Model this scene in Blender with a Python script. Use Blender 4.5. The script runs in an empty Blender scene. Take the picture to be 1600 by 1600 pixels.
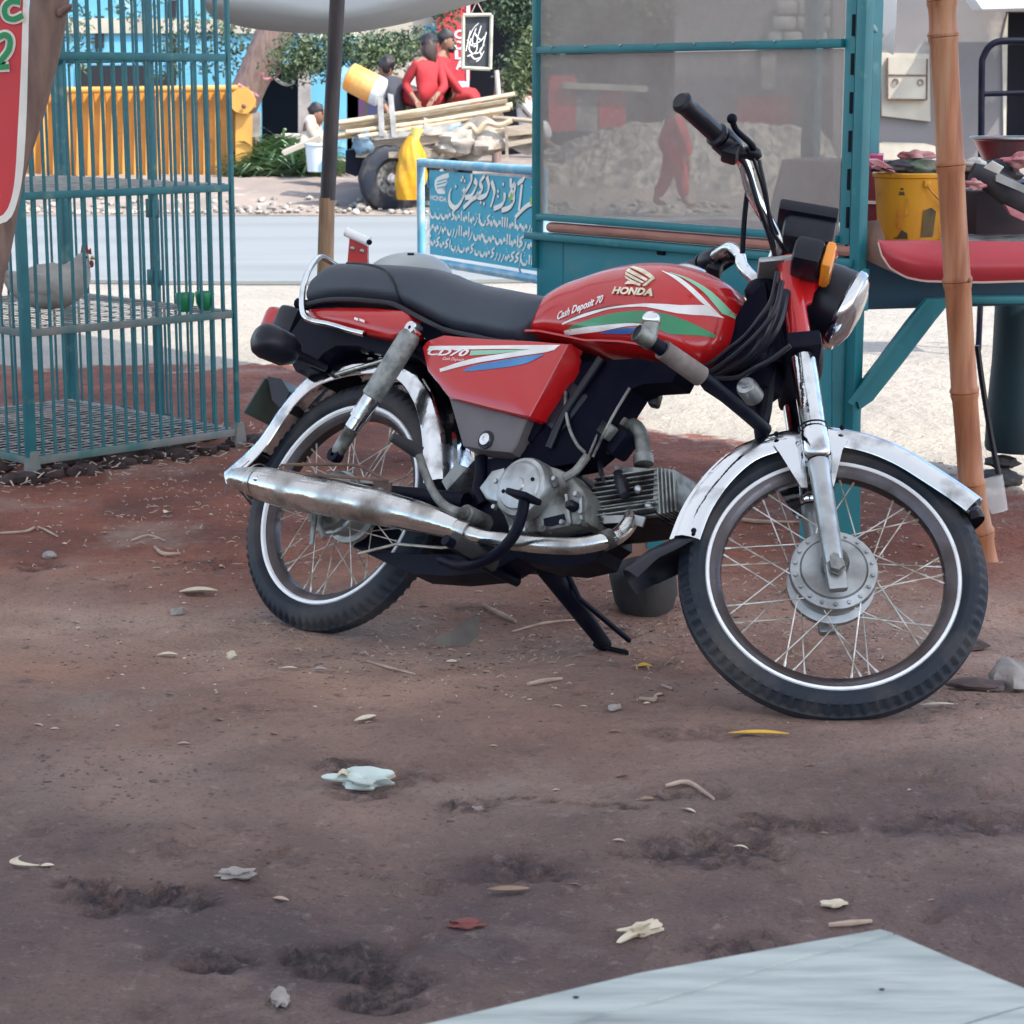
import bpy, bmesh, math, random
from math import sin, cos, pi, radians as R, sqrt, atan2
from mathutils import Vector as V, Matrix as Mx, noise as NZ
random.seed(7)
SC = bpy.context.scene
# ---------------- camera
cd = bpy.data.cameras.new('camera'); cam = bpy.data.objects.new('camera', cd)
SC.collection.objects.link(cam); SC.camera = cam
cam.location = (0, 0, 1.0905); cam.rotation_euler = (R(90) - 0.198898, 0, 0)
cd.sensor_width = 36; cd.lens = 73.646; cd.clip_end = 1500; cd.clip_start = .05
cd.dof.use_dof = True; cd.dof.focus_distance = 3.9; cd.dof.aperture_fstop = 20
# ---------------- world, sun, exposure
SUN_EL, SUN_AZ = 52, 128          # azimuth measured clockwise from +Y
W = bpy.data.worlds.new('World'); SC.world = W; W.use_nodes = True
nt = W.node_tree; nt.nodes.clear()
sky = nt.nodes.new('ShaderNodeTexSky'); sky.sky_type = 'NISHITA'; sky.sun_disc = False
sky.sun_elevation = R(SUN_EL); sky.sun_rotation = R(SUN_AZ); sky.dust_density = 2.0
bg = nt.nodes.new('ShaderNodeBackground'); bg.inputs[1].default_value = .15
wo = nt.nodes.new('ShaderNodeOutputWorld')
nt.links.new(sky.outputs[0], bg.inputs[0]); nt.links.new(bg.outputs[0], wo.inputs[0])
sl = bpy.data.lights.new('sun', 'SUN'); sl.energy = 2.05; sl.angle = R(.6); sl.color = (1, .95, .87)
so = bpy.data.objects.new('sun', sl); SC.collection.objects.link(so)
sdir = V((sin(R(SUN_AZ)) * cos(R(SUN_EL)), cos(R(SUN_AZ)) * cos(R(SUN_EL)), sin(R(SUN_EL))))
so.rotation_euler = sdir.to_track_quat('Z', 'Y').to_euler()
SC.view_settings.view_transform = 'Standard'; SC.view_settings.look = 'None'
SC.view_settings.exposure = 1.8; SC.view_settings.gamma = 1
SC.view_settings.use_curve_mapping = False

# ---------------- helpers
COL = SC.collection
class MB:
    def __init__(s): s.v = []; s.f = []; s.mi = []
    def add(s, vf, T=None, fn=None, mi=0):
        v, f = vf; o = len(s.v)
        if T is not None: v = [T @ V(p) for p in v]
        if fn: v = [fn(p) for p in v]
        s.v += [tuple(p) for p in v]; s.f += [tuple(i + o for i in q) for q in f]; s.mi += [mi] * len(f); return s
    def build(s, name, mat, parent=None, smooth=38):
        me = bpy.data.meshes.new(name); me.from_pydata(s.v, [], s.f)
        for m in (mat if isinstance(mat, (list, tuple)) else [mat]): me.materials.append(m)
        if any(s.mi): me.polygons.foreach_set('material_index', s.mi)
        bm = bmesh.new(); bm.from_mesh(me); bmesh.ops.recalc_face_normals(bm, faces=bm.faces); bm.to_mesh(me); bm.free()
        if smooth:
            me.polygons.foreach_set('use_smooth', [True] * len(me.polygons)); me.set_sharp_from_angle(angle=R(smooth))
        me.update()
        o = bpy.data.objects.new(name, me); COL.objects.link(o)
        if parent: o.parent = parent
        return o
def ob(name, vf, mat, parent=None, smooth=38, fn=None, T=None): return MB().add(vf, T, fn).build(name, mat, parent, smooth)
def tag(o, label=None, cat=None, group=None, kind=None):
    if label: o['label'] = label
    if cat: o['category'] = cat
    if group: o['group'] = group
    if kind: o['kind'] = kind
    return o
def empty(name, loc=(0, 0, 0), label=None, cat=None, group=None, mx=None):
    o = bpy.data.objects.new(name, None); COL.objects.link(o); o.empty_display_size = .1
    if mx is not None: o.matrix_world = mx
    else: o.location = loc
    return tag(o, label, cat, group)
def frame(O, B): return Mx.Translation(V(O)) @ Mx([list(r) for r in B]).to_4x4()
def copy_tree(o, parent=None):
    c = o.copy(); COL.objects.link(c); c.parent = parent
    for ch in list(o.children): copy_tree(ch, c)
    return c
def box(c, s, rot=None, bev=0):
    x, y, z = [q / 2 for q in s]
    if bev:
        b = min(bev, x * .9, y * .9, z * .9); vs = []; fs = []
        bm = bmesh.new(); bmesh.ops.create_cube(bm, size=1)
        for v in bm.verts: v.co = V((v.co.x * 2 * x, v.co.y * 2 * y, v.co.z * 2 * z))
        bmesh.ops.bevel(bm, geom=bm.edges[:], offset=b, segments=2, affect='EDGES', profile=.5)
        bm.verts.ensure_lookup_table()
        vs = [v.co.copy() for v in bm.verts]; fs = [[v.index for v in f.verts] for f in bm.faces]; bm.free()
    else:
        vs = [V((a * x, b * y, d * z)) for a in (-1, 1) for b in (-1, 1) for d in (-1, 1)]
        fs = [(0, 1, 3, 2), (4, 6, 7, 5), (0, 4, 5, 1), (2, 3, 7, 6), (0, 2, 6, 4), (1, 5, 7, 3)]
    if rot is not None:
        m = rot if isinstance(rot, Mx) else Mx.Rotation(rot, 3, 'Z'); vs = [m @ v for v in vs]
    return [v + V(c) for v in vs], fs
def cat_rom(P, n=6):
    P = [V(p) for p in P]
    if len(P) < 3: return P
    Q = [P[0] * 2 - P[1]] + P + [P[-1] * 2 - P[-2]]; out = []
    for i in range(1, len(Q) - 2):
        a, b, c, d = Q[i - 1:i + 3]
        for k in range(n):
            t = k / n
            out.append(.5 * ((2 * b) + (c - a) * t + (2 * a - 5 * b + 4 * c - d) * t * t + (3 * b - a - 3 * c + d) * t ** 3))
    return out + [P[-1]]
def frames(P, up=None, closed=False):
    n = len(P); out = []; prev = None
    for i in range(n):
        a = P[(i - 1) % n] if closed or i > 0 else P[i]; b = P[(i + 1) % n] if closed or i < n - 1 else P[i]
        t = (b - a).normalized() if (b - a).length > 1e-9 else V((0, 0, 1))
        if up is not None: x = up.cross(t)
        elif prev is None: x = (V((0, 0, 1)) if abs(t.z) < .9 else V((1, 0, 0))).cross(t)
        else: x = prev - t * prev.dot(t)
        if x.length < 1e-6: x = V((1, 0, 0)).cross(t)
        x.normalize(); prev = x; out.append((x, t.cross(x), t))
    return out
def sweep(P, sec, up=None, closed=False, capped=True, scale=None, secclosed=True):
    P = [V(p) for p in P]; fr_ = frames(P, V(up) if up is not None else None, closed); vs = []; fs = []; k = len(sec); n = len(P)
    for i, (p, (x, y, t)) in enumerate(zip(P, fr_)):
        s = 1 if scale is None else scale[i]
        vs += [p + x * (a * s) + y * (b * s) for a, b in sec]
    for i in range(n if closed else n - 1):
        j = (i + 1) % n
        for q in range(k if secclosed else k - 1):
            r = (q + 1) % k; fs.append((i * k + q, i * k + r, j * k + r, j * k + q))
    if not closed and capped and secclosed: fs += [tuple(range(k)), tuple(range((n - 1) * k, n * k))]
    return vs, fs
def circ(r, n=12): return [(r * cos(2 * pi * i / n), r * sin(2 * pi * i / n)) for i in range(n)]
def tube(P, r, n=10, smooth=0, closed=False, up=None, capped=True):
    if smooth: P = cat_rom(P, smooth)
    if isinstance(r, (list, tuple)):
        m = len(P); rr = []
        for i in range(m):
            t = i / (m - 1) * (len(r) - 1); k = min(int(t), len(r) - 2); rr.append(r[k] + (r[k + 1] - r[k]) * (t - k))
        return sweep(P, circ(1, n), up, closed, capped, rr)
    return sweep(P, circ(r, n), up, closed, capped)
def basis(d):
    d = V(d).normalized(); x = (V((0, 0, 1)) if abs(d.z) < .95 else V((1, 0, 0))).cross(d).normalized(); return x, d.cross(x), d
def lathe(prof, c=(0, 0, 0), axis=(0, 0, 1), n=24, lug=None, capped=False):
    # prof: (r, h) along axis
    x, y, d = basis(axis); c = V(c); vs = []; fs = []; k = len(prof)
    for i in range(n):
        a = 2 * pi * i / n
        for j, (r, h) in enumerate(prof):
            if lug and j in lug and (i // 2) % 2: r = r - lug[j]
            vs.append(c + (x * cos(a) + y * sin(a)) * r + d * h)
    for i in range(n):
        i2 = (i + 1) % n
        for j in range(k - 1): fs.append((i * k + j, i2 * k + j, i2 * k + j + 1, i * k + j + 1))
    if capped:
        fs.append(tuple(i * k for i in range(n))); fs.append(tuple(i * k + k - 1 for i in range(n)))
    return vs, fs
def cyl(a, b, r, n=14, r2=None, bev=0):
    a = V(a); b = V(b); L = (b - a).length; r2 = r if r2 is None else r2
    if bev: pr = [(0, 0), (r - bev, 0), (r, bev), (r2, L - bev), (r2 - bev, L), (0, L)]
    else: pr = [(0, 0), (r, 0), (r2, L), (0, L)]
    return lathe(pr, a, b - a, n)
def ball(c, r, n=14, m=8, sc=(1, 1, 1), rot=None, nz=0, seed=0):
    vs = []; fs = []
    for j in range(m + 1):
        p = pi * j / m
        for i in range(n):
            a = 2 * pi * i / n; v = V((sin(p) * cos(a), sin(p) * sin(a), cos(p)))
            k = 1 + (nz * NZ.noise(v * 1.7 + V((seed * 3.1, seed, 0))) if nz else 0)
            v = V((v.x * r * sc[0] * k, v.y * r * sc[1] * k, v.z * r * sc[2] * k))
            if rot is not None: v = rot @ v
            vs.append(v + V(c))
    for j in range(m):
        for i in range(n): fs.append((j * n + i, j * n + (i + 1) % n, (j + 1) * n + (i + 1) % n, (j + 1) * n + i))
    return vs, fs
def prism(poly, ext, shift=(0, 0, 0)):
    # poly: list of 3d points (planar), ext: vector
    P = [V(p) + V(shift) for p in poly]; n = len(P); e = V(ext)
    return P + [p + e for p in P], [tuple(range(n)), tuple(range(n, 2 * n))] + [(i, (i + 1) % n, n + (i + 1) % n, n + i) for i in range(n)]
def grid(fn, nu, nv, thick=None):
    vs = [V(fn(i / nu, j / nv)) for i in range(nu + 1) for j in range(nv + 1)]
    fs = [(i * (nv + 1) + j, (i + 1) * (nv + 1) + j, (i + 1) * (nv + 1) + j + 1, i * (nv + 1) + j + 1) for i in range(nu) for j in range(nv)]
    if thick is not None:
        o = len(vs); vs += [v + V(thick) for v in vs]; fs += [tuple(q + o for q in f[::-1]) for f in fs]
        bd = [i * (nv + 1) for i in range(nu + 1)] + [nu * (nv + 1) + j for j in range(1, nv + 1)] + [i * (nv + 1) + nv for i in range(nu - 1, -1, -1)] + [j for j in range(nv - 1, 0, -1)]
        for a, b in zip(bd, bd[1:] + bd[:1]): fs.append((a, b, b + o, a + o))
    return vs, fs
def interp(L, x, k=1, a=0):
    # piecewise linear through list of points sorted on coordinate a
    L = sorted(L, key=lambda p: p[a])
    if x <= L[0][a]: return L[0][k]
    for p, q in zip(L, L[1:]):
        if x <= q[a]: return p[k] + (q[k] - p[k]) * (x - p[a]) / (q[a] - p[a] + 1e-12)
    return L[-1][k]
def resamp(P, n):
    P = [V(p) for p in P]; d = [0]
    for a, b in zip(P, P[1:]): d.append(d[-1] + (b - a).length)
    out = []
    for i in range(n + 1):
        s = d[-1] * i / n; k = 0
        while k < len(P) - 2 and d[k + 1] < s: k += 1
        t = (s - d[k]) / max(d[k + 1] - d[k], 1e-9); out.append(P[k].lerp(P[k + 1], min(max(t, 0), 1)))
    return out
def text_vf(s, size=1, shear=0, font_off=0, ext=0):
    cu = bpy.data.curves.new('t', 'FONT'); cu.body = s; cu.size = size; cu.shear = shear; cu.offset = font_off; cu.extrude = ext; cu.resolution_u = 3
    o = bpy.data.objects.new('t', cu); COL.objects.link(o); bpy.context.view_layer.update()
    me = bpy.data.meshes.new_from_object(o.evaluated_get(bpy.context.evaluated_depsgraph_get()))
    vs = [v.co.copy() for v in me.vertices]; fs = [tuple(p.vertices) for p in me.polygons]
    bpy.data.objects.remove(o); bpy.data.meshes.remove(me); bpy.data.curves.remove(cu); return vs, fs
# ---------------- materials
MAT = {}
def pm(name, c, c2=None, sc=8, rough=.5, metal=0, bump=0, bsc=40, coat=0, lo=.4, hi=.65, r2=None, spec=.5, detail=5, trans=0, stretch=None, c3=None, sc3=3, lo3=.55, hi3=.7):
    m = bpy.data.materials.new(name); m.use_nodes = True; t = m.node_tree; N = t.nodes; b = N['Principled BSDF']
    def inp(k, v): b.inputs[k].default_value = v
    inp('Base Color', (*c, 1)); inp('Roughness', rough); inp('Metallic', metal); inp('Specular IOR Level', spec)
    if coat: inp('Coat Weight', coat); inp('Coat Roughness', .06)
    tc = N.new('ShaderNodeTexCoord'); src = tc.outputs['Object']
    if stretch:
        mp = N.new('ShaderNodeMapping'); mp.inputs['Scale'].default_value = stretch; t.links.new(src, mp.inputs[0]); src = mp.outputs[0]
    def nz(s, d=detail):
        n = N.new('ShaderNodeTexNoise'); n.inputs['Scale'].default_value = s; n.inputs['Detail'].default_value = d; t.links.new(src, n.inputs['Vector']); return n
    def ramp(n, a, z):
        r = N.new('ShaderNodeMapRange'); r.inputs[1].default_value = a; r.inputs[2].default_value = z; t.links.new(n.outputs[0], r.inputs[0]); return r
    if c2:
        r = ramp(nz(sc), lo, hi); mx = N.new('ShaderNodeMix'); mx.data_type = 'RGBA'
        mx.inputs[6].default_value = (*c, 1); mx.inputs[7].default_value = (*c2, 1)
        t.links.new(r.outputs[0], mx.inputs[0]); last = mx.outputs[2]
        if c3:
            r3 = ramp(nz(sc3), lo3, hi3); m3 = N.new('ShaderNodeMix'); m3.data_type = 'RGBA'; m3.inputs[7].default_value = (*c3, 1)
            t.links.new(r3.outputs[0], m3.inputs[0]); t.links.new(last, m3.inputs[6]); last = m3.outputs[2]
        t.links.new(last, b.inputs['Base Color'])
        if r2 is not None:
            rr = N.new('ShaderNodeMapRange'); rr.inputs[3].default_value = rough; rr.inputs[4].default_value = r2
            t.links.new(r.outputs[0], rr.inputs[0]); t.links.new(rr.outputs[0], b.inputs['Roughness'])
    if bump:
        bn = N.new('ShaderNodeBump'); bn.inputs['Strength'].default_value = bump; bn.inputs['Distance'].default_value = .01
        t.links.new(nz(bsc).outputs[0], bn.inputs['Height']); t.links.new(bn.outputs[0], b.inputs['Normal'])
    if trans: inp('Transmission Weight', trans)
    MAT[name] = m; return m

# ---------------- shared materials
NAVY = (.012, .014, .026)
pm('red_paint', (.47, .009, .012), (.40, .012, .014), sc=3, rough=.14, coat=.4, r2=.26, bump=.02, bsc=12, c3=(.40, .05, .045), sc3=14, lo3=.66, hi3=.85)
pm('red_paint_dusty', (.50, .02, .026), (.42, .05, .045), sc=9, rough=.3, coat=.35, r2=.5)
pm('chrome', (.70, .73, .76), (.26, .255, .25), sc=15, rough=.07, metal=1, r2=.46, lo=.50, hi=.70, bump=.12, bsc=24)
pm('chrome_worn', (.60, .62, .62), (.22, .19, .165), sc=13, rough=.13, metal=1, r2=.55, lo=.44, hi=.70, bump=.10, bsc=50)
pm('alloy', (.42, .44, .45), (.22, .21, .20), sc=18, rough=.38, metal=.85, r2=.6, lo=.42, hi=.75, bump=.05, bsc=80)
pm('alloy_dirty', (.27, .275, .26), (.055, .048, .045), sc=20, rough=.5, metal=.6, r2=.85, lo=.40, hi=.66, bump=.2, bsc=90)
pm('rim_lip', (.86, .86, .88), (.7, .68, .66), sc=20, rough=.35, metal=.0, lo=.5, hi=.8)
pm('rubber', (.012, .013, .018), (.06, .05, .045), sc=9, rough=.7, r2=.95, lo=.42, hi=.72, bump=.12, bsc=120)
pm('tyre_side', (.013, .018, .028), (.135, .112, .095), sc=6, rough=.6, r2=.92, lo=.45, hi=.85, spec=.3, bump=.06, bsc=140)
pm('black_plastic', (.005, .006, .014), (.022, .021, .026), sc=11, rough=.36, r2=.6, lo=.5, hi=.85, spec=.35)
pm('black_metal', (.0025, .0035, .012), (.016, .014, .016), sc=15, rough=.5, r2=.75, lo=.5, hi=.85, spec=.12)
pm('frame_black', (.0016, .0024, .010), (.006, .006, .012), sc=15, rough=.6, spec=.05)
pm('seat_vinyl', (.026, .036, .056), (.038, .046, .062), sc=5, rough=.42, r2=.56, bump=.10, bsc=260)
pm('grey_panel', (.115, .10, .108), (.075, .062, .066), sc=6, rough=.55, r2=.7, bump=.03, bsc=90)
pm('rust', (.16, .085, .055), (.07, .05, .045), sc=25, rough=.8, bump=.15, bsc=90)
pm('spoke_steel', (.62, .60, .56), (.30, .25, .20), sc=30, rough=.35, metal=.8, r2=.6)
pm('amber', (.75, .25, .015), rough=.15, coat=.5)
pm('tail_lens', (.45, .015, .02), rough=.15, coat=.5)
pm('white_decal', (.80, .78, .76), (.66, .62, .60), sc=16, rough=.3, coat=.4)
pm('green_decal', (.015, .26, .10), (.02, .18, .08), sc=5, rough=.3, coat=.4)
pm('mint_decal', (.22, .52, .34), rough=.3, coat=.4)
pm('blue_decal', (.02, .12, .36), (.05, .26, .50), sc=7, rough=.3, coat=.4)
pm('maroon_decal', (.16, .008, .012), rough=.3, coat=.4)
pm('badge_gold', (.78, .72, .58), (.55, .48, .36), sc=40, rough=.28, metal=.7)
pm('badge_black', (.01, .01, .014), rough=.3)
pm('lens_glass', (.34, .34, .37), (.16, .13, .14), sc=9, rough=.12, metal=.55, coat=1, stretch=(1, 9, 1))
pm('plate_green', (.035, .055, .045), (.06, .06, .05), sc=12, rough=.5)
pm('crash_sleeve', (.13, .105, .10), (.20, .17, .155), sc=18, rough=.75, bump=.2, bsc=70)
pm('rim_inner', (.11, .10, .11), (.07, .055, .052), sc=10, rough=.25, metal=.85, r2=.6)

# ---------------- ground, road, verge
def HT(x, y):
    t = min(max((4.25 - y) / 1.0, 0), 1); return .066 * t * t * (3 - 2 * t)
def mixmat(name, build):
    m = bpy.data.materials.new(name); m.use_nodes = True; t = m.node_tree; b = t.nodes['Principled BSDF']
    def node(k, **kw):
        n = t.nodes.new(k)
        for a, v in kw.items(): setattr(n, a, v)
        return n
    build(t, node, b, lambda a, c: t.links.new(a, c)); MAT[name] = m; return m
def _ground(t, N, b, L):
    tc = N('ShaderNodeTexCoord'); P = tc.outputs['Object']
    def nz(s, d=6, r=.55):
        n = N('ShaderNodeTexNoise'); n.inputs['Scale'].default_value = s; n.inputs['Detail'].default_value = d; n.inputs['Roughness'].default_value = r; L(P, n.inputs['Vector']); return n.outputs[0]
    def rmp(v, a, z, lo=0, hi=1):
        r = N('ShaderNodeMapRange'); r.inputs[1].default_value = a; r.inputs[2].default_value = z; r.inputs[3].default_value = lo; r.inputs[4].default_value = hi; L(v, r.inputs[0]); return r.outputs[0]
    def mix(f, a, c):
        m = N('ShaderNodeMix', data_type='RGBA'); 
        if hasattr(f, 'links'): L(f, m.inputs[0])
        else: m.inputs[0].default_value = f
        for k, v in ((6, a), (7, c)):
            if isinstance(v, tuple): m.inputs[k].default_value = (*v, 1)
            else: L(v, m.inputs[k])
        return m.outputs[2]
    def math_(op, a, c):
        m = N('ShaderNodeMath', operation=op)
        for k, v in ((0, a), (1, c)):
            if isinstance(v, (int, float)): m.inputs[k].default_value = v
            else: L(v, m.inputs[k])
        return m.outputs[0]
    red = mix(rmp(nz(2.2), .38, .62), (.41, .225, .155), (.27, .15, .11))
    gre = mix(rmp(nz(5), .40, .62), (.42, .29, .23), (.28, .19, .155))
    d = mix(rmp(nz(.75, 4), .36, .58), gre, red)
    sx = N('ShaderNodeSeparateXYZ'); L(P, sx.inputs[0])
    att = N('ShaderNodeAttribute'); att.attribute_name = 'churn'
    nr = math_('ADD', rmp(sx.outputs[1], 2.4, 4.0), rmp(nz(1.3), .3, .7, -.3, .3))
    d = mix(rmp(nr, .05, .95), mix(rmp(nz(4), .38, .62), (.165, .110, .098), (.092, .066, .066)), d)
    near = math_('ADD', rmp(sx.outputs[1], 3.9, 5.2), rmp(nz(1.1), .3, .7, -.35, .35))
    d = mix(rmp(near, .25, .85), d, mix(rmp(nz(3.0), .4, .62), (.25, .088, .055), (.145, .055, .040)))
    d = mix(rmp(nz(1.6, 7, .65), .54, .72, 0, .8), d, (.33, .265, .225))
    d = mix(rmp(nz(3.6, 9, .74), .585, .68, 0, .75), d, (.075, .055, .058))
    d = mix(rmp(nz(38, 5, .7), .58, .70, 0, .4), d, (.34, .28, .25)); d = mix(rmp(nz(26, 6, .72), .58, .68, 0, .65), d, (.09, .064, .06)); d = mix(rmp(nz(110, 3, .7), .57, .66, 0, .5), d, (.07, .05, .048)); d = mix(rmp(nz(120, 2, .6), .62, .74, 0, .3), d, (.32, .26, .23))
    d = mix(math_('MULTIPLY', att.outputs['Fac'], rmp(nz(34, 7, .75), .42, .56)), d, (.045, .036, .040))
    # pale sand beyond the dirt
    e1 = math_('ADD', math_('MULTIPLY', sx.outputs[0], .762), math_('MULTIPLY', sx.outputs[1], .648))
    e = math_('MAXIMUM', math_('SUBTRACT', e1, 4.72), math_('SUBTRACT', sx.outputs[1], 8.35))
    e = math_('ADD', e, rmp(nz(3.5, 7, .6), .3, .7, -.22, .22))
    sand = mix(rmp(nz(2), .35, .65), (.37, .335, .28), (.31, .28, .24)); sand = mix(rmp(nz(22, 6, .7), .60, .72, 0, .5), sand, (.22, .19, .16))
    d = mix(rmp(e, -.03, .05), d, sand)
    L(d, b.inputs['Base Color']); b.inputs['Roughness'].default_value = .93; b.inputs['Specular IOR Level'].default_value = .25
    bn = N('ShaderNodeBump'); bn.inputs['Strength'].default_value = 1.0; bn.inputs['Distance'].default_value = .035
    h = math_('ADD', math_('MULTIPLY', nz(14, 8, .62), 1.0), math_('MULTIPLY', nz(70, 4, .6), .35)); L(h, bn.inputs['Height']); L(bn.outputs[0], b.inputs['Normal'])
mixmat('dirt', _ground)
def axis_pts(lo, hi, st, outs):
    a = []; v = lo
    while v < hi + 1e-6: a.append(round(v, 4)); v += st
    return sorted([lo - o for o in outs] + a + [hi + o for o in outs])
gx = axis_pts(-2.0, 2.0, .0125, [.5, 1.2, 3, 8, 20, 60, 180]); gy = axis_pts(2.0, 4.6, .0115, [.4, 1.2, 3, 8, 20, 60, 180, 420])[:-8] + axis_pts(4.62, 8.6, .022, [.4, 1.2, 3, 8, 20, 60, 180, 420])[8:]
CHS = [(p[0], p[1], rx, ry, k) for p, (rx, ry, k) in zip([(-0.4834,2.5527,0.066),(-0.5542,2.597,0.066),(-0.1998,2.3599,0.066),(-0.2478,2.3789,0.066),(0,2.6592,0.066),(0.2723,2.7266,0.066),(0.4,2.8287,0.066),(-0.3536,2.3599,0.066),(-0.1546,2.2515,0.066),(-0.2527,3.102,0.066),(-0.1556,3.0405,0.066),(-0.0653,2.91,0.066),(-0.2281,2.9667,0.066),(-1.0904,4.7678,0),(-0.7068,4.8015,0),(0.2898,3.2495,0.066),(0.6363,2.8287,0.066),(0.246,2.9523,0.066),(-1.4622,7.0671,0),(0.2886,2.3982,0.066),(-0.1354,2.3045,0.066)], ((.10, .055, 1), (.05, .03, .8), (.08, .05, 1), (.05, .03, .9), (.09, .05, .8), (.12, .07, .8), (.10, .05, .7), (.05, .04, .9), (.06, .04, 1), (.06, .03, .8), (.05, .04, .6), (.05, .03, .9), (.06, .03, .7), (.07, .05, .7), (.10, .06, .5), (.10, .05, .5), (.12, .06, .6), (.08, .04, .7), (.1, .08, .6), (.07, .05, .8), (.05, .05, .9)))]
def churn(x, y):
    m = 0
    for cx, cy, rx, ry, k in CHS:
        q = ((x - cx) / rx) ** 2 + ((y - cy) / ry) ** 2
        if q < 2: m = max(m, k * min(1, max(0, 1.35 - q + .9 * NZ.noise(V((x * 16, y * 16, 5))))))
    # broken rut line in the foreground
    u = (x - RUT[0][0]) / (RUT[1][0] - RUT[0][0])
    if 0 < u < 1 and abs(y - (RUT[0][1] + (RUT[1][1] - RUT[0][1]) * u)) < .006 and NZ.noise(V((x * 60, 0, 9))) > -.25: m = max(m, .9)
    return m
RUT = [(-0.0094,2.9381,0.066),(0.1943,2.8824,0.066)]
def bumpz(x, y):
    n = NZ.fractal(V((x * 2.3, y * 2.3, 3)), .9, 2.0, 4) * .010 + NZ.fractal(V((x * 9, y * 9, 7)), .8, 2.1, 3) * .0045
    cl = NZ.noise(V((x * 5, y * 5, 11))); n += max(0, cl - .35) * .03; pt_ = NZ.fractal(V((x * 13, y * 13, 21)), .9, 2.1, 2); n -= max(0, pt_ - .42) * .03 * (1 if NZ.noise(V((x * 2, y * 2, 31))) > -.05 else .2)
    c_ = churn(x, y) if 2 < y < 5 else 0
    if c_: n += c_ * (NZ.fractal(V((x * 34, y * 34, 1)), .8, 2.1, 3) * .026 - .009)
    for (cx, cy) in ((.541, 3.34), (-.429, 4.178)): n *= min(1, ((x - cx) ** 2 + (y - cy) ** 2) / .05)
    return n
gv = []
for y in gy:
    for x in gx: gv.append((x, y, HT(x, y) + (bumpz(x, y) if 1.9 < y < 8.7 and abs(x) < 2.1 else 0) - (.012 if y > 9 else 0)))
nx_ = len(gx); gf = [(j * nx_ + i, j * nx_ + i + 1, (j + 1) * nx_ + i + 1, (j + 1) * nx_ + i) for j in range(len(gy) - 1) for i in range(nx_ - 1)]
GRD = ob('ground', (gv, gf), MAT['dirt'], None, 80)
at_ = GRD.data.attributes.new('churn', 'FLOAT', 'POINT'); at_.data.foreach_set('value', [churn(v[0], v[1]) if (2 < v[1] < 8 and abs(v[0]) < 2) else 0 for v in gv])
tag(GRD, 'bare reddish brown dirt giving way to pale sand', kind='structure')
pm('asphalt', (.185, .20, .198), (.155, .17, .17), sc=1.2, rough=.9, c3=(.22, .235, .23), sc3=.35, lo3=.5, hi3=.75, bump=.1, bsc=60, stretch=(.25, 1, 1))
def rd(u, v):
    x = -60 + 120 * u; y0 = 12.2 + .25 * NZ.noise(V((x * .35, 0, 0))); y1 = 18.45 + .06 * NZ.noise(V((x * 1.3, 5, 0))); return (x, y0 + (y1 - y0) * v, .012)
tag(ob('road', grid(rd, 240, 8, (0, 0, -.02)), MAT['asphalt'], None, 60), 'pale grey asphalt road crossing behind the stall', kind='structure')
pm('verge_soil', (.24, .195, .16), (.17, .14, .12), sc=1.5, rough=.95, c3=(.32, .28, .24), sc3=5, lo3=.58, hi3=.7, bump=.5, bsc=12)
def vg(u, v):
    x = -14 + 28 * u; y = 18.4 + 12 * v; z = .016 + .22 * min(1, max(0, (y - 18.8) / 1.7)) + .03 * NZ.fractal(V((x * 1.7, y * 1.7, 0)), .8, 2, 4) * min(1, v * 6); return (x, y, z)
tag(ob('roadside_verge', grid(vg, 260, 110), MAT['verge_soil'], None, 80), 'brown earth verge rising beyond the far road edge', kind='structure')
rnd = random.Random(3)
def stone_vf(c, r, seed, flat=.65):
    return ball(c, r, 7, 5, (1, rnd.uniform(.7, 1.2), flat), Mx.Rotation(rnd.uniform(0, 6), 3, 'Z'), .7, seed)
pm('pale_stone', (.34, .31, .27), (.17, .15, .13), sc=9, rough=.9, bump=.3, bsc=30)
rb = MB()
for i in range(520):
    x = rnd.uniform(-5.5, 5.5); y = 18.55 + abs(rnd.gauss(0, .45)); r = rnd.uniform(.012, .045) * (1.8 if rnd.random() < .08 else 1); rb.add(stone_vf((x, y, .03 + .12 * max(0, y - 18.8)), r, i))
tag(rb.build('roadside_rubble', MAT['pale_stone'], None, 60), 'strip of broken pale rubble along the far road edge', kind='stuff')
# ---------------- awning and hanging cloth
def clothmat(name, c, tr):
    def f(t, N, b, L):
        b.inputs['Base Color'].default_value = (*c, 1); b.inputs['Roughness'].default_value = .9
        T = N('ShaderNodeBsdfTranslucent'); T.inputs[0].default_value = (*c, 1); M_ = N('ShaderNodeMixShader'); M_.inputs[0].default_value = tr
        o = t.nodes['Material Output']; L(b.outputs[0], M_.inputs[1]); L(T.outputs[0], M_.inputs[2]); L(M_.outputs[0], o.inputs[0])
    return mixmat(name, f)
clothmat('sunshade_cloth', (.62, .64, .64), .42); clothmat('hanging_cloth', (.50, .52, .53), .25)
def aw(u, v):
    # awning added out of view for its shade, back edge along the dirt edge
    a = V((-2.6, 10.9, 2.5)).lerp(V((6.6, .1, 2.6)), u); p = a.lerp(a + V((-6.6, -5.6, .35)), v)
    p.z -= .22 * sin(pi * ((u * 3) % 1)) * (.3 + .7 * sin(pi * v)) ; return p
AWN = ob('sunshade', grid(aw, 60, 24), MAT['sunshade_cloth'], None, 180); tag(AWN, 'large pale cloth awning added unseen overhead to shade the dirt', 'sunshade')
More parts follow.
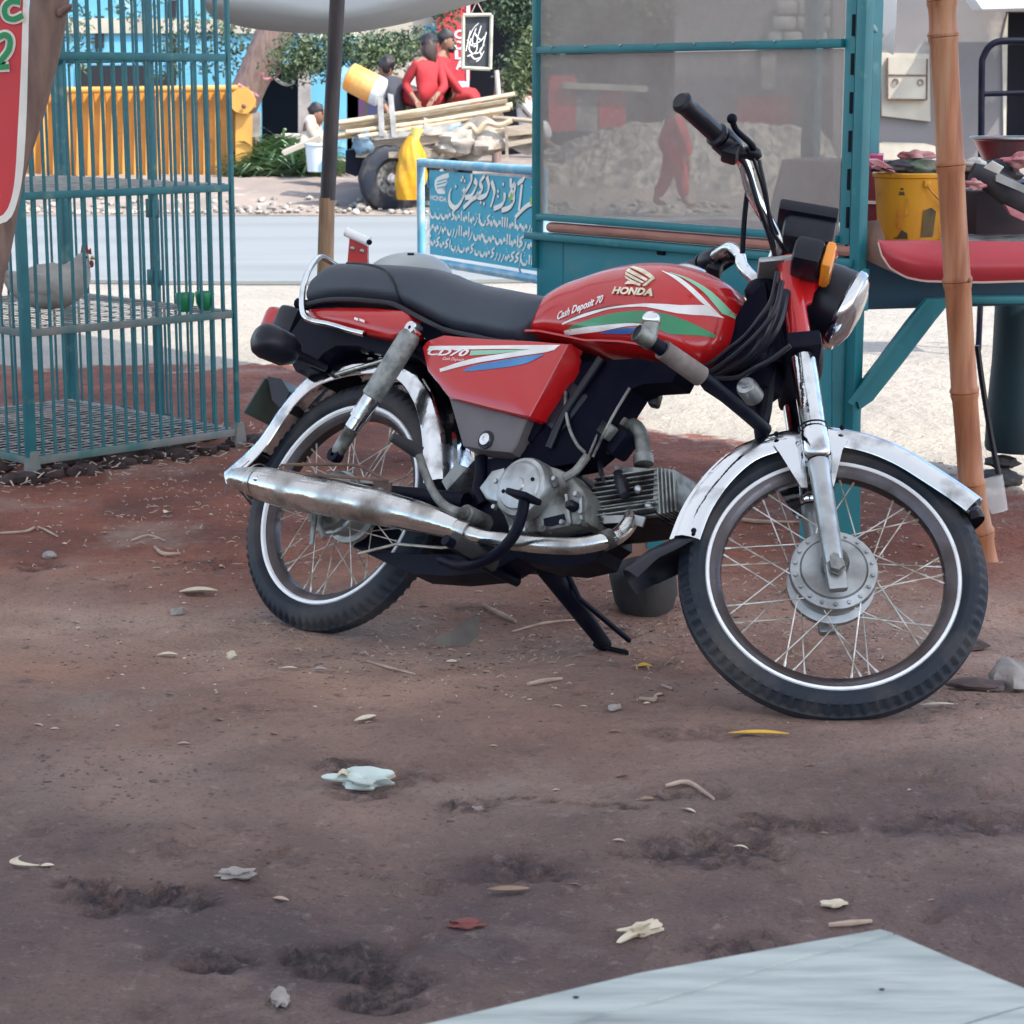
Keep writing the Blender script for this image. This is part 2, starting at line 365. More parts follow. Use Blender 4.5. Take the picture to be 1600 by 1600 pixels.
HC = [(-1.0486,7.5,1.3404),(-0.9602,7.5,1.31),(-0.8489,7.5,1.2926),(-0.6704,7.5,1.2817),(-0.5362,7.5,1.2882),(-0.3572,7.5,1.3209),(-0.223,7.5,1.3578),(-0.0891,7.5,1.3968)]
def hcl(u, v):
    p = resamp(cat_rom(HC, 4), 40)[min(int(u * 40), 40)]; z = p.z + (1.85 - p.z) * v + .02 * sin(u * 9) * sin(v * 5); y = 7.5 + .35 * sin(v * 1.57) * .9 - .16 * sin(pi * min(v * 3, 1)); return V((p.x - .25 * v * (1 - u), y, z))
tag(ob('hanging_cloth', grid(hcl, 40, 22, (0, .006, .004)), MAT['hanging_cloth'], None, 180), 'sagging pale grey cloth edge hanging behind the dark pole', 'cloth')
pm('dark_pole', (.022, .018, .024), (.05, .035, .035), sc=14, rough=.6, bump=.1, stretch=(4, 4, .6)); pm('pole_wood', (.30, .19, .11), (.19, .12, .08), sc=12, rough=.8, bump=.3, bsc=30, stretch=(6, 6, .7))
PO = empty('awning_pole', [(-0.6348,7.0387,0)][0], 'dark painted pole with bare wooden lower part behind the seat', 'pole'); pb = V([(-0.6348,7.0387,0)][0])
def tow(p): return V(p) - pb
ob('pole_upper', tube([tow(p) for p in [(-0.6161,7.07,0.7304), (-0.5957,7.07,1.0495), (-0.5733,7.07,1.3793)]] + [V((-0.5733,7.07,1.3793)) - pb + V((.02, 0, 1.2))], .0255, 14), MAT['dark_pole'], PO)
ob('pole_lower', tube([(0, 0, -.05), tow((-0.6295,7.07,0.4571)), tow((-0.6181,7.07,0.7367))], [.029, .028, .0265], 14), MAT['pole_wood'], PO)

# ---------------- motorcycle (bike frame: x forward, y left, z up from the rear contact)
BK = empty('motorcycle', label='red commuter motorcycle with black seat and chrome mudguards leaning on its side stand', cat='motorcycle', mx=frame((-0.4188,4.1693,0), [(0.7466,0.6076,0.2707),(-0.6637,0.6527,0.3654),(0.0453,-0.4525,0.8906)]))
WB, RF, RR_ = 1.185, .264, .270
P0 = V((1.2553,0,0)); SRot = Mx.Rotation(0.61718, 3, V((-0.4641,0,0.8858)))
def ST(p): return P0 + SRot @ (V(p) - P0)
ID = lambda p: p
def wheel(c, Rt, w, fn, hubr, seed, name, lab):
    c = V(c); ax = (0, 1, 0); rnd = random.Random(seed)
    hub = MB()
    hw = .034
    hub.add(lathe([(0, -hw - .008), (.018, -hw - .008), (.020, -hw - .004), (hubr * .72, -hw - .004), (hubr * .745, -hw - .0005), (hubr * .77, -hw - .003), (hubr * .97, -hw + .002), (hubr, -hw + .006), (hubr, -hw + .012), (hubr * .86, -hw + .016), (hubr * .84, hw - .016), (hubr, hw - .012), (hubr, hw), (0, hw + .004)], c, ax, 48), fn=fn)
    for i in range(18):
        a = 2 * pi * (i + .5) / 18
        q = c + V((cos(a), 0, sin(a))) * hubr * .88
        hub.add(cyl(q + V((0, -hw - .0045, 0)), q + V((0, -hw + .004, 0)), .0033, 8), fn=fn)
    W_ = hub.build(name, MAT['alloy'], BK); tag(W_, lab)
    h = w
    pr = [(.2165, -.50 * h), (.2200, -.80 * h), (.229, -.985 * h), (.2305, -1.0 * h), (.2315, -.992 * h), (.238, -1.0 * h), (.247, -.95 * h), (Rt - .0145, -.86 * h), (Rt - .0085, -.74 * h), (Rt - .0035, -.48 * h), (Rt - .003, -.42 * h), (Rt - .0005, -.36 * h), (Rt, 0)]
    pr += [(r, -z) for r, z in pr[-2::-1]]
    lug = {7: .0045, 8: .007, 9: .005, 10: .003, len(pr) - 8: .0045, len(pr) - 9: .007, len(pr) - 10: .005, len(pr) - 11: .003}
    ty = MB(); ty.add(lathe(pr, c, ax, 312, lug), fn=fn); T = ty.build('tyre', MAT['tyre_side'], W_, 50)
    rp = [(.2165, -.0205), (.2165, -.0165), (.206, -.0155), (.199, -.012), (.1955, -.006), (.1945, 0), (.1955, .006), (.199, .012), (.206, .0155), (.2165, .0165), (.2165, .0205), (.207, .0205), (.2, .0165), (.1925, .011), (.1895, 0), (.1925, -.011), (.2, -.0165), (.207, -.0205), (.2165, -.0205)]
    ob('rim', lathe(rp, c, ax, 96), MAT['rim_inner'], W_, fn=fn)
    LO = 0 if fn is ST else .0035
    for sgn in (-1, 1):
        ob('rim_lip', lathe([(.2080 + (.003 if fn is ST else 0), sgn * .0206), (.2105 + (.002 if fn is ST else 0), sgn * (.0228 + LO)), (.2165, sgn * (.0234 + LO)), (.2188, sgn * .0200)], c, ax, 96), MAT['rim_lip'], W_, fn=fn)
    for i in range(36):
        side = -1 if i % 2 else 1; k = i // 2; cr = 1 if k % 2 else -1
        ah = 2 * pi * (k + .5) / 18 + (0 if side < 0 else pi / 18); ar = ah + cr * R(33) + R(rnd.uniform(-1, 1))
        a = c + V((cos(ah) * hubr * .9, side * (hw - .004 - (.003 if cr > 0 else -.001)), sin(ah) * hubr * .9)); b = c + V((cos(ar) * .192, side * .002, sin(ar) * .192))
        m = MB(); m.add(tube([a, b], .00135, 6), fn=fn); m.add(cyl(b + (a - b).normalized() * .012, b, .0024, 6), fn=fn)
        m.build('spoke', MAT['spoke_steel'], W_)
    return W_
FW = wheel((WB, 0, RF), .264, .0315, ST, .076, 1, 'front_wheel', 'front wheel turned to the left with large drum hub')
RW = wheel((0, 0, RR_), .270, .0345, ID, .070, 2, 'rear_wheel', 'rear wheel with dusty tyre partly behind the silencer')
# --- steering: forks
AX = V((1.1913,-0.085,0.2351)); TP = V((0.9257,-0.085,0.8003))
fd = (TP - AX).normalized(); FL = (TP - AX).length
def fk(t, y=None, off=0): 
    p = AX + fd * (t * FL); return V((p.x + off * .88, y if y is not None else p.y, p.z + off * .47))
for s in (-1, 1):
    y = .085 * s
    sl_ = MB(); sl_.add(lathe([(0, 0), (.010, 0), (.0155, .01), (.0165, .03), (.0178, .06), (.0182, .19), (.0195, .2), (.0195, .215), (.018, .22)], fk(-.012, y), fd, 18), fn=ST)
    sl_.add(box(fk(-.02, y * 1.02), (.034, .02, .05), Mx.Rotation(-.45, 3, 'Y'), .006), fn=ST)
    sl_.add(cyl(fk(.30, y, .014), fk(.36, y, .020), .006, 8), fn=ST)
    L = sl_.build('fork_slider', MAT['alloy'], BK)
    ob('fork_tube', lathe([(.0185, 0), (.0225, .004), (.0245, .012), (.0245, .055), (.0225, .058), (.0225, .205), (.020, .21), (0, .21)], fk(.345, y), fd, 24), MAT['chrome'], L, fn=ST)
    ob('fork_gaiter_ring', lathe([(.0252, 0), (.0268, .002), (.0252, .004)], fk(.445, y), fd, 24), MAT['black_plastic'], L, fn=ST)
    rc = MB(); rc.add(lathe([(.0205, 0), (.0205, .15), (.0215, .155), (.0215, .172), (.012, .175)], fk(.735, y), fd, 22), fn=ST)
    rc.build('fork_cover', MAT['red_paint'], BK)
# axle and nut
ax_ = MB(); ya = -.108
ax_.add(cyl((AX.x, -.112, AX.z), (AX.x, .11, AX.z), .007, 10), fn=ST)
ax_.add(lathe([(0, 0), (.0125, 0), (.014, .003), (.014, .010), (.017, .012), (.017, .014), (0, .014)], (AX.x, -.118, AX.z), (0, 1, 0), 6), fn=ST)
ax_.add(lathe([(0.01, 0), (.021, 0), (.024, .012), (.024, .03)], (WB, -.075, RF), (0, 1, 0), 20), fn=ST)
ax_.add(cyl(fk(.028, -.106), fk(.028, -.085), .0085, 6), fn=ST)
ax_.build('front_axle', MAT['alloy_dirty'], BK)
# lower clamp, steering head, top clamp
cl = MB(); 
cl.add(box(fk(.715, 0, .004), (.062, .225, .034), Mx.Rotation(-.45, 3, 'Y'), .007), fn=ST)
cl.build('lower_clamp', MAT['black_metal'], BK)
hd = MB(); hd.add(lathe([(.019, 0), (.031, .004), (.031, .02), (.026, .03), (.026, .14), (.031, .15), (.033, .165), (.028, .175), (.012, .18)], fk(.72, 0, -.038), fd, 20))
hd.build('steering_head', MAT['black_metal'], BK)
tc_ = MB(); 
poly = [fk(1.0, 0, .012) + V(q) for q in [(.020, -.116, 0), (.026, -.085, 0), (-.01, -.04, 0), (-.052, -.03, -.005), (-.062, 0, -.006), (-.052, .03, -.005), (-.01, .04, 0), (.026, .085, 0), (.020, .116, 0), (-.022, .112, -.003), (-.028, .085, -.004), (-.028, 0, -.004), (-.028, -.085, -.004), (-.022, -.112, -.003)]]
tc_.add(box(fk(1.0, 0, -.018), (.075, .215, .012), Mx.Rotation(-.45, 3, 'Y'), .004), fn=ST)
for s in (-1, 1): tc_.add(lathe([(.020, 0), (.022, .003), (.022, .009), (.012, .012), (.010, .02), (0, .021)], fk(.985, .085 * s), fd, 16), fn=ST)
for s in (-1, 1): tc_.add(box(fk(1.035, .035 * s, -.022), (.036, .02, .034), Mx.Rotation(-.45, 3, 'Y'), .005), fn=ST)
tc_.build('top_clamp', MAT['alloy'], BK)
hz = MB(); hz.add(lathe([(0, .02), (.03, .018), (.05, .008), (.054, 0), (.05, -.008), (.03, -.018), (.012, -.03), (0, -.03)], (1.0195,0,0.6671), (.9, .05, .3), 24), fn=ST)
hz.build('horn', MAT['black_metal'], BK)
# handlebar
HB = fk(1.05, 0, -.022)
BARR = [(HB.x, 0, HB.z), (HB.x, -.05, HB.z), (HB.x - .004, -.085, HB.z + .025), (0.8277,-0.155,0.8756), (0.7996,-0.19,0.9059), (0.7786,-0.225,0.9048), (0.7504,-0.27,0.8924), (0.6892,-0.355,0.8739)]
hb = MB(); pr_ = [V(p) for p in BARR]; pl_ = [V((p[0], -p[1], p[2])) for p in pr_[1:]]
pl_ = [V((HB.x, .05, HB.z))] + [V(p) for p in [(0.8288,0.07,0.8661),(0.8058,0.1,0.9128),(0.7757,0.14,0.9507),(0.7493,0.19,0.962),(0.7194,0.25,0.9707),(0.6621,0.33,0.9782)]]
full = [*reversed(pl_), *pr_]
hb.add(tube(full, .0118, 12, 6), fn=ST); HBo = hb.build('handlebar', MAT['chrome'], BK)
for s in (1, -1):
    a, b = (pr_[-2].copy(), pr_[-1].copy()) if s > 0 else (pl_[-2].copy(), pl_[-1].copy())
    d = (b - a).normalized(); L_ = (b - a).length; a2 = a + d * .0
    ob('grip', lathe([(.0118, -.002), (.022, 0), (.022, .006), (.0165, .010), *[(.0165 + (.0008 if k % 2 else 0), .012 + k * .0035) for k in range(int((L_ - .02) / .0035))], (.0175, L_ - .004), (.0195, L_), (.0195, L_ + .006), (.014, L_ + .012), (0, L_ + .012)], a2, d, 20), MAT['black_plastic'], HBo, fn=ST)
    sw = MB(); sw.add(lathe([(.012, -.05), (.021, -.048), (.0235, -.04), (.0235, -.012), (.021, -.006), (.013, -.004)], a2, d, 16), fn=ST)
    sw.add(box(a2 - d * .028 + V((.012, 0, -.016)), (.03, .036, .03), None, .006), fn=ST)
    sw.build('switch_housing', MAT['black_plastic'], HBo)
    # lever perch and lever
    pv = a2 - d * .055 + V((.028, .004 * s, .010)); lv = MB()
    lv.add(tube([a2 - d * .06, pv], [.012, .010], 8), fn=ST)
    lv.add(ball(pv, .016, 10, 6, (1.2, 1, .8)), fn=ST)
    lv.build('lever_perch', MAT['black_plastic'], HBo)
    lp = [pv, pv + d * .03 + V((.016, 0, .004)), pv + d * .09 + V((.024, 0, .0)), pv + d * .125 + V((.034, 0, .006))]
    le = MB(); le.add(tube(lp, [.0075, .006, .0055, .006], 8, 5), fn=ST); le.add(ball(lp[-1], .0095, 12, 8), fn=ST)
    le.build('brake_lever' if s > 0 else 'clutch_lever', MAT['black_metal'] , HBo)
ob('mirror_stalk', tube([(0.8376,-0.07,0.8034),(0.8229,-0.1,0.8527),(0.8132,-0.13,0.8945),(0.8078,-0.16,0.9269)], .005, 8, 4), MAT['black_metal'], HBo, fn=ST)
# cables
for pts_, r in [([(0.8133,-0.225,0.9052),(0.8409,-0.19,0.8799),(0.8738,-0.13,0.8482),(0.9008,-0.07,0.8429),(0.9167,-0.02,0.8174)], .0038), ([(0.829,-0.235,0.8922),(0.8568,-0.2,0.8552),(0.8831,-0.14,0.8215),(0.9169,-0.06,0.8335),(0.9433,-0.03,0.7748)], .0036),
                ([(0.7832,-0.23,0.9009),(0.81,-0.2,0.891),(0.846,-0.16,0.8526),(0.8788,-0.1,0.8321),(0.9067,-0.05,0.807)], .0045)]:
    ob('control_cable', tube(pts_, r, 8, 6), MAT['black_plastic'], HBo, fn=ST)
for pts_, r in [([(0.9946,-0.1,0.7675),(1.0011,-0.105,0.7104),(0.9886,-0.11,0.6716),(0.963,-0.1,0.6444),(0.9284,-0.09,0.6227),(0.8798,-0.07,0.6003),(0.8155,-0.03,0.6045)], .0045), ([(1.0095,-0.1,0.7493),(1.0186,-0.11,0.6942),(1.0009,-0.11,0.6537),(0.9635,-0.1,0.6201),(0.91,-0.08,0.5928),(0.8286,-0.03,0.5862)], .005),
                ([(1.0625,-0.1,0.6298),(1.0304,-0.1,0.6022),(1.0016,-0.1,0.5853),(0.9513,-0.08,0.5726),(0.8727,-0.05,0.5805)], .0045), ([(1.0004,-0.09,0.7045),(0.9983,-0.095,0.6537),(0.9737,-0.09,0.6111),(0.9047,-0.06,0.5905),(0.8159,-0.02,0.5819)], .006),
                ([(0.9862,-0.05,0.7517),(0.9954,-0.06,0.6862),(0.9745,-0.06,0.6365),(0.9154,-0.04,0.605),(0.8234,0,0.5849)], .009)]:
    ob('wiring_loom', tube(pts_, r, 8, 6), MAT['black_plastic'], BK)
# front mudguard
fe = [(0.9373,-0.052,0.2296),(0.9366,-0.052,0.2782),(0.9421,-0.052,0.323),(0.9569,-0.052,0.3757),(0.9819,-0.052,0.4231),(1.0198,-0.052,0.4576),(1.0537,-0.052,0.4797),(1.0965,-0.052,0.4996),(1.1665,-0.052,0.5102),(1.2284,-0.052,0.5044),(1.286,-0.052,0.4877),(1.3339,-0.052,0.4718),(1.3708,-0.052,0.4575)]
def guard(edge, halfw, crown, skirt):
    P = [V((p[0], 0, p[2])) for p in resamp(cat_rom(edge, 4), 44)]
    sec = [(-halfw, -skirt), (-halfw, 0), (-halfw * .93, crown * .38), (-halfw * .72, crown * .7), (-halfw * .45, crown * .76), (-halfw * .36, crown * .95), (0, crown), (halfw * .36, crown * .95), (halfw * .45, crown * .76), (halfw * .72, crown * .7), (halfw * .93, crown * .38), (halfw, 0), (halfw, -skirt)]
    sec2 = sec + [(a * .975, b - .0018) for a, b in reversed(sec)]
    vs = []; fs = []; k = len(sec2)
    for i, p in enumerate(P):
        t = (P[min(i + 1, len(P) - 1)] - P[max(i - 1, 0)]).normalized(); nrm = V((-t.z, 0, t.x))
        if nrm.dot(p - V((WB if p.x > .7 else 0, 0, .26))) < 0: nrm = -nrm
        for a, b in sec2: vs.append(p + V((0, a, 0)) + nrm * b)
    for i in range(len(P) - 1):
        for q in range(k): fs.append((i * k + q, i * k + (q + 1) % k, (i + 1) * k + (q + 1) % k, (i + 1) * k + q))
    fs += [tuple(range(k)), tuple(range((len(P) - 1) * k, len(P) * k))]
    return vs, fs
FG = ob('front_mudguard', guard(fe, .052, .038, .016), MAT['chrome'], BK, fn=ST)
for s in (-1, 1):
    y = .056 * s
    for pp in ([(1.0136,-0.058,0.4503),(1.0566,-0.058,0.4689),(1.0684,-0.058,0.4541),(1.0972,-0.058,0.3862),(1.0868,-0.058,0.3824)], [(1.0934,-0.058,0.4852),(1.1344,-0.058,0.503),(1.1309,-0.058,0.4771),(1.1387,-0.058,0.4042),(1.1291,-0.058,0.398)]):
        m = MB(); m.add(prism([(p[0], y, p[2]) for p in pp], (0, .003 * s, 0)), fn=ST); m.build('mudguard_stay', MAT['chrome'], FG)
for px_ in [(1.0132,-0.058,0.4694),(1.117,-0.058,0.5214),(0.9406,-0.058,0.2393)]:
    ob('rivet', ball(px_, .005, 8, 6), MAT['black_metal'], FG, fn=ST)
def flap(pts_, hw_, crown, name, mat, fn, par):
    P = [V(p) for p in pts_]
    def f(u, v):
        k = u * (len(P) - 1); i = min(int(k), len(P) - 2); p = P[i].lerp(P[i + 1], k - i); t = (P[i + 1] - P[i]).normalized(); nr = V((-t.z, 0, t.x))
        if nr.z < 0: nr = -nr
        a = v * 2 - 1; rr = 1 - .35 * max(0, u - .6) / .4
        return V((p.x, 0, p.z)) + V((0, a * hw_ * rr, 0)) + nr * (crown * (1 - a * a) - .012 * abs(a) ** 6)
    m = MB(); m.add(grid(f, 10, 14, (0, 0, -.0035)), fn=fn); return m.build(name, mat, par)
flap([(0.9369,-0.052,0.2373),(0.917,-0.052,0.2115),(0.8877,-0.052,0.1797),(0.8666,-0.052,0.142)], .052, .024, 'mud_flap', MAT['black_plastic'], ST, FG)
flap([(1.3639,-0.052,0.4616),(1.3752,-0.052,0.4578),(1.384,-0.052,0.4504)], .05, .022, 'mud_flap', MAT['black_plastic'], ST, FG)
# headlight
hc = V((1.0137,0,0.8007)); hdir = V((.94, .10, -.12)).normalized(); KH = .90
HLs = ob('headlight', lathe([(0, -.10 * .9), (.03 * .9, -.097 * .9), (.058 * .9, -.08 * .9), (.074 * .9, -.05 * .9), (.080 * .9, -.01), (.082 * .9, .03)], hc, hdir, 32), MAT['black_plastic'], BK, fn=ST)
ob('headlight_rim', lathe([(.082 * .9, .02), (.087 * .9, .024), (.088 * .9, .034), (.084 * .9, .040), (.079 * .9, .041), (.078 * .9, .035)], hc, hdir, 36), MAT['chrome'], HLs, fn=ST)
ob('headlight_lens', lathe([(.079 * .9, .039), (.07 * .9, .048), (.045 * .9, .056), (0, .06)], hc, hdir, 32), MAT['lens_glass'], HLs, fn=ST)
# instrument box
ic = V((0.9338,-0.07,0.908)); ic.y = 0
im = MB(); im.add(box((0, 0, 0), (.098, .125, .058), None, .012)); im.add(box((-.008, 0, .036), (.112, .140, .026), None, .006)); im.add(box((.01, 0, -.04), (.05, .05, .04), None, .008))
tm = Mx.Translation(ic) @ Mx.Rotation(-.14, 4, 'Y')
IC = MB().add((im.v, im.f), tm, ST).build('instrument_cluster', MAT['black_plastic'], BK)
dm = MB(); dm.add(lathe([(0, .0005), (.036, .0005), (.04, .003), (.043, .002), (.043, -.004)], (-.012, 0, .046), (0, 0, 1), 24)); MB().add((dm.v, dm.f), tm, ST).build('speedometer_dial', MAT['lens_glass'], IC)
# indicators
def indicator(c, d, fn, lens, par=None):
    c = V(c); d = V(d).normalized(); b = MB()
    b.add(tube([c - d * .075, c - d * .03], [.009, .012], 10), fn=fn)
    b.add(lathe([(.010, -.04), (.026, -.036), (.034, -.02), (.036, .004), (.034, .008)], c, d, 22), fn=fn)
    o = b.build('indicator', MAT['black_plastic'], BK)
    ob('indicator_lens', lathe([(.035, .004), (.0345, .018), (.028, .028), (0, .031)], c, d, 22), lens, o, fn=fn); return o
# boxy front indicator with amber lens facing forward
ci = V((0.967,-0.17,0.791)); ci.y = -.13
fi = MB(); fi.add(box((-.006, 0, 0), (.054, .072, .054), None, .011)); fi.add(tube([(-.01, .03, -.01), (-.02, .09, -.03)], .011, 8))
FI = MB().add((fi.v, fi.f), Mx.Translation(ci) @ Mx.Rotation(-.08, 4, 'Y'), ST).build('indicator', MAT['black_plastic'], BK)
fl = MB(); fl.add(box((.031, 0, -.002), (.020, .074, .058), None, .009)); MB().add((fl.v, fl.f), Mx.Translation(ci) @ Mx.Rotation(-.08, 4, 'Y'), ST).build('indicator_lens', MAT['amber'], FI)
fi2 = MB().add((fi.v, fi.f), Mx.Translation(V((ci.x, -ci.y, ci.z))) @ Mx.Scale(-1, 4, (0, 1, 0)), ST).build('indicator', MAT['black_plastic'], BK)
fl2 = MB().add((fl.v, fl.f), Mx.Translation(V((ci.x, -ci.y, ci.z))), ST).build('indicator_lens', MAT['amber'], fi2)
bk = MB()
for s in (-1, 1):
    bk = MB(); q0 = V((hc.x - .022, .09 * s, hc.z + .036)); bk.add(prism([fk(.955, .088 * s, .016), fk(.84, .088 * s, .016), fk(.85, .088 * s, .03), q0 + V((-.012, 0, -.016)), q0 + V((.008, 0, -.014)), q0 + V((.014, 0, .004)), q0 + V((.004, 0, .016)), fk(.935, .088 * s, .034)], (0, .007 * s, 0)), fn=ST)
    bk.build('headlight_bracket', MAT['red_paint'], BK)
    ob('bracket_bolt', lathe([(0, -.004), (.008, -.004), (.0095, 0), (.0095, .012)], (q0.x, q0.y + .006 * s, q0.z), (0, -s, 0), 10), MAT['black_metal'], BK, fn=ST)
# --- tank
TT = [(0.4256,-0.05,0.6803),(0.4404,-0.05,0.7321),(0.4577,-0.05,0.7487),(0.4911,-0.05,0.7654),(0.532,-0.05,0.7781),(0.5708,-0.05,0.7906),(0.6073,-0.05,0.7989),(0.6521,-0.05,0.8046),(0.6903,-0.05,0.805),(0.7288,-0.05,0.8027),(0.7685,-0.05,0.7953),(0.8026,-0.05,0.7854),(0.843,-0.05,0.7681)]
TBt = [(0.486,-0.105,0.6329),(0.6176,-0.105,0.6114),(0.7102,-0.105,0.6097),(0.7721,-0.105,0.6033),(0.8175,-0.105,0.5988),(0.8626,-0.105,0.5933),(0.8799,-0.105,0.5927)]
TFr = [(0.8613,-0.03,0.7413),(0.8689,-0.03,0.7213),(0.8639,-0.03,0.6908),(0.8489,-0.03,0.66),(0.8338,-0.03,0.6342)]
XA, XB = .395, .884
def t_zt(x): return interp([(.38, .655), *[(p[0], p[2] + .004) for p in TT if .40 < p[0] < .88], (.905, .735)], x) 
def t_zb(x): return interp([(.38, .64), *[(p[0], p[2]) for p in TBt], (.905, .655)], x)
def t_w(x): return interp([(.38, .03), (.40, .07), (.43, .088), (.48, .100), (.56, .112), (.66, .122), (.74, .126), (.79, .120), (.825, .106), (.853, .083), (.873, .056), (.887, .01)], x)
def t_sec(x):
    zt, zb, w = t_zt(x), t_zb(x), t_w(x); e = max(0, min(1, (x - .815) / .072))
    if e > 0: zm = zb * .45 + zt * .55; zt = zt + (zm + .012 - zt) * e ** 3.0; zb = zb + (zm - .012 - zb) * e ** 3.0
    return zt, zb, w, zb + .36 * (zt - zb)
def tank_y(x, z):
    zt, zb, w, zc = t_sec(x)
    if z >= zc: s = min(max((z - zc) / (zt - zc), 0), 1) ** (1 / .82)
    else: s = min(max((zc - z) / (zc - zb), 0), 1) ** (1 / .5)
    return w * max(1 - s * s, 0) ** .40
def tank_vf():
    vs = []; fs = []; nx = 40; na = 48
    xs = [XA + (XB - XA) * (1 - (1 - i / nx) ** 1.25) for i in range(nx + 1)]
    for x in xs:
        zt, zb, w, zc = t_sec(x)
        for k in range(na):
            a = 2 * pi * k / na; c, s = cos(a), sin(a)
            y = w * (abs(c) ** .80) * (1 if c > 0 else -1)
            z = zc + ((zt - zc) * abs(s) ** .82 if s > 0 else -(zc - zb) * abs(s) ** .5)
            vs.append((x, y, z))
    for i in range(nx):
        for k in range(na): fs.append((i * na + k, i * na + (k + 1) % na, (i + 1) * na + (k + 1) % na, (i + 1) * na + k))
    fs += [tuple(range(na)), tuple(range(nx * na, nx * na + na))]
    return vs, fs
TK = ob('fuel_tank', tank_vf(), MAT['red_paint'], BK, 50)
seam = []
ob('tank_seam', sweep([(x, -t_w(x) * .995, t_zb(x) + .004) for x in [.44 + i * .015 for i in range(28)]], [(-.006, -.002), (.006, -.002), (.006, .002), (-.006, .002)], up=(0, 0, 1)), MAT['red_paint'], TK)
def onT(p, off=.0012):
    x, z = p[0], p[-1]; return V((x, -tank_y(x, z) - off, z))
def strip(A, B, name, mat, par, fn, n=26, mm=5):
    A = resamp(cat_rom(A, 5) if len(A) > 2 else A, n); B = resamp(cat_rom(B, 5) if len(B) > 2 else B, n)
    vs = [fn(A[i].lerp(B[i], j / mm)) for i in range(n + 1) for j in range(mm + 1)]
    fs = [(i * (mm + 1) + j, (i + 1) * (mm + 1) + j, (i + 1) * (mm + 1) + j + 1, i * (mm + 1) + j + 1) for i in range(n) for j in range(mm)]
    return ob(name, (vs, fs), mat, par)
# white swoosh, green blade, fine white/blue line, mint line
strip([(0.5384,-0.115,0.6528),(0.5968,-0.115,0.6714),(0.6624,-0.115,0.6834),(0.7358,-0.115,0.6903),(0.8082,-0.115,0.6945),(0.8449,-0.115,0.7066)], [(0.5393,-0.115,0.6503),(0.6063,-0.115,0.6665),(0.6637,-0.115,0.6796),(0.7379,-0.115,0.684),(0.8163,-0.115,0.6784),(0.8716,-0.115,0.6947)], 'stripe', MAT['white_decal'], TK, onT)
strip([(0.7394,-0.108,0.7648),(0.7739,-0.108,0.7499),(0.8095,-0.108,0.7302),(0.8393,-0.108,0.7094)], [(0.739,-0.108,0.7661),(0.7815,-0.108,0.7538),(0.8258,-0.108,0.7292),(0.866,-0.108,0.6975)], 'stripe', MAT['white_decal'], TK, lambda p: onT(p, .0013))
strip([(0.758,-0.108,0.7625),(0.7973,-0.108,0.7503),(0.8355,-0.108,0.7307),(0.8677,-0.108,0.7013)], [(0.7576,-0.108,0.7637),(0.8019,-0.108,0.7541),(0.8454,-0.108,0.7359),(0.8839,-0.108,0.7042)], 'stripe', MAT['mint_decal'], TK, lambda p: onT(p, .0016))
strip([(0.5578,-0.12,0.6448),(0.627,-0.12,0.6624),(0.6995,-0.12,0.6746),(0.774,-0.12,0.6752),(0.8275,-0.12,0.6679),(0.8741,-0.12,0.6568)], [(0.5596,-0.12,0.6397),(0.6323,-0.12,0.6471),(0.7145,-0.12,0.6521),(0.7671,-0.12,0.6511),(0.8082,-0.12,0.6374),(0.8748,-0.12,0.6544)], 'stripe', MAT['green_decal'], TK, onT)
strip([(0.5416,-0.118,0.6412),(0.6309,-0.118,0.6466),(0.7132,-0.118,0.6516),(0.7633,-0.118,0.6493)], [(0.5375,-0.118,0.6346),(0.6344,-0.118,0.6364),(0.7149,-0.118,0.6466),(0.7641,-0.118,0.6468)], 'stripe', MAT['white_decal'], TK, onT)
strip([(0.6425,-0.118,0.6353),(0.6937,-0.118,0.6421),(0.7528,-0.118,0.6452)], [(0.6429,-0.118,0.6341),(0.7042,-0.118,0.6335),(0.7556,-0.118,0.6365)], 'stripe', MAT['blue_decal'], TK, onT)
strip([(0.5465,-0.115,0.657),(0.6174,-0.115,0.6797),(0.6835,-0.115,0.6891)], [(0.5469,-0.115,0.6557),(0.6182,-0.115,0.6772),(0.6843,-0.115,0.6865)], 'stripe', MAT['maroon_decal'], TK, lambda p: onT(p, .0018))
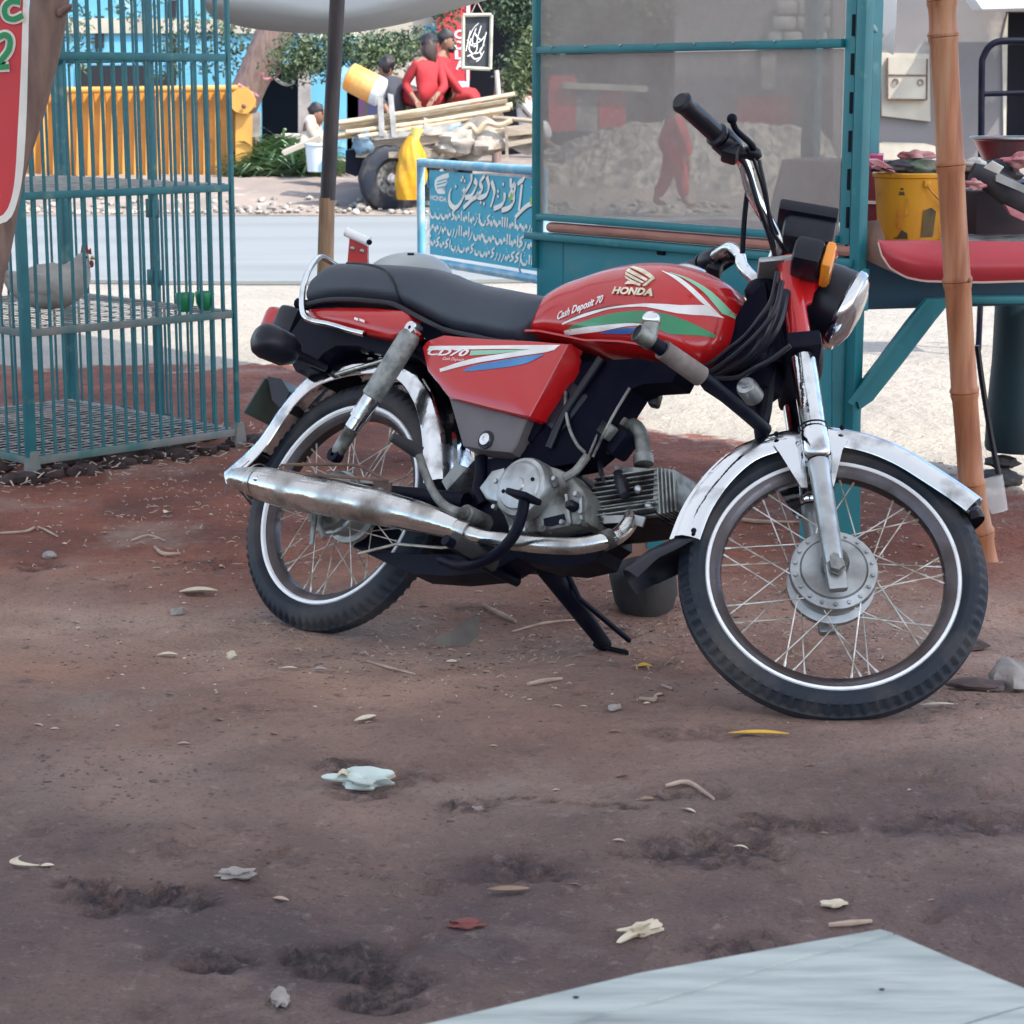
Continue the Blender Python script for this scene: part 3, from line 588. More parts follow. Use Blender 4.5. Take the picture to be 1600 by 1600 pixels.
# wing badge
WG = [[(983,416), (988,414), (1020,434), (1016,438)], [(982,425), (984,418), (1016,439), (1012,443)], [(982,433), (983,427), (1011,444), (1006,447)], [(984,440), (983,434), (1006,448), (1000,449)], [(990,447), (985,441), (1001,449), (1000,451)]]
bg_ = MB()
for A, B in [([(0.6629,-0.1,0.7778),(0.6967,-0.1,0.7678),(0.7287,-0.1,0.7527),(0.7406,-0.1,0.7439),(0.7285,-0.1,0.7258)], [(0.6581,-0.1,0.7738),(0.6913,-0.1,0.7612),(0.7176,-0.1,0.75),(0.7321,-0.1,0.7425),(0.7207,-0.1,0.7269)]),
             ([(0.6579,-0.1,0.7699),(0.688,-0.1,0.7573),(0.7265,-0.1,0.7411)], [(0.6589,-0.1,0.7621),(0.6871,-0.1,0.7508),(0.7233,-0.1,0.7372)]), ([(0.6598,-0.1,0.7595),(0.6879,-0.1,0.7483),(0.7211,-0.1,0.7346)], [(0.6635,-0.1,0.7531),(0.6866,-0.1,0.7431),(0.7175,-0.1,0.732)]),
             ([(0.6643,-0.1,0.7505),(0.686,-0.1,0.7405),(0.7149,-0.1,0.7307)], [(0.6695,-0.1,0.7441),(0.6872,-0.1,0.7366),(0.7128,-0.1,0.7281)]), ([(0.6792,-0.1,0.7378),(0.7006,-0.1,0.733),(0.7153,-0.1,0.7294)], [(0.6757,-0.1,0.73),(0.6969,-0.1,0.7304),(0.7151,-0.1,0.7255)])]:
    A = resamp(A, 10); B = resamp(B, 10); top = [onT(a, .004) for a in A] + [onT(b, .004) for b in B]; bot = [onT(a, 0) for a in A] + [onT(b, 0) for b in B]; n = 11
    vs = top + bot; fs = []
    for i in range(10):
        fs += [(i, i + 1, n + i + 1, n + i), (i, i + 1, 2 * n + i + 1, 2 * n + i), (n + i, n + i + 1, 3 * n + i + 1, 3 * n + i)]
    fs += [(0, n, 3 * n, 2 * n), (10, n + 10, 3 * n + 10, 2 * n + 10)]
    bg_.add((vs, fs))
bg_.build('wing_badge', MAT['badge_gold'], TK)
def lettering(s, o, e, h, name, mat, par, fn, shear=0, off=0, thick=0):
    # o, e: start and end of the baseline (x,z); scaled to fit between them; h letter height
    vs, fs = text_vf(s, 1, shear, off, 0)
    x0 = min(v.x for v in vs); x1 = max(v.x for v in vs); y1 = max(v.y for v in vs); o = V(o); e = V(e); d = e - o; n = V((-d.z, 0, d.x)).normalized()
    f2 = lambda v: o + d * ((v.x - x0) / (x1 - x0)) + n * (v.y / y1 * h)
    bm = bmesh.new(); me = bpy.data.meshes.new('x'); me.from_pydata([f2(v) for v in vs], [], fs); bm.from_mesh(me)
    for v in bm.verts: v.co = fn(v.co)
    if thick:
        r = bmesh.ops.extrude_face_region(bm, geom=bm.faces[:])
        for v in [g for g in r['geom'] if isinstance(g, bmesh.types.BMVert)]: v.co.y -= thick
    vv = [v.co.copy() for v in bm.verts]; bm.verts.index_update(); ff = [[v.index for v in f.verts] for f in bm.faces]; bm.free(); bpy.data.meshes.remove(me)
    return ob(name, (vv, ff), mat, par, smooth=0)
lettering('HONDA', (0.6534,-0.115,0.7103), (0.7531,-0.115,0.7059), .0145, 'maker_lettering', MAT['badge_gold'], TK, lambda p: onT(p, .001), 0, .045, .003)
lettering('Cash Deposit 70', (0.5248,-0.113,0.6598), (0.6359,-0.113,0.694), .016, 'tank_lettering', MAT['white_decal'], TK, lambda p: onT(p, .002), .35, .028)
cap = V((0.7011,0.02,0.8249)); ob('fuel_cap', lathe([(.03, -.02), (.032, .0), (.034, .004), (.034, .012), (.028, .018), (.012, .021), (0, .021)], (cap.x + .01, .02, t_zt(cap.x) - .004), (.12, 0, 1), 24), MAT['chrome'], TK)
# --- seat
SU = [(-0.202,-0.095,0.7805),(-0.1706,-0.095,0.7867),(-0.137,-0.095,0.787),(-0.0824,-0.095,0.7874),(-0.0238,-0.095,0.7849),(0.0519,-0.095,0.7841),(0.13,-0.095,0.7819),(0.1747,-0.095,0.7738),(0.2149,-0.095,0.7616),(0.2531,-0.095,0.7537),(0.2938,-0.095,0.7474),(0.344,-0.095,0.7413),(0.3973,-0.095,0.7339),(0.4487,-0.095,0.7294),(0.4939,-0.095,0.7262)]
SL = [(-0.173,-0.115,0.6733),(-0.1088,-0.115,0.685),(-0.0383,-0.115,0.6879),(0.0249,-0.115,0.6864),(0.082,-0.115,0.6834),(0.1446,-0.115,0.6638),(0.1961,-0.115,0.6471),(0.2358,-0.115,0.6358),(0.2822,-0.115,0.6291),(0.3273,-0.115,0.6237),(0.3634,-0.115,0.6182),(0.3981,-0.115,0.6153),(0.4305,-0.115,0.6178),(0.4561,-0.115,0.6611),(0.4901,-0.115,0.7124)]
xs0, xs1 = SL[0][0] , SU[-1][0]
SLs = [(p[0], p[2]) for p in SL]
def s_zt(x): return interp([(p[0], p[2]) for p in SU], x)
def s_zb(x): return interp(SLs, x)
def s_w(x): return interp([(-.33, .085), (-.30, .108), (-.24, .122), (-.05, .125), (.05, .12), (.15, .108), (.28, .105), (.36, .108), (.41, .108), (.44, .10), (.48, .085)], x)
def seat_vf(x0, x1, nx=44, na=36, grow=0):
    vs = []; fs = []
    for i in range(nx + 1):
        x = x0 + (x1 - x0) * i / nx; zt, zb, w = s_zt(x) + grow, s_zb(x), s_w(x) + grow; zt -= .03 * (max(0, (.04 - (x - x0)) / .04)) ** 2
        if zt - zb < .015: zb = zt - .015
        for k in range(na):
            a = 2 * pi * k / na; c, s = cos(a), sin(a); zc = zb + .45 * (zt - zb)
            y = w * abs(c) ** .55 * (1 if c > 0 else -1); z = zc + ((zt - zc) * abs(s) ** .62 if s > 0 else -(zc - zb) * abs(s) ** .5)
            if s > 0: y *= 1 - .10 * s
            vs.append((x, y, z))
    for i in range(nx):
        for k in range(na): fs.append((i * na + k, i * na + (k + 1) % na, (i + 1) * na + (k + 1) % na, (i + 1) * na + k))
    fs += [tuple(range(na)), tuple(range(nx * na, nx * na + na))]; return vs, fs
xr = SL[0][0] - .005
ST_ = ob('seat', seat_vf(xr, SU[-1][0] + .012), MAT['seat_vinyl'], BK, 60)
def s_y(x, z):
    zt, zb, w = s_zt(x), s_zb(x), s_w(x); zc = zb + .45 * (zt - zb)
    if z >= zc: s = min((z - zc) / (zt - zc), 1) ** (1 / .62)
    else: s = min((zc - z) / (zc - zb), 1) ** 2
    return w * max(1 - s * s, 0) ** .275 * (1 - .1 * s if z > zc else 1)
pp = [(-0.1053,-0.12,0.7734),(-0.0521,-0.12,0.7709),(-0.0011,-0.12,0.7627),(0.0353,-0.12,0.7516),(0.0588,-0.12,0.7348),(0.0788,-0.12,0.7124),(0.0906,-0.12,0.6871)]
ob('seat_piping', tube([(p[0], -s_y(p[0], p[2]) - .001, p[2]) for p in resamp(cat_rom(pp, 4), 30)], .0028, 8), MAT['black_plastic'], ST_)
base = [(p[0], -s_w(p[0]) * .97, p[2] - .004) for p in SL[:13]]
ob('seat_base', tube(base, .006, 8, 3), MAT['black_plastic'], ST_)
# --- tail
tc1 = [(-0.1751,-0.105,0.6642),(-0.1026,-0.105,0.6704),(0.0121,-0.105,0.6717),(0.1251,-0.105,0.6674),(0.1412,-0.105,0.6497),(0.143,-0.105,0.6218),(0.1034,-0.105,0.6065),(0.0365,-0.105,0.6112),(-0.0448,-0.105,0.6243),(-0.1271,-0.105,0.6348),(-0.1672,-0.105,0.6453)]
def shell(poly, y0, y1, bulge=.008, inset=.012):
    P = [V((p[0], 0, p[2])) for p in poly]; c = sum(P, V()) / len(P); n = len(P); vs = []; fs = []
    rings = [(1.0, y1), (1.0, y0 + inset * .6), (.965, y0 + inset * .15), (.90, y0), (.5, y0 - bulge * .8)]
    for k, y in rings: vs += [V((c.x + (p.x - c.x) * k, y, c.z + (p.z - c.z) * k)) for p in P]
    for r in range(len(rings) - 1):
        for i in range(n): fs.append((r * n + i, r * n + (i + 1) % n, (r + 1) * n + (i + 1) % n, (r + 1) * n + i))
    vs.append(V((c.x, y0 - bulge, c.z))); q = len(vs) - 1
    for i in range(n): fs.append(((len(rings) - 1) * n + i, (len(rings) - 1) * n + (i + 1) % n, q))
    return vs, fs
TC = MB(); TC.add(shell(tc1, -.112, -.06)); v2, f2_ = shell(tc1, -.112, -.06); TC.add(([V((p.x, -p.y, p.z)) for p in v2], f2_))
TCo = TC.build('tail_cowl', MAT['red_paint'], BK, 45)
ob('tail_lettering', ([V(p) + V((0, -.013, 0)) for p in [(-0.008,-0.112,0.644),(0.0044,-0.112,0.6415),(0.0067,-0.112,0.6358),(-0.0057,-0.112,0.6383)]] + [V(p) + V((0, -.013, 0)) for p in [(0.0081,-0.112,0.6416),(0.0248,-0.112,0.6378),(0.027,-0.112,0.6322),(0.0104,-0.112,0.636)]], [(0, 1, 2, 3), (4, 5, 6, 7)]), MAT['white_decal'], TCo)
gr = [(0.0489,-0.135,0.6037),(-0.001,-0.135,0.6106),(-0.0629,-0.135,0.6215),(-0.114,-0.135,0.6272),(-0.1484,-0.133,0.6387),(-0.1737,-0.128,0.6679),(-0.1946,-0.12,0.7076),(-0.208,-0.11,0.7442),(-0.222,-0.09,0.7781),(-0.2363,-0.06,0.8045)]
gp = [V(p) for p in gr]; gp += [V((gp[-1].x - .008, 0, gp[-1].z + .003))] + [V((p.x, -p.y, p.z)) for p in reversed(gp)]
ob('grab_rail', tube(gp, .0068, 10, 4), MAT['chrome'], BK)
# under-tail black bits, tail light, plate
ut = MB(); ut.add(prism([(p[0], -.09, p[2]) for p in [(-0.2083,-0.09,0.6504),(-0.1011,-0.09,0.6315),(0.06,-0.09,0.611),(0.1381,-0.09,0.5997),(0.1589,-0.09,0.5838),(0.0722,-0.09,0.5804),(-0.0086,-0.09,0.5943),(-0.0749,-0.09,0.5919),(-0.1062,-0.09,0.5733),(-0.1312,-0.09,0.539),(-0.1731,-0.09,0.5299),(-0.2051,-0.09,0.5577),(-0.224,-0.09,0.6159)]], (0, .18, 0)))
ut.build('rear_frame', MAT['black_metal'], BK)
tl = V((-0.3147,0,0.6494)); 
TLb = MB(); TLb.add(box((tl.x + .02, 0, tl.z), (.07, .13, .085), Mx.Rotation(.15, 3, 'Y'), .014)); TLo = TLb.build('tail_light', MAT['black_plastic'], BK)
ob('tail_lens', box((tl.x - .035, 0, tl.z + .006), (.05, .12, .072), Mx.Rotation(.15, 3, 'Y'), .016), MAT['tail_lens'], TLo)
for s in (-1, 1):
    c = V((-0.1487,-0.19,0.552)); d = V((-.30, -1, .02)) if s < 0 else V((-.30, 1, .02))
    c = V((c.x, c.y * -s, c.z)) if s > 0 else c
    b = MB(); d.normalize()
    b.add(lathe([(.008, -.13), (.011, -.06), (.024, -.052), (.036, -.03), (.0385, .02), (.034, .035), (.022, .044), (0, .046)], c, d, 22)); b.build('indicator', MAT['black_plastic'], BK)
pl = MB(); pc = V((-0.3359,0,0.485)); pl.add(box((0, 0, 0), (.006, .085, .09), None, .002)); PLo = MB().add((pl.v, pl.f), Mx.Translation(pc) @ Mx.Rotation(.38, 4, 'Y')).build('number_plate', MAT['plate_green'], BK)
ob('plate_bracket', prism([(p[0], -.04, p[2]) for p in [(-0.3146,-0.04,0.5309),(-0.2673,-0.04,0.5272),(-0.2308,-0.04,0.4994),(-0.2374,-0.04,0.4578),(-0.2768,-0.04,0.4777)]], (0, .08, 0)), MAT['black_plastic'], BK)
# rear mudguard
re_ = [(-0.3275,-0.062,0.2907),(-0.2798,-0.062,0.3339),(-0.2467,-0.062,0.3758),(-0.212,-0.062,0.451),(-0.1736,-0.062,0.5027),(-0.1357,-0.062,0.5308),(-0.0933,-0.062,0.5473),(-0.037,-0.062,0.5613),(0.0323,-0.062,0.5686),(0.0744,-0.062,0.5661),(0.1162,-0.062,0.5539),(0.1545,-0.062,0.5306),(0.1996,-0.062,0.4887),(0.2411,-0.062,0.4229),(0.2799,-0.062,0.3313)]
RG = ob('rear_mudguard', guard(re_, .062, .036, .022), MAT['chrome'], BK)
flap([(-0.2709,-0.062,0.3419),(-0.3047,-0.062,0.3101),(-0.343,-0.062,0.2689)], .062, .030, 'mud_flap', MAT['black_plastic'], ID, RG)
ob('guard_stay', tube([(-0.073,-0.068,0.5358),(-0.0131,-0.068,0.5543),(0.0544,-0.068,0.5742),(0.0762,-0.07,0.5941)], .0042, 8, 3), MAT['chrome_worn'], RG)
for q in [(-0.153,-0.06,0.6245),(-0.0153,-0.06,0.5975),(0.0232,-0.06,0.5961)]: ob('lug_nut', lathe([(.004, -.004), (.011, -.004), (.011, .004), (.004, .004)], q, (0, 1, 0), 12), MAT['chrome_worn'], BK)
# --- side cover
sc_ = [(0.1961,-0.118,0.5893),(0.2049,-0.118,0.6034),(0.2456,-0.118,0.6171),(0.3678,-0.118,0.6131),(0.4838,-0.118,0.6131),(0.581,-0.118,0.61),(0.5694,-0.118,0.5708),(0.5507,-0.118,0.5066),(0.5361,-0.118,0.4581),(0.5147,-0.118,0.4594),(0.4204,-0.118,0.4708),(0.313,-0.118,0.486),(0.2307,-0.118,0.5414)]
SCo = ob('side_cover', shell(sc_, -.118, -.075, .004, .012), MAT['red_paint'], BK, 30)
ff_ = [(0.5801,-0.117,0.6104),(0.5825,-0.085,0.5921),(0.5865,-0.075,0.5676),(0.5666,-0.075,0.5108),(0.5451,-0.075,0.463),(0.5351,-0.117,0.4584),(0.5498,-0.117,0.5069),(0.5685,-0.117,0.5711)]
fv = [V(p) for p in ff_]; ob('side_cover_front', (fv + [p + V((0, .012, 0)) for p in fv], [(0, 1, 2, 7), (7, 2, 3, 6), (6, 3, 4, 5), (8, 15, 10, 9), (15, 14, 11, 10), (14, 13, 12, 11)] + [(i, (i + 1) % 8, 8 + (i + 1) % 8, 8 + i) for i in range(8)]), MAT['red_paint'], SCo, 20)
def onS(p, off=.0011):
    P = [V((q[0], 0, q[2])) for q in sc_]; c = sum(P, V()) / len(P); v = V((p[0] - c.x, 0, p[-1] - c.z)); best = 9
    for a, b in zip(P, P[1:] + P[:1]):  # radial position inside the outline
        e = b - a; den = v.x * e.z - v.z * e.x
        if abs(den) > 1e-9:
            t = ((a.x - c.x) * e.z - (a.z - c.z) * e.x) / den; u_ = ((a.x - c.x) * v.z - (a.z - c.z) * v.x) / den
            if t > 0 and -.001 <= u_ <= 1.001: best = min(best, t)
    k = 1 / best; y = -.118 + (-.0032 * (1 - (k - .0) / .5) - .0008 * .0 if k < .5 else 0)
    y = -.118 - (.004 - .0008 * k / .5 if k < .5 else .0032 * (.9 - k) / .4 if k < .9 else -.0018 * (k - .9) / .065 if k < .965 else -.0018 - .0054 * (k - .965) / .035)
    return V((p[0], y - off, p[-1]))
def sstrip(a, b, mat, off=.0011): return strip(a, b, 'stripe', mat, SCo, lambda p: onS(p, off))
sstrip([(0.2242,-0.118,0.5903),(0.3238,-0.118,0.594),(0.4395,-0.118,0.5996),(0.5605,-0.118,0.6054)], [(0.2208,-0.118,0.5806),(0.3268,-0.118,0.586),(0.4424,-0.118,0.5918),(0.5488,-0.118,0.5933)], MAT['white_decal'])
sstrip([(0.2704,-0.118,0.5432),(0.351,-0.118,0.5668),(0.4452,-0.118,0.584),(0.5213,-0.118,0.5987),(0.5578,-0.118,0.604)], [(0.2747,-0.118,0.5366),(0.3628,-0.118,0.558),(0.4566,-0.118,0.5752),(0.5254,-0.118,0.5871),(0.5457,-0.118,0.5931)], MAT['white_decal'], .0014)
sstrip([(0.3413,-0.118,0.5839),(0.4106,-0.118,0.5879),(0.4849,-0.118,0.5921)], [(0.3419,-0.118,0.5732),(0.4135,-0.118,0.5801),(0.4853,-0.118,0.5908)], MAT['mint_decal'], .0013)
sstrip([(0.3364,-0.118,0.5421),(0.3643,-0.118,0.554),(0.4499,-0.118,0.571),(0.5263,-0.118,0.5846)], [(0.3374,-0.118,0.5395),(0.4086,-0.118,0.548),(0.4859,-0.118,0.562),(0.5272,-0.118,0.582)], MAT['blue_decal'], .0012)
lettering('CD70', (0.2245,-0.118,0.5712), (0.3373,-0.118,0.5717), .0145, 'cover_lettering', MAT['white_decal'], SCo, lambda p: onS(p, .0017), .3, .03)
lettering('Cash Deposit', (0.2718,-0.118,0.5622), (0.3312,-0.118,0.5606), .006, 'cover_lettering', MAT['white_decal'], SCo, lambda p: onS(p, .0017), .3, .0)
gp_ = [(0.2996,-0.105,0.4915),(0.5156,-0.105,0.4591),(0.5085,-0.105,0.407),(0.5002,-0.105,0.3896),(0.4397,-0.105,0.3891),(0.3743,-0.105,0.3937)]
GPo = ob('lower_cover', shell(gp_, -.105, -.05, .003, .008), MAT['grey_panel'], BK, 30)
bl = V((0.4339,-0.109,0.4095)); ob('cover_screw', lathe([(0, -.004), (.004, -.004), (.0045, -.006), (.012, -.005), (.013, 0)], bl, (0, 1, 0), 16), MAT['chrome'], GPo); ob('screw_washer', lathe([(0, -.001), (.0185, -.001), (.0185, .002)], bl, (0, 1, 0), 18), MAT['black_plastic'], GPo)
# --- frame tubes
fm = MB()
hs = fk(.9, 0, -.038); hb_ = fk(.74, 0, -.038)
fm.add(tube([(hs.x - .01, 0, hs.z - .02), (.70, 0, .655), (.45, 0, .60), (.20, 0, .58), (-.1, 0, .62)], .028, 10, 3))
fm.add(tube([(.62, 0, .56), (.52, 0, .46), (.47, 0, .36), (.46, 0, .22)], .026, 10, 3))
for s in (-1, 1): fm.add(tube([(.44, .06 * s, .44), (.30, .09 * s, .52), (.05, .10 * s, .64), (-.22, .10 * s, .68)], .012, 8, 3))
fm.add(prism([(p[0], -.075, p[2]) for p in [(0.579,-0.075,0.5894),(0.7214,-0.075,0.6018),(0.8181,-0.075,0.587),(0.8096,-0.075,0.5591),(0.7453,-0.075,0.5522),(0.719,-0.075,0.5407),(0.6963,-0.075,0.4863),(0.6784,-0.075,0.422),(0.6471,-0.075,0.392),(0.5819,-0.075,0.3768),(0.4834,-0.075,0.3822),(0.5397,-0.075,0.451)]], (0, .06, 0)))
fm.add(prism([(p[0], -.08, p[2]) for p in [(0.1059,-0.08,0.6589),(0.3988,-0.08,0.6268),(0.5329,-0.08,0.6183),(0.2749,-0.08,0.4997),(0.2269,-0.08,0.5794)]], (0, .16, 0)))
fm.add(prism([(p[0], -.03, p[2]) for p in [(0.801,-0.03,0.6038),(0.8624,-0.03,0.663),(0.8891,-0.03,0.7394),(0.92,-0.03,0.7778),(0.9637,-0.03,0.6789),(0.9792,-0.03,0.5811),(0.9404,-0.03,0.5484),(0.8507,-0.03,0.5622)]], (0, .06, 0)))
fm.build('frame', MAT['frame_black'], BK)
ob('frame_tube', tube([(0.6369,-0.082,0.5955),(0.6104,-0.082,0.5363),(0.5838,-0.082,0.4769),(0.57,-0.08,0.4126)], .009, 10, 3), MAT['black_plastic'], BK)
ob('cable', tube([(0.7251,-0.085,0.5397),(0.7023,-0.085,0.4767),(0.6838,-0.085,0.4012)], .0028, 8, 3), MAT['alloy_dirty'], BK)
ob('cover_mount', box((0.5037,-0.055,0.4534), (.06, .05, .05), Mx.Rotation(.4, 3, 'Y'), .006), MAT['frame_black'], BK)
ob('air_box', box((0.5667,-0.05,0.5008), (.09, .06, .10), Mx.Rotation(.5, 3, 'Y'), .012), MAT['black_plastic'], BK)
ob('inner_cowl', ball((0.8802,0.02,0.6965), .042, 16, 10, (.8, .9, 1.4), nz=.15), MAT['black_plastic'], BK)
ig = V((0.9652,-0.07,0.565)); ob('ignition_switch', lathe([(0, 0), (.007, 0), (.008, .003), (.016, .004), (.019, .01), (.019, .045), (0, .045)], ig, (-.1, .9, -.15), 20), MAT['alloy'], BK)

# --- rear suspension, swing arm
for s in (-1, 1):
    a = V((0.1822,-0.135,0.6136)); b = V((0.0652,-0.13,0.3424)); a.y *= -s; b.y *= -s
    if s < 0: pass
    a.y = .135 * s; b.y = .13 * s
    d = (b - a).normalized(); L = (b - a).length
    sh = ob('shock_cover', lathe([(.008, -.002), (.019, .004), (.0225, .016), (.0225, L * .52), (.020, L * .53)], a, d, 24), MAT['shock_tape'] if 'shock_tape' in MAT else pm('shock_tape', (.30, .31, .30), (.15, .16, .16), sc=45, rough=.5, metal=.35, bump=.7, bsc=38), BK)
    ob('shock_chrome', lathe([(.02, L * .52), (.020, L * .70), (.0165, L * .705), (.0165, L * .78), (.014, L * .79)], a, d, 20), MAT['chrome'], sh)
    ob('shock_body', lathe([(.0145, L * .74), (.0145, L * .95), (.011, L * .985), (0, L)], a, d, 18), MAT['alloy_dirty'], sh)
    ob('shock_eye', lathe([(.004, -.010), (.0145, -.010), (.0145, .010), (.004, .010)], b, (0, 1, 0), 16), MAT['black_metal'], sh)
    ob('shock_bolt', lathe([(.004, -.014), (.0135, -.014), (.0155, -.008), (.0155, .01), (.004, .012)], a - d * .004 , (0, 1, 0), 16), MAT['chrome'], sh)
    ob('swing_arm', tube([(0, .105 * s, RR_), (.16, .095 * s, .285), (.40, .075 * s, .29)], [.014, .016, .02], 10, 4), MAT['black_metal'], BK)
    ra = MB(); ra.add(cyl((0, -.14 * -s if s > 0 else -.14, RR_), (0, 0, RR_), .008, 8)); ra.add(lathe([(0, 0), (.014, 0), (.014, .012), (0, .012)], (0, .138 * s, RR_), (0, s, 0), 6)); ra.build('rear_axle', MAT['alloy_dirty'], BK)
bp = MB(); bp.add(lathe([(0, -.075), (.02, -.073), (.052, -.062), (.063, -.05), (.063, -.036), (0, -.036)], (0, 0, RR_), (0, 1, 0), 28)); bp.add(tube([(0, -.07, .27), (.03, -.082, .205), (.06, -.088, .18)], .006, 8)); bp.build('brake_plate', MAT['alloy_dirty'], BK)
ob('brake_arm', box((.012, -.085, .215), (.012, .006, .11), Mx.Rotation(-.25, 3, 'Y'), .003), MAT['alloy_dirty'], BK)
ob('brake_rod', tube([(0.1793,-0.1,0.1556),(0.2744,-0.1,0.1853),(0.4028,-0.11,0.1875),(0.4557,-0.1,0.2013)], .003, 8), MAT['spoke_steel'], BK)
cc = MB(); 
cc.add(prism([(.42, .055, .36), (.40, .055, .375), (.1, .055, .335), (0, .055, .34), (-.05, .055, .27), (0, .055, .20), (.1, .055, .205), (.40, .055, .215), (.43, .055, .25)], (0, .03, 0)))
cc.build('chain_case', MAT['black_metal'], BK)
ob('tool_tray', prism([(p[0], -.06, p[2]) for p in [(0.3043,-0.06,0.3313),(0.3274,-0.06,0.3705),(0.3875,-0.06,0.3605),(0.42,-0.06,0.3407),(0.3969,-0.06,0.3126),(0.3299,-0.06,0.3095)]], (0, .12, 0)), MAT['alloy_dirty'], BK)
# --- silencer and exhaust
ms = [(-0.1704,-0.17,0.2545),(-0.1457,-0.17,0.2621),(0.0036,-0.17,0.2509),(0.1721,-0.168,0.2432),(0.2965,-0.165,0.2356),(0.3821,-0.162,0.229),(0.4733,-0.155,0.2183)]
mp = [V(p) for p in ms]
MU = ob('silencer', tube(resamp(cat_rom(mp, 4), 60), [.019, .028, .0355, .0385, .039, .0385, .038, .037, .0355, .033, .030, .026, .019], 28), MAT['chrome_worn'], BK)
k0 = mp[0] + (mp[1] - mp[0]) * .9; ob('silencer_ring', lathe([(.037, 0), (.0395, .0025), (.0375, .005)], mp[1].lerp(mp[2], .34), mp[2] - mp[1], 28), MAT['chrome_worn'], MU)
ob('silencer_screw', ball((-0.0592,-0.205,0.257), .006, 8, 6), MAT['chrome'], MU)
hp = [(0.4669,-0.155,0.2177),(0.5278,-0.15,0.209),(0.6061,-0.148,0.2076),(0.6803,-0.145,0.2099),(0.7523,-0.135,0.2193),(0.7939,-0.12,0.238),(0.8022,-0.095,0.259),(0.7983,-0.07,0.2911),(0.7815,-0.05,0.3206)]
HPo = ob('exhaust_pipe', tube(hp, .0155, 16, 6), MAT['chrome_worn'], BK)
ob('exhaust_clamp', tube([hp[0], V(hp[0]).lerp(V(hp[1]), .55)], [.0195, .0195], 16), MAT['chrome_worn'], HPo)
ob('exhaust_clamp', tube([V(hp[5]).lerp(V(hp[6]), -.1), V(hp[5]).lerp(V(hp[6]), .45)], [.0185, .0185], 16), MAT['alloy_dirty'], HPo)
ob('silencer_bracket', prism([(0.2122,-0.15,0.2927),(0.2613,-0.15,0.2941),(0.2704,-0.15,0.2579),(0.2284,-0.15,0.2569)], (0, .004, 0)), MAT['rust'], MU)
ob('bracket_bolt', lathe([(0, -.006), (.009, -.005), (.011, 0)], (0.2414,-0.151,0.2709), (0, 1, 0), 10), MAT['alloy'], MU)
# passenger footrest stay (rusty wire loop)
pw = [(0.2603,-0.16,0.2932),(0.2104,-0.17,0.3082),(0.1767,-0.175,0.3145),(0.084,-0.18,0.307),(-0.0196,-0.185,0.296),(0.0145,-0.19,0.2818),(0.1042,-0.19,0.2821),(0.2012,-0.18,0.2881),(0.2564,-0.165,0.2924)]
ob('passenger_footrest', tube(pw, .0034, 8, 3), MAT['rust'], BK)
# --- engine
EN = MB()
cov = [(0.4642,-0.105,0.3095),(0.4827,-0.105,0.3483),(0.532,-0.105,0.3689),(0.5742,-0.105,0.3759),(0.6205,-0.105,0.3693),(0.658,-0.105,0.3597),(0.7016,-0.105,0.3309),(0.7177,-0.105,0.315),(0.7266,-0.105,0.2715),(0.6784,-0.105,0.257),(0.6295,-0.105,0.2424),(0.5532,-0.105,0.2349),(0.5232,-0.105,0.2687)]
EN.add(shell(cov, -.105, -.03, .004, .016))
ENo = EN.build('engine', MAT['alloy_dirty'], BK, 35)
cc0 = V((0.5743,-0.115,0.3179)); 
ob('clutch_cover', lathe([(0, -.030), (.014, -.030), (.016, -.026), (.044, -.024), (.047, -.020), (.049, -.021), (.056, -.018), (.060, -.008), (.060, .02)], cc0, (0, 1, 0), 40), MAT['alloy'], ENo)
for a in (25, 205): ob('cover_screw', cyl(cc0 + V((cos(R(a)) * .034, -.0265, sin(R(a)) * .034)), cc0 + V((cos(R(a)) * .034, -.02, sin(R(a)) * .034)), .004, 8), MAT['black_metal'], ENo)
ob('generator_cover', shell([(0.4595,-0.1,0.3108),(0.479,-0.1,0.3472),(0.5068,-0.1,0.3558),(0.5244,-0.1,0.3252),(0.5222,-0.1,0.2868),(0.4853,-0.1,0.2899)], -.118, -.06, .002, .01), MAT['alloy'], ENo, 35)
ob('crankcase', prism([(p[0], -.06, p[2]) for p in [(0.3156,-0.06,0.3016),(0.372,-0.06,0.3792),(0.4659,-0.06,0.3967),(0.5973,-0.06,0.3897),(0.6803,-0.06,0.352),(0.7092,-0.06,0.2673),(0.6805,-0.06,0.2396),(0.6132,-0.06,0.2102),(0.4728,-0.06,0.1979),(0.3974,-0.06,0.2211)]], (0, .13, 0)), MAT['black_metal'], ENo)
for q in [(0.6383,-0.112,0.3344),(0.7175,-0.112,0.2696),(0.6406,-0.112,0.2486),(0.5646,-0.112,0.2412)]: ob('case_bolt', cyl(V(q) + V((0, -.002, 0)), V(q) + V((0, .02, 0)), .006, 8), MAT['alloy_dirty'], ENo)
for q in [(0.4998,-0.12,0.3265),(0.5132,-0.12,0.2767),(0.5345,-0.12,0.3421),(0.6384,-0.12,0.3429),(0.6992,-0.12,0.3181),(0.7225,-0.12,0.2858),(0.685,-0.12,0.2626),(0.6032,-0.12,0.2399)]: ob('cover_bolt', lathe([(0, -.004), (.0045, -.004), (.0055, -.002), (.0055, .006)], q, (0, 1, 0), 6), MAT['alloy'], ENo)
ob('oil_filler', lathe([(0, -.012), (.006, -.012), (.009, -.008), (.0105, .0), (.0105, .014)], (0.6921,-0.115,0.297), (0, 1, 0), 12), MAT['black_plastic'], ENo)
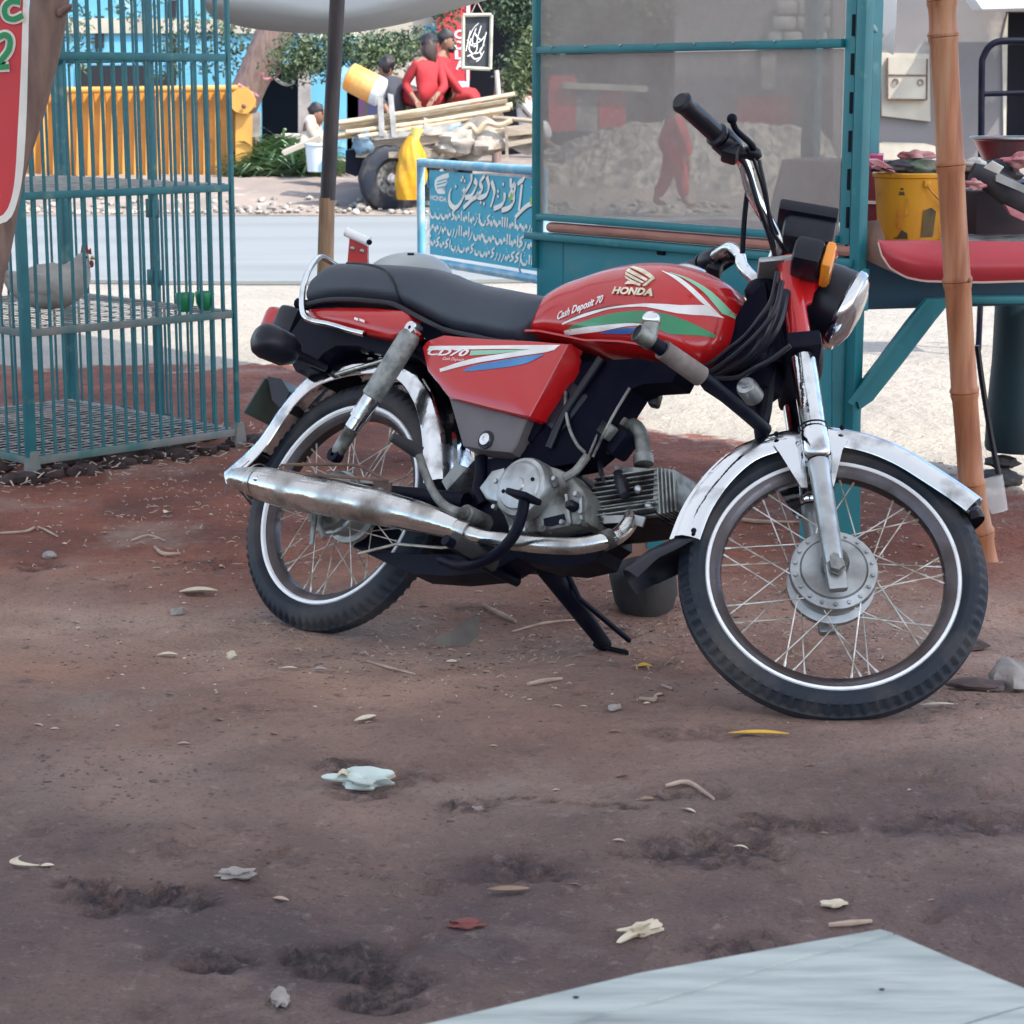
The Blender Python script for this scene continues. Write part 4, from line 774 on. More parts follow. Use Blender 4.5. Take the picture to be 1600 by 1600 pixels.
ob('case_rib', prism([(0.6656,-0.112,0.318),(0.6716,-0.112,0.3185),(0.6996,-0.112,0.2642),(0.6937,-0.112,0.2636)], (0, .01, 0)), MAT['alloy'], ENo); ob('case_rib', prism([(0.7006,-0.112,0.3185),(0.7069,-0.112,0.3178),(0.7235,-0.112,0.2738),(0.7177,-0.112,0.2733)], (0, .01, 0)), MAT['alloy'], ENo)
ob('recess_shade_plate', prism([(0.6221,-0.107,0.2809),(0.6659,-0.107,0.2973),(0.6823,-0.107,0.2679),(0.6525,-0.107,0.2564),(0.6345,-0.107,0.2546)], (0, .006, 0)), MAT['black_metal'], ENo)  # flat black plate paints in the shade of a case recess
# cylinder barrel and fins
c0 = V((0.6865,-0.055,0.3229)); c1 = V((0.8328,-0.055,0.3542)); dx = (c1 - c0).normalized(); nz_ = V((-dx.z, 0, dx.x))
cyo = ob('cylinder', prism([c0 + nz_ * .042 + V((0, .003, 0)), c1 + nz_ * .042 + V((0, .003, 0)), c1 - nz_ * .048 + V((0, .003, 0)), c0 - nz_ * .048 + V((0, .003, 0))], (0, .106, 0)), MAT['black_metal'], ENo)
for k in range(10):
    z = -.046 + k * .0098; a = c0 + nz_ * z + dx * .004; b = c1 + nz_ * z + dx * .004; kk = .010 if k in (1, 2) else 0
    vs_ = [a + dx * (.02 if k < 5 else 0), b, b + nz_ * .0026, a + dx * (.02 if k < 5 else 0) + nz_ * .0026]
    ob('fin', prism([v + V((0, -.010 - kk, 0)) for v in vs_], (0, .128 + kk, 0)), MAT['alloy_dirty'], cyo, 0)
hdp = [(0.8135,-0.05,0.3936),(0.8604,-0.05,0.3924),(0.8776,-0.05,0.3658),(0.8908,-0.05,0.3245),(0.8484,-0.05,0.3133),(0.8309,-0.05,0.3312)]
HDo = ob('cylinder_head', prism([(p[0], -.062, p[2]) for p in hdp], (0, .124, 0)), MAT['alloy_dirty'], ENo)
for k in range(5):
    t = .2 + .19 * k; a = V(hdp[0]).lerp(V(hdp[1]), t); b = V(hdp[4]).lerp(V(hdp[3]), t)
    ob('fin', prism([(a.x, -.069, a.z + .004), (b.x, -.069, b.z - .004), (b.x + .0028, -.069, b.z - .004), (a.x + .0028, -.069, a.z + .004)], (0, .138, 0)), MAT['alloy_dirty'], HDo, 0)
for q in [(0.7926,-0.066,0.3531),(0.8266,-0.066,0.3255),(0.7341,-0.066,0.2962)]: ob('head_nut', ball(q, .0085, 10, 6), MAT['alloy'], HDo)
ob('spark_plug_cap', tube([(0.7252,-0.05,0.3816),(0.7607,-0.075,0.3572),(0.7833,-0.085,0.3336)], [.011, .012, .010], 10, 3), MAT['black_plastic'], HDo)
ob('engine_strap', prism([(0.7383,-0.075,0.2948),(0.8052,-0.075,0.3035),(0.8323,-0.075,0.3011),(0.831,-0.075,0.2828),(0.7885,-0.075,0.2873),(0.7431,-0.075,0.2805)], (0, .004, 0)), MAT['alloy'], ENo)
ob('valve_cover', prism([(0.7106,-0.05,0.398),(0.8116,-0.05,0.3996),(0.8118,-0.05,0.3898),(0.7193,-0.05,0.3812)], (0, .09, 0)), MAT['alloy_dirty'], ENo)
# carburettor, intake
CAo = ob('carburettor', cyl((0.6797,-0.04,0.5047), (0.6553,-0.04,0.4266), .024, 14, bev=.004), MAT['alloy_dirty'], BK)
ob('carburettor_bowl', box((0.6902,-0.03,0.4517), (.05, .05, .055), Mx.Rotation(.5, 3, 'Y'), .008), MAT['black_metal'], CAo)
ob('choke_block', box((0.6821,-0.065,0.4613), (.034, .02, .03), Mx.Rotation(.5, 3, 'Y'), .004), MAT['alloy_dirty'], CAo)
ob('intake_pipe', tube([(0.6832,-0.02,0.4829),(0.7044,-0.02,0.4881),(0.7269,-0.02,0.4705),(0.7409,-0.02,0.4462),(0.7498,-0.02,0.4191)], .0145, 14, 5), MAT['alloy_dirty'], CAo)
ob('intake_flange', cyl((0.7458,-0.02,0.4314), (0.7529,-0.02,0.4143), .019, 12), MAT['alloy_dirty'], CAo)
ob('air_hose', tube([(0.6749,-0.04,0.4916),(0.6267,-0.03,0.5118),(0.5916,-0.02,0.5004),(0.5497,0,0.4856)], .02, 12, 4), MAT['black_plastic'], CAo)
ob('fuel_hose', tube([(0.6747,0.02,0.5748),(0.6665,0,0.5589),(0.6823,-0.02,0.5316),(0.6863,-0.03,0.4999)], .0065, 8, 5), MAT['black_plastic'], BK)
ob('fuel_tap', MB().add(box((0.6915,0.02,0.5705), (.034, .03, .04), None, .006)).add(box((0.7192,0,0.5476), (.02, .03, .03), .4, .005)).v and (lambda a, b: (a[0] + b[0], a[1] + [tuple(i + len(a[0]) for i in f) for f in b[1]]))(box((0.6898,0.02,0.5756), (.036, .03, .034), None, .006), box((0.7217,0,0.549), (.02, .03, .03), .4, .005)), MAT['black_plastic'], BK)
for p_, r, mname in [([(0.6698,-0.06,0.5414),(0.6674,-0.06,0.5029),(0.6721,-0.08,0.4198),(0.6762,-0.09,0.3851)], .0026, 'alloy_dirty'), ([(0.5759,-0.085,0.5244),(0.5883,-0.085,0.4889),(0.6106,-0.085,0.4519),(0.6397,-0.085,0.422),(0.6605,-0.08,0.4089)], .0034, 'alloy_dirty'),
                     ([(0.6724,-0.05,0.4027),(0.6943,-0.06,0.3782),(0.7123,-0.06,0.3609),(0.7189,-0.05,0.3736)], .005, 'black_plastic'), ([(0.6056,-0.08,0.5459),(0.593,-0.08,0.5233),(0.5943,-0.08,0.5015)], .003, 'alloy_dirty'), ([(0.6752,-0.09,0.4013),(0.6666,-0.1,0.3683),(0.6507,-0.11,0.3473)], .008, 'alloy_dirty')]:
    ob('hose', tube(p_, r, 8, 5), MAT[mname], BK)
ob('breather_pipe', tube([(0.3894,-0.06,0.3871),(0.4037,-0.06,0.3486),(0.4066,-0.06,0.3226),(0.4313,-0.06,0.2921)], .014, 10, 4), MAT['black_metal'], BK)
# kick starter
KS = ob('kick_starter', tube([(0.4768,-0.14,0.249),(0.4453,-0.145,0.252),(0.4104,-0.148,0.2632),(0.3758,-0.15,0.2879),(0.3473,-0.155,0.3202),(0.3245,-0.16,0.3507)], [.013, .011, .0095, .0085, .008, .008], 12, 5), MAT['alloy_dirty'], BK)
kp = V((0.4768,-0.14,0.249)); ob('kick_boss', lathe([(0, -.014), (.010, -.014), (.011, -.010), (.0185, -.012), (.0185, .05)], kp, (0, 1, 0), 18), MAT['alloy_dirty'], KS)
ob('kick_rubber', tube([(0.3209,-0.155,0.3575),(0.3075,-0.175,0.3625),(0.2886,-0.21,0.3683)], [.0135, .0135, .0095], 12, 3), MAT['rubber'], KS)
# brake pedal
BP = ob('brake_pedal', tube([(0.4304,-0.13,0.1611),(0.5013,-0.15,0.1499),(0.5666,-0.17,0.1582),(0.6112,-0.18,0.1794),(0.6436,-0.19,0.2113),(0.6527,-0.195,0.2483),(0.654,-0.2,0.2773)], .0105, 12, 6), MAT['black_metal'], BK)
pq = V((0.6538,-0.205,0.2804)); ob('pedal_pad', box((pq.x, pq.y, pq.z), (.052, .05, .012), Mx.Rotation(.1, 3, 'Y'), .004), MAT['black_metal'], BP)
# underside, stands
us = MB(); us.add(prism([(p[0], -.09, p[2]) for p in [(0.1654,-0.09,0.1667),(0.306,-0.09,0.1708),(0.4687,-0.09,0.188),(0.6056,-0.09,0.2099),(0.7643,-0.09,0.2288),(0.76,-0.09,0.2065),(0.6986,-0.09,0.1877),(0.6271,-0.09,0.1848),(0.5743,-0.09,0.1916),(0.528,-0.09,0.1601),(0.4206,-0.09,0.1393),(0.3207,-0.09,0.1332),(0.2446,-0.09,0.1485)]], (0, .07, 0)))
us.build('stand_mount', MAT['black_metal'], BK)
ob('footrest_bar', tube([(.53, -.24, .175), (.54, -.1, .16), (.54, -.03, .16)], .010, 10, 3), MAT['black_metal'], BK)
ob('footrest_rubber', tube([(.54, -.11, .17), (.53, -.22, .18)], .017, 12), MAT['rubber'], BK)

# side stand down on the left, centre stand folded up
def world2bike(p): return BK.matrix_world.inverted() @ V(p)
bpy.context.view_layer.update()
sf = world2bike([(0.1828,3.9907,0.011)][0])
sm = MB(); sm.add(tube([V((0.5306,0.03,0.2247)), V((0.5536,0.06,0.1939)), sf + V((0, 0, .006))], [.026, .021, .014], 10)); sm.add(box(sf + V((.012, .012, .002)), (.075, .045, .008), Mx.Rotation(.3, 3, 'Z'), .003))
sm.build('side_stand', MAT['black_metal'], BK)
ob('stand_spring', tube([V((0.5633,0.07,0.2174)), V((0.59,0.1,0.1715)), sf + V((.03, .03, .03))], .0055, 8), MAT['black_metal'], BK)
# leg guard bar on the right of the down tube
cb = [(0.9992,-0.02,0.4983),(1.0066,-0.1,0.5017),(1.0021,-0.17,0.5095),(0.9994,-0.24,0.5153),(0.9761,-0.33,0.5276),(0.9553,-0.38,0.5379)]
CB = ob('leg_guard', tube(cb, .0125, 14, 4), MAT['black_metal'], BK)
ob('guard_sleeve', tube([V(cb[3]), V(cb[4])], [.0185, .0175], 14), MAT['crash_sleeve'], CB)
ob('guard_end', lathe([(.0125, -.03), (.0165, -.03), (.0165, 0), (.0135, .002), (.0125, -.012), (0, -.012)], cb[-1], V(cb[-1]) - V(cb[-2]), 14), MAT['alloy_dirty'], CB)
ob('guard_stub', tube([(0.9662,-0.36,0.5314),(0.9652,-0.36,0.5509),(0.9625,-0.36,0.5635)], .0135, 12), MAT['alloy_dirty'], CB)
ob('guard_cap', ball((0.961,-0.36,0.5681), .0165, 14, 8, (1, 1, .9)), MAT['chrome'], CB)
ob('guard_mount', tube([(0.9563,0,0.6411),(0.9805,-0.01,0.5398),(0.9903,-0.01,0.4795),(0.9365,0,0.5905)], .012, 8), MAT['black_metal'], CB)

# ---------------- food stall (frame: x along the glass front to the back left, y into the stall, z up)
pm('teal_paint', (.010, .165, .20), (.010, .13, .165), sc=6, rough=.42, c3=(.06, .22, .22), sc3=14, lo3=.6, hi3=.72, bump=.04, bsc=60)
pm('teal_panel', (.010, .19, .245), (.012, .16, .21), sc=2.5, rough=.5, c3=(.05, .20, .22), sc3=9, lo3=.6, hi3=.75)
pm('shaded_teal_panel', (.004, .040, .075), (.004, .03, .055), sc=3, rough=.6)  # teal side panel with the deep shade under the apron painted in as navy
pm('counter_edge', (.36, .16, .12), (.26, .10, .08), sc=9, rough=.6, bump=.15, stretch=(1, 4, 4))
def dusty(name, c, fac, dc):
    def f(t, N, b, L):
        b.inputs['Base Color'].default_value = (*c, 1); b.inputs['Roughness'].default_value = .35
        T = N('ShaderNodeBsdfTransparent'); T.inputs[0].default_value = (.86, .88, .86, 1); M_ = N('ShaderNodeMixShader')
        tc = N('ShaderNodeTexCoord'); n = N('ShaderNodeTexNoise'); n.inputs['Scale'].default_value = 5; n.inputs['Detail'].default_value = 8; n.inputs['Roughness'].default_value = .65; L(tc.outputs['Object'], n.inputs['Vector'])
        r = N('ShaderNodeMapRange'); r.inputs[1].default_value = .3; r.inputs[2].default_value = .72; r.inputs[3].default_value = fac - .12; r.inputs[4].default_value = fac + .14; L(n.outputs[0], r.inputs[0]); L(r.outputs[0], M_.inputs[0])
        mx = N('ShaderNodeMix', data_type='RGBA'); mx.inputs[6].default_value = (*c, 1); mx.inputs[7].default_value = (*dc, 1); L(n.outputs[0], mx.inputs[0]); L(mx.outputs[2], b.inputs['Base Color'])
        o = t.nodes['Material Output']; L(T.outputs[0], M_.inputs[1]); L(b.outputs[0], M_.inputs[2]); L(M_.outputs[0], o.inputs[0])
    return mixmat(name, f)
dusty('dusty_glass', (.45, .36, .34), .53, (.34, .34, .33))
TMX = frame((0.83,5.05,0), [(-0.6132,0.7899,0),(0.7899,0.6132,0),(0,0,1)])
SL_ = empty('food_stall', label='teal steel food stall with two dusty glass panes beside the motorcycle', cat='stall', mx=TMX)
WL = 1.235
def bx(name, c, s, mat, par=None, rot=None, bev=.003): return ob(name, box(c, s, rot, bev), MAT[mat], par or SL_)
# right front post: slotted double angle
bx('post', (0, 0, .92), (.030, .030, 1.30), 'teal_paint'); pz = bx('post', (.045, .004, .92), (.034, .012, 1.30), 'teal_paint')
for k in range(9): ob('slot', box((.033, -.0045, .70 + k * .09), (.006, .006, .05)), MAT['black_metal'], pz)
bx('post', (WL, 0, 1.09), (.018, .03, 1.0), 'teal_paint')
for (z, w) in ((1.199, .021), (.736, .019)): bx('rail', (WL / 2 + .03, -.002, z), (WL - .065, .024, w), 'teal_paint')
for k in range(8): ob('rivet', ball((.14 + k * .145, -.015, 1.206), .0035, 6, 4), MAT['alloy'], SL_)
ob('glass_pane', box((WL / 2 + .03, .004, .966), (WL - .08, .004, .44)), MAT['dusty_glass'], SL_, 0)
ob('glass_pane', box((WL / 2 + .03, .004, 1.42), (WL - .08, .004, .42)), MAT['dusty_glass'], SL_, 0)
bx('rail', (WL / 2, 0, 1.66), (WL, .03, .03), 'teal_paint')
# counter board, lip, front panel
bx('counter_board', (WL / 2 - .02, .005, .709), (WL - .06, .04, .028), 'counter_edge', None, None, .012)
bx('counter_top', (WL / 2 + .02, .37, .70), (WL - .1, .66, .012), 'counter_edge')
bx('front_lip', (WL / 2 + .01, -.010, .683), (WL + .02, .05, .020), 'teal_paint')
for k, (xa, xb) in enumerate(((1.235, 1.118), (1.115, .5), (.497, -.03))): bx('front_panel', ((xa + xb) / 2, .004, (.67 + (.47 if k < 2 else .57)) / 2), (xa - xb, .012, .67 - (.47 if k < 2 else .57)), 'teal_panel', None, None, .001)
bx('panel_hinge', (.70, -.006, .667), (.03, .006, .016), 'black_metal')
# back post seen to the right, roof rails
bpw = TMX.inverted() @ V((0.9684,5.75,1.1247)); bpt = TMX.inverted() @ V((0.9667,5.75,1.3254))
ob('post', prism([(bpw.x - .017, bpw.y - .017, .72), (bpw.x + .017, bpw.y - .017, .72), (bpw.x + .017, bpw.y + .017, .72), (bpw.x - .017, bpw.y + .017, .72)], (bpt.x - bpw.x, bpt.y - bpw.y, 1.0)), MAT['teal_paint'], SL_)
bx('rail', (bpw.x / 2, bpw.y / 2, 1.245), (.024, .60, .014), 'teal_paint', None, atan2(-bpw.x, bpw.y))
bx('post', (.75, .60, 1.2), (.05, .03, 1.0), 'teal_paint'); 
# legs and brace
lg = [TMX.inverted() @ V(p) for p in [(0.7102,5.05,0.0002),(0.786,5.05,0.0002),(0.7663,5.05,0.6535),(0.6925,5.05,0.6535)]]
LGa = V((0.748,5.06,-0.002)); 
def wob(name, vf, mat, par=SL_): # built in world coordinates, parented to the stall
    return MB().add(vf, TMX.inverted()).build(name, MAT[mat], par)
wob('leg', prism([(0.7131,5.07,-0.0058),(0.7923,5.07,-0.0058),(0.7725,5.07,0.6517),(0.6952,5.07,0.6517)], (0, .012, 0)), 'teal_panel')
wob('leg', prism([(0.7925,5.066,-0.0049),(0.8613,5.066,-0.0049),(0.8429,5.066,0.6521),(0.7726,5.066,0.6521)], (0, .05, 0)), 'teal_paint')
br = [(0.8144,5.03,0.3488),(0.8781,5.03,0.4362),(0.9515,5.03,0.54),(0.9955,5.03,0.597),(1.0599,5.03,0.6),(1.019,5.03,0.5477),(0.9428,5.03,0.4425),(0.8748,5.03,0.352),(0.8445,5.03,0.33),(0.8377,5.03,0.3488)]
BRo = wob('brace', prism(br, (0, .035, 0)), 'teal_paint')
wob('brace_flange', prism([(0.8128,5.02,0.3503),(0.8764,5.02,0.4375),(0.9496,5.02,0.5411),(0.9935,5.02,0.5979),(1.0013,5.02,0.5949),(0.9531,5.02,0.5303),(0.8828,5.02,0.4282),(0.8239,5.02,0.3409)], (0, .012, 0)), 'teal_paint', BRo)
for q in ((.16, 6.05), (.90, 5.66)): wob('leg', box((q[0], q[1], .30), (.045, .04, .62), None, .004), 'teal_paint')
# side extension with red apron (world coordinates)
wob('side_panel', prism([(0.8518,5.13,0.6994),(0.8563,5.13,0.5621),(1.0662,5.13,0.5683),(1.3167,5.13,0.5746),(1.3104,5.13,0.6994)], (0, .02, 0)), 'shaded_teal_panel')
wob('side_rail', box((1.2036,5.085,0.5916), (.24, .03, .018), None, .003), 'teal_paint')
wob('side_counter', box((1.34, 5.44, .702), (1.0, .56, .02), None, .004), 'counter_edge')
pm('red_sheet', (.42, .035, .05), (.34, .03, .045), sc=4, rough=.34, r2=.5, c3=(.45, .12, .11), sc3=9, lo3=.62, hi3=.8, bump=.03, bsc=20)
pm('brown_sheet', (.30, .17, .13), (.22, .13, .11), sc=7, rough=.7, bump=.1)
pm('pale_edge', (.62, .45, .40), rough=.6)
TOPL = [(0.8705,5.02,0.7412),(0.8721,5.02,0.7382),(0.8813,5.02,0.7382),(0.9148,5.02,0.7382),(0.9911,5.02,0.7382),(1.1284,5.02,0.7367),(1.3115,5.02,0.7336)]
BOTL = [(0.8722,5.02,0.7351),(0.8794,5.02,0.7048),(0.8988,5.02,0.6743),(0.9363,5.02,0.653),(0.9795,5.02,0.6438),(1.1173,5.02,0.6408),(1.316,5.02,0.6469)]
A_ = resamp(TOPL, 30); B_ = resamp(BOTL, 30)
def apr(u, v):
    i = min(int(u * 30), 30); a, b = A_[i], B_[i]; p = a.lerp(b, v); d = (a - b).length; return V((p.x, p.y - .045 * sin(v * 2.6) * min(1, d / .07), p.z))
APo = wob('apron', grid(apr, 30, 12, (0, .006, 0)), 'red_sheet')
wob('apron_edge', tube([V((b.x, b.y - .045 * sin(2.6) * min(1, (a - b).length / .07) - .002, b.z)) for a, b in zip(A_, B_)], .0028, 6), 'pale_edge', APo)
def inr(u, v):
    a = V((0.8137,5.14,0.77)).lerp(V((0.8789,5.06,0.7842)), v); b = V((0.8157,5.14,0.7049)).lerp(V((0.9151,5.04,0.6604)), v)
    p = a.lerp(b, u); p.y -= .03 * sin(u * 2.2); return p
wob('apron_inner', grid(inr, 10, 8, (0, .006, 0)), 'brown_sheet', APo)
# things on and in the stall
pm('mauve_card', (.22, .16, .18), (.17, .13, .15), sc=5, rough=.75, bump=.05); pm('magenta_plastic', (.48, .035, .14), rough=.4); pm('maroon', (.20, .025, .05), (.14, .02, .035), sc=7, rough=.5)
bxm = MB(); bxm.add(prism([(0.6781,5.62,0.7486),(0.7149,5.62,0.9099),(0.9152,5.62,0.8982),(0.9202,5.62,0.7435)], (.12, .22, 0)))
tag(bxm.build('crate', MAT['mauve_card']), 'large mauve grey box standing inside the glass stall', 'box')
lid = MB(); lid.add(prism([(0.8709,5.58,0.9228),(0.9752,5.58,0.9212),(0.9745,5.58,0.8946),(0.929,5.58,0.8963),(0.8714,5.58,0.9062)], (.04, .22, 0))); tag(lid.build('plastic_tray', MAT['magenta_plastic']), 'magenta plastic tray on the mauve box beside the post', 'tray')
mb_ = empty('maroon_box', V((0.9145,5.5,0.7343)), 'maroon box with a pale stripe behind the yellow bucket', 'box'); mo = mb_.location
ob('box_body', prism([V(p) - mo for p in [(0.8658,5.5,0.9007),(0.9423,5.5,0.8958),(0.9547,5.5,0.7277),(0.8713,5.5,0.7277)]], (.02, .2, 0)), MAT['maroon'], mb_); ob('stripe', prism([V(p) - mo for p in [(0.8681,5.496,0.8089),(0.948,5.496,0.8073),(0.9483,5.496,0.799),(0.8684,5.496,0.8007)]], (.0, .004, 0)), MAT['white_decal'], mb_)
# yellow bucket
pm('yellow_plastic', (.62, .28, .008), (.54, .22, .008), sc=6, rough=.45, c3=(.25, .13, .03), sc3=11, lo3=.60, hi3=.72); pm('grime', (.06, .045, .03), (.14, .09, .03), sc=20, rough=.8); pm('orange_print', (.50, .16, .01), (.66, .30, .02), sc=40, rough=.5)
bc = V((0.998,5.3,0.7201)); YB = empty('bucket', bc, 'grubby yellow plastic bucket full of rags on the red edged counter', 'bucket')
ob('bucket_body', lathe([(0, .004), (.075, .004), (.078, .0), (.0815, .06), (.0905, .155), (.0955, .158), (.0965, .166), (.093, .169), (.089, .165), (.083, .10), (.075, .012)], (0, 0, 0), (0, 0, 1), 40), MAT['yellow_plastic'], YB)
def onbk(a, z, o=.001): r = .0785 + (.0905 - .0785) * z / .155 + o; return V((r * sin(a), -r * cos(a), z))
def bpatch(name, poly, mat, o=.001):
    vs, fs = [], []; c = (sum(p[0] for p in poly) / len(poly), sum(p[1] for p in poly) / len(poly)); P = []
    for a, b in zip(poly, poly[1:] + poly[:1]):
        for k in range(4): P.append((a[0] + (b[0] - a[0]) * k / 4, a[1] + (b[1] - a[1]) * k / 4))
    vs = [onbk(c[0], c[1], o)] + [onbk(c[0] + (p[0] - c[0]) * .5, c[1] + (p[1] - c[1]) * .5, o) for p in P] + [onbk(*p, o) for p in P]; n = len(P)
    fs = [(0, 1 + i, 1 + (i + 1) % n) for i in range(n)] + [(1 + i, 1 + n + i, 1 + n + (i + 1) % n, 1 + (i + 1) % n) for i in range(n)]
    return ob(name, (vs, fs), MAT[mat], YB)
bpatch('dirt_patch', [(.18, .012), (.62, .012), (.66, .075), (.45, .085), (.22, .078)], 'grime'); bpatch('dirt_patch', [(-.72, .008), (-.22, .008), (-.24, .022), (-.42, .03), (-.55, .012)], 'grime')
for k, pl in enumerate(([(-.60, .035), (-.42, .03), (-.36, .075), (-.5, .09), (-.58, .08)], [(-.34, .06), (-.22, .065), (-.22, .105), (-.3, .11)], [(-.52, .115), (-.34, .115), (-.36, .124), (-.5, .124)], [(-.47, .128), (-.38, .128), (-.38, .133), (-.47, .133)])): bpatch('faded_print', pl, 'orange_print' if k < 2 else 'grime')
ob('bucket_handle', tube([onbk(.25, .145, .004), onbk(.3, .13, .012), onbk(.6, .10, .02), onbk(.95, .085, .02), onbk(1.3, .10, .012)], .0028, 8, 5), MAT['orange_print'], YB)
ob('handle_lug', box(onbk(.25, .143, .003), (.016, .012, .018), None, .003), MAT['yellow_plastic'], YB)
pm('rag_green', (.10, .16, .11), (.22, .23, .20), sc=20, rough=.9); pm('rag_dark', (.02, .022, .03), (.06, .05, .055), sc=14, rough=.85); pm('rag_pink', (.42, .12, .14), (.55, .30, .30), sc=16, rough=.85); pm('rag_white', (.55, .53, .50), (.34, .30, .28), sc=14, rough=.85); pm('steel_grey', (.34, .35, .36), (.22, .22, .23), sc=10, rough=.35, metal=.7)
def rag(name, c, r, sc3, mat, seed, label, cat='cloth', group=None):
    o = ob(name, ball((0, 0, 0), r, 22, 14, sc3, None, .75, seed), MAT[mat], None, 70); o.location = c
    return tag(o, label, cat, group)
rag('rag', V((1.0234,5.3,0.8966)), .05, (1.1, .9, .42), 'rag_green', 3, 'grey green crumpled rag heaped in the yellow bucket')
rag('rag', V((0.9489,5.26,0.9012)), .035, (1.3, .9, .42), 'rag_dark', 5, 'dark crumpled rag at the left rim of the yellow bucket')
rag('rag', V((1.012,5.33,0.924)), .03, (1.3, .9, .5), 'rag_pink', 6, 'pink and white scrap on top of the bucket heap')
for k, pp in enumerate(([(0.8749,5.22,0.9212),(0.8878,5.22,0.9119),(0.9453,5.22,0.8902),(0.9354,5.22,0.9026),(0.9001,5.22,0.9212)], [(0.8884,5.24,0.9019),(0.904,5.24,0.9081),(0.9553,5.24,0.8863),(0.9428,5.24,0.8831)])):
    o = ob('plastic_strip', prism(pp, (.0, .012, .003)), MAT['rag_pink']); tag(o, ('upper pink plastic strip leaning on the left bucket rim', 'lower pink plastic strip leaning on the left bucket rim')[k], 'plastic strip')
# clutter right of the bamboo
dk = ob('dark_carton', box(V((1.2484,5.45,0.7753)) , (.17, .2, .125), .1, .004), pm('dark_carton', (.045, .02, .03), (.02, .014, .022), sc=6, rough=.7)); tag(dk, 'dark maroon carton on the counter right of the bamboo', 'carton')
o = ob('tray', box(V((1.2117,5.25,0.7268)), (.22, .25, .008), None, .002), MAT['alloy_dirty']); tag(o, 'flat black and white metal tray under the dark carton', 'tray')
JK = empty('jacket', V((1.2372,5.28,0.8405)), 'dark jacket with a grey reflective strip thrown over the carton', 'jacket'); jo = JK.location
ob('sleeve', tube([V(p) - jo for p in [(1.1377,5.25,0.889),(1.1731,5.25,0.8765),(1.222,5.25,0.8482),(1.2747,5.25,0.8074),(1.3207,5.25,0.779)]], [.026, .03, .034, .034, .03], 14, 4), MAT['rag_dark'], JK)
ob('body', ball(V((1.205,5.36,0.888)) - jo, .06, 20, 12, (1.2, .8, .5), None, .6, 9), MAT['rag_dark'], JK)
ob('grey_strip', prism([V(p) - jo for p in [(1.1879,5.205,0.8845),(1.1971,5.205,0.8892),(1.2678,5.205,0.8565),(1.2687,5.205,0.8379),(1.1885,5.205,0.8705)]], (0, .006, 0)), MAT['steel_grey'], JK)
rag('rag', V((1.1497,5.28,0.9067)), .022, (1.2, .9, .7), 'rag_white', 12, 'crumpled pale scrap just right of the bamboo')
rag('rag', V((1.1343,5.2,0.863)), .02, (1.2, .9, .6), 'rag_pink', 13, 'pink scrap hanging over the dark carton')
rag('rag', V((1.2719,5.3,0.9155)), .035, (1.2, .9, .5), 'rag_pink', 15, 'pink cloth spilling below the red basin at the frame edge')
o = ob('paper_card', prism([(1.1517,5.18,0.904),(1.1713,5.18,0.9195),(1.2001,5.18,0.904),(1.1883,5.18,0.8886)], (.002, .004, .002)), MAT['rag_white']); tag(o, 'white folded card lying on the dark jacket', 'card')
o = ob('wooden_offcut', prism([(1.2136,5.2,0.8132),(1.2636,5.2,0.7898),(1.2644,5.2,0.7726),(1.229,5.2,0.7882)], (0, .03, 0)), MAT['rag_pink']); tag(o, 'pinkish wooden sliver sticking out under the jacket', 'offcut')
bs = V((1.3217,5.55,0.9105)); BA = empty('basin', bs, 'wide red and grey steel basin on the right of the counter', 'basin')
ob('basin_body', lathe([(0, .0), (.09, .0), (.115, .05), (.122, .053), (.124, .058), (.118, .058), (.112, .05), (.088, .006), (0, .006)], (0, 0, 0), (0, 0, 1), 40), pm('basin_metal', (.30, .05, .06), (.20, .20, .21), sc=6, rough=.3, metal=.5), BA); ob('basin_rim', lathe([(.121, .055), (.1265, .056), (.126, .0605), (.119, .0595)], (0, 0, 0), (0, 0, 1), 40), MAT['alloy'], BA)
# ---------------- bamboo pole
BM = empty('bamboo_pole', [(1.1144,4.8015,0)][0], 'thick brown bamboo pole standing right of the front wheel', 'bamboo pole'); b0 = V([(1.1144,4.8015,0)][0])
pm('bamboo', (.37, .140, .060), (.225, .074, .032), sc=5, rough=.5, r2=.65, c3=(.40, .22, .125), sc3=3, lo3=.5, hi3=.75, bump=.12, bsc=30, stretch=(9, 9, .8))
cl = [V(p) for p in [(1.126,4.85,-0.0188),(1.1087,4.85,0.062),(1.0824,4.85,0.1791),(1.0565,4.85,0.398),(1.0292,4.85,0.656),(1.002,4.85,0.9217),(0.9742,4.85,1.2085),(0.9681,4.85,1.2886)]]; cl.append(cl[-1] + (cl[-1] - cl[-2]).normalized() * 1.25)
nod = [1, 2, 3, 4, 5, 6]; R0 = .0295
for i in range(len(cl) - 1):
    a, b = cl[i] - b0, cl[i + 1] - b0; L = (b - a).length; d = (b - a).normalized()
    k = 1.0 + .10 * i / 7
    pr = [(0, 0), (R0 * k * 1.10, 0), (R0 * k * 1.13, .006), (R0 * k * .99, .014), (R0 * k * .965, L * .5), (R0 * k * .985, L - .02), (R0 * k * 1.08, L - .008), (R0 * k * 1.09, L - .002), (R0 * k * .99, L), (0, L)] if L < 1 else [(0, 0), (R0 * k * 1.1, 0), (R0 * k * .98, .014), (R0 * k, L), (0, L)]
    ob('culm_section', lathe(pr, a, d, 22), MAT['bamboo'], BM)
kn = ob('knot', ball(cl[4] - b0 + V((.02, -.026, .005)), .006, 8, 6), MAT['rust'], BM)
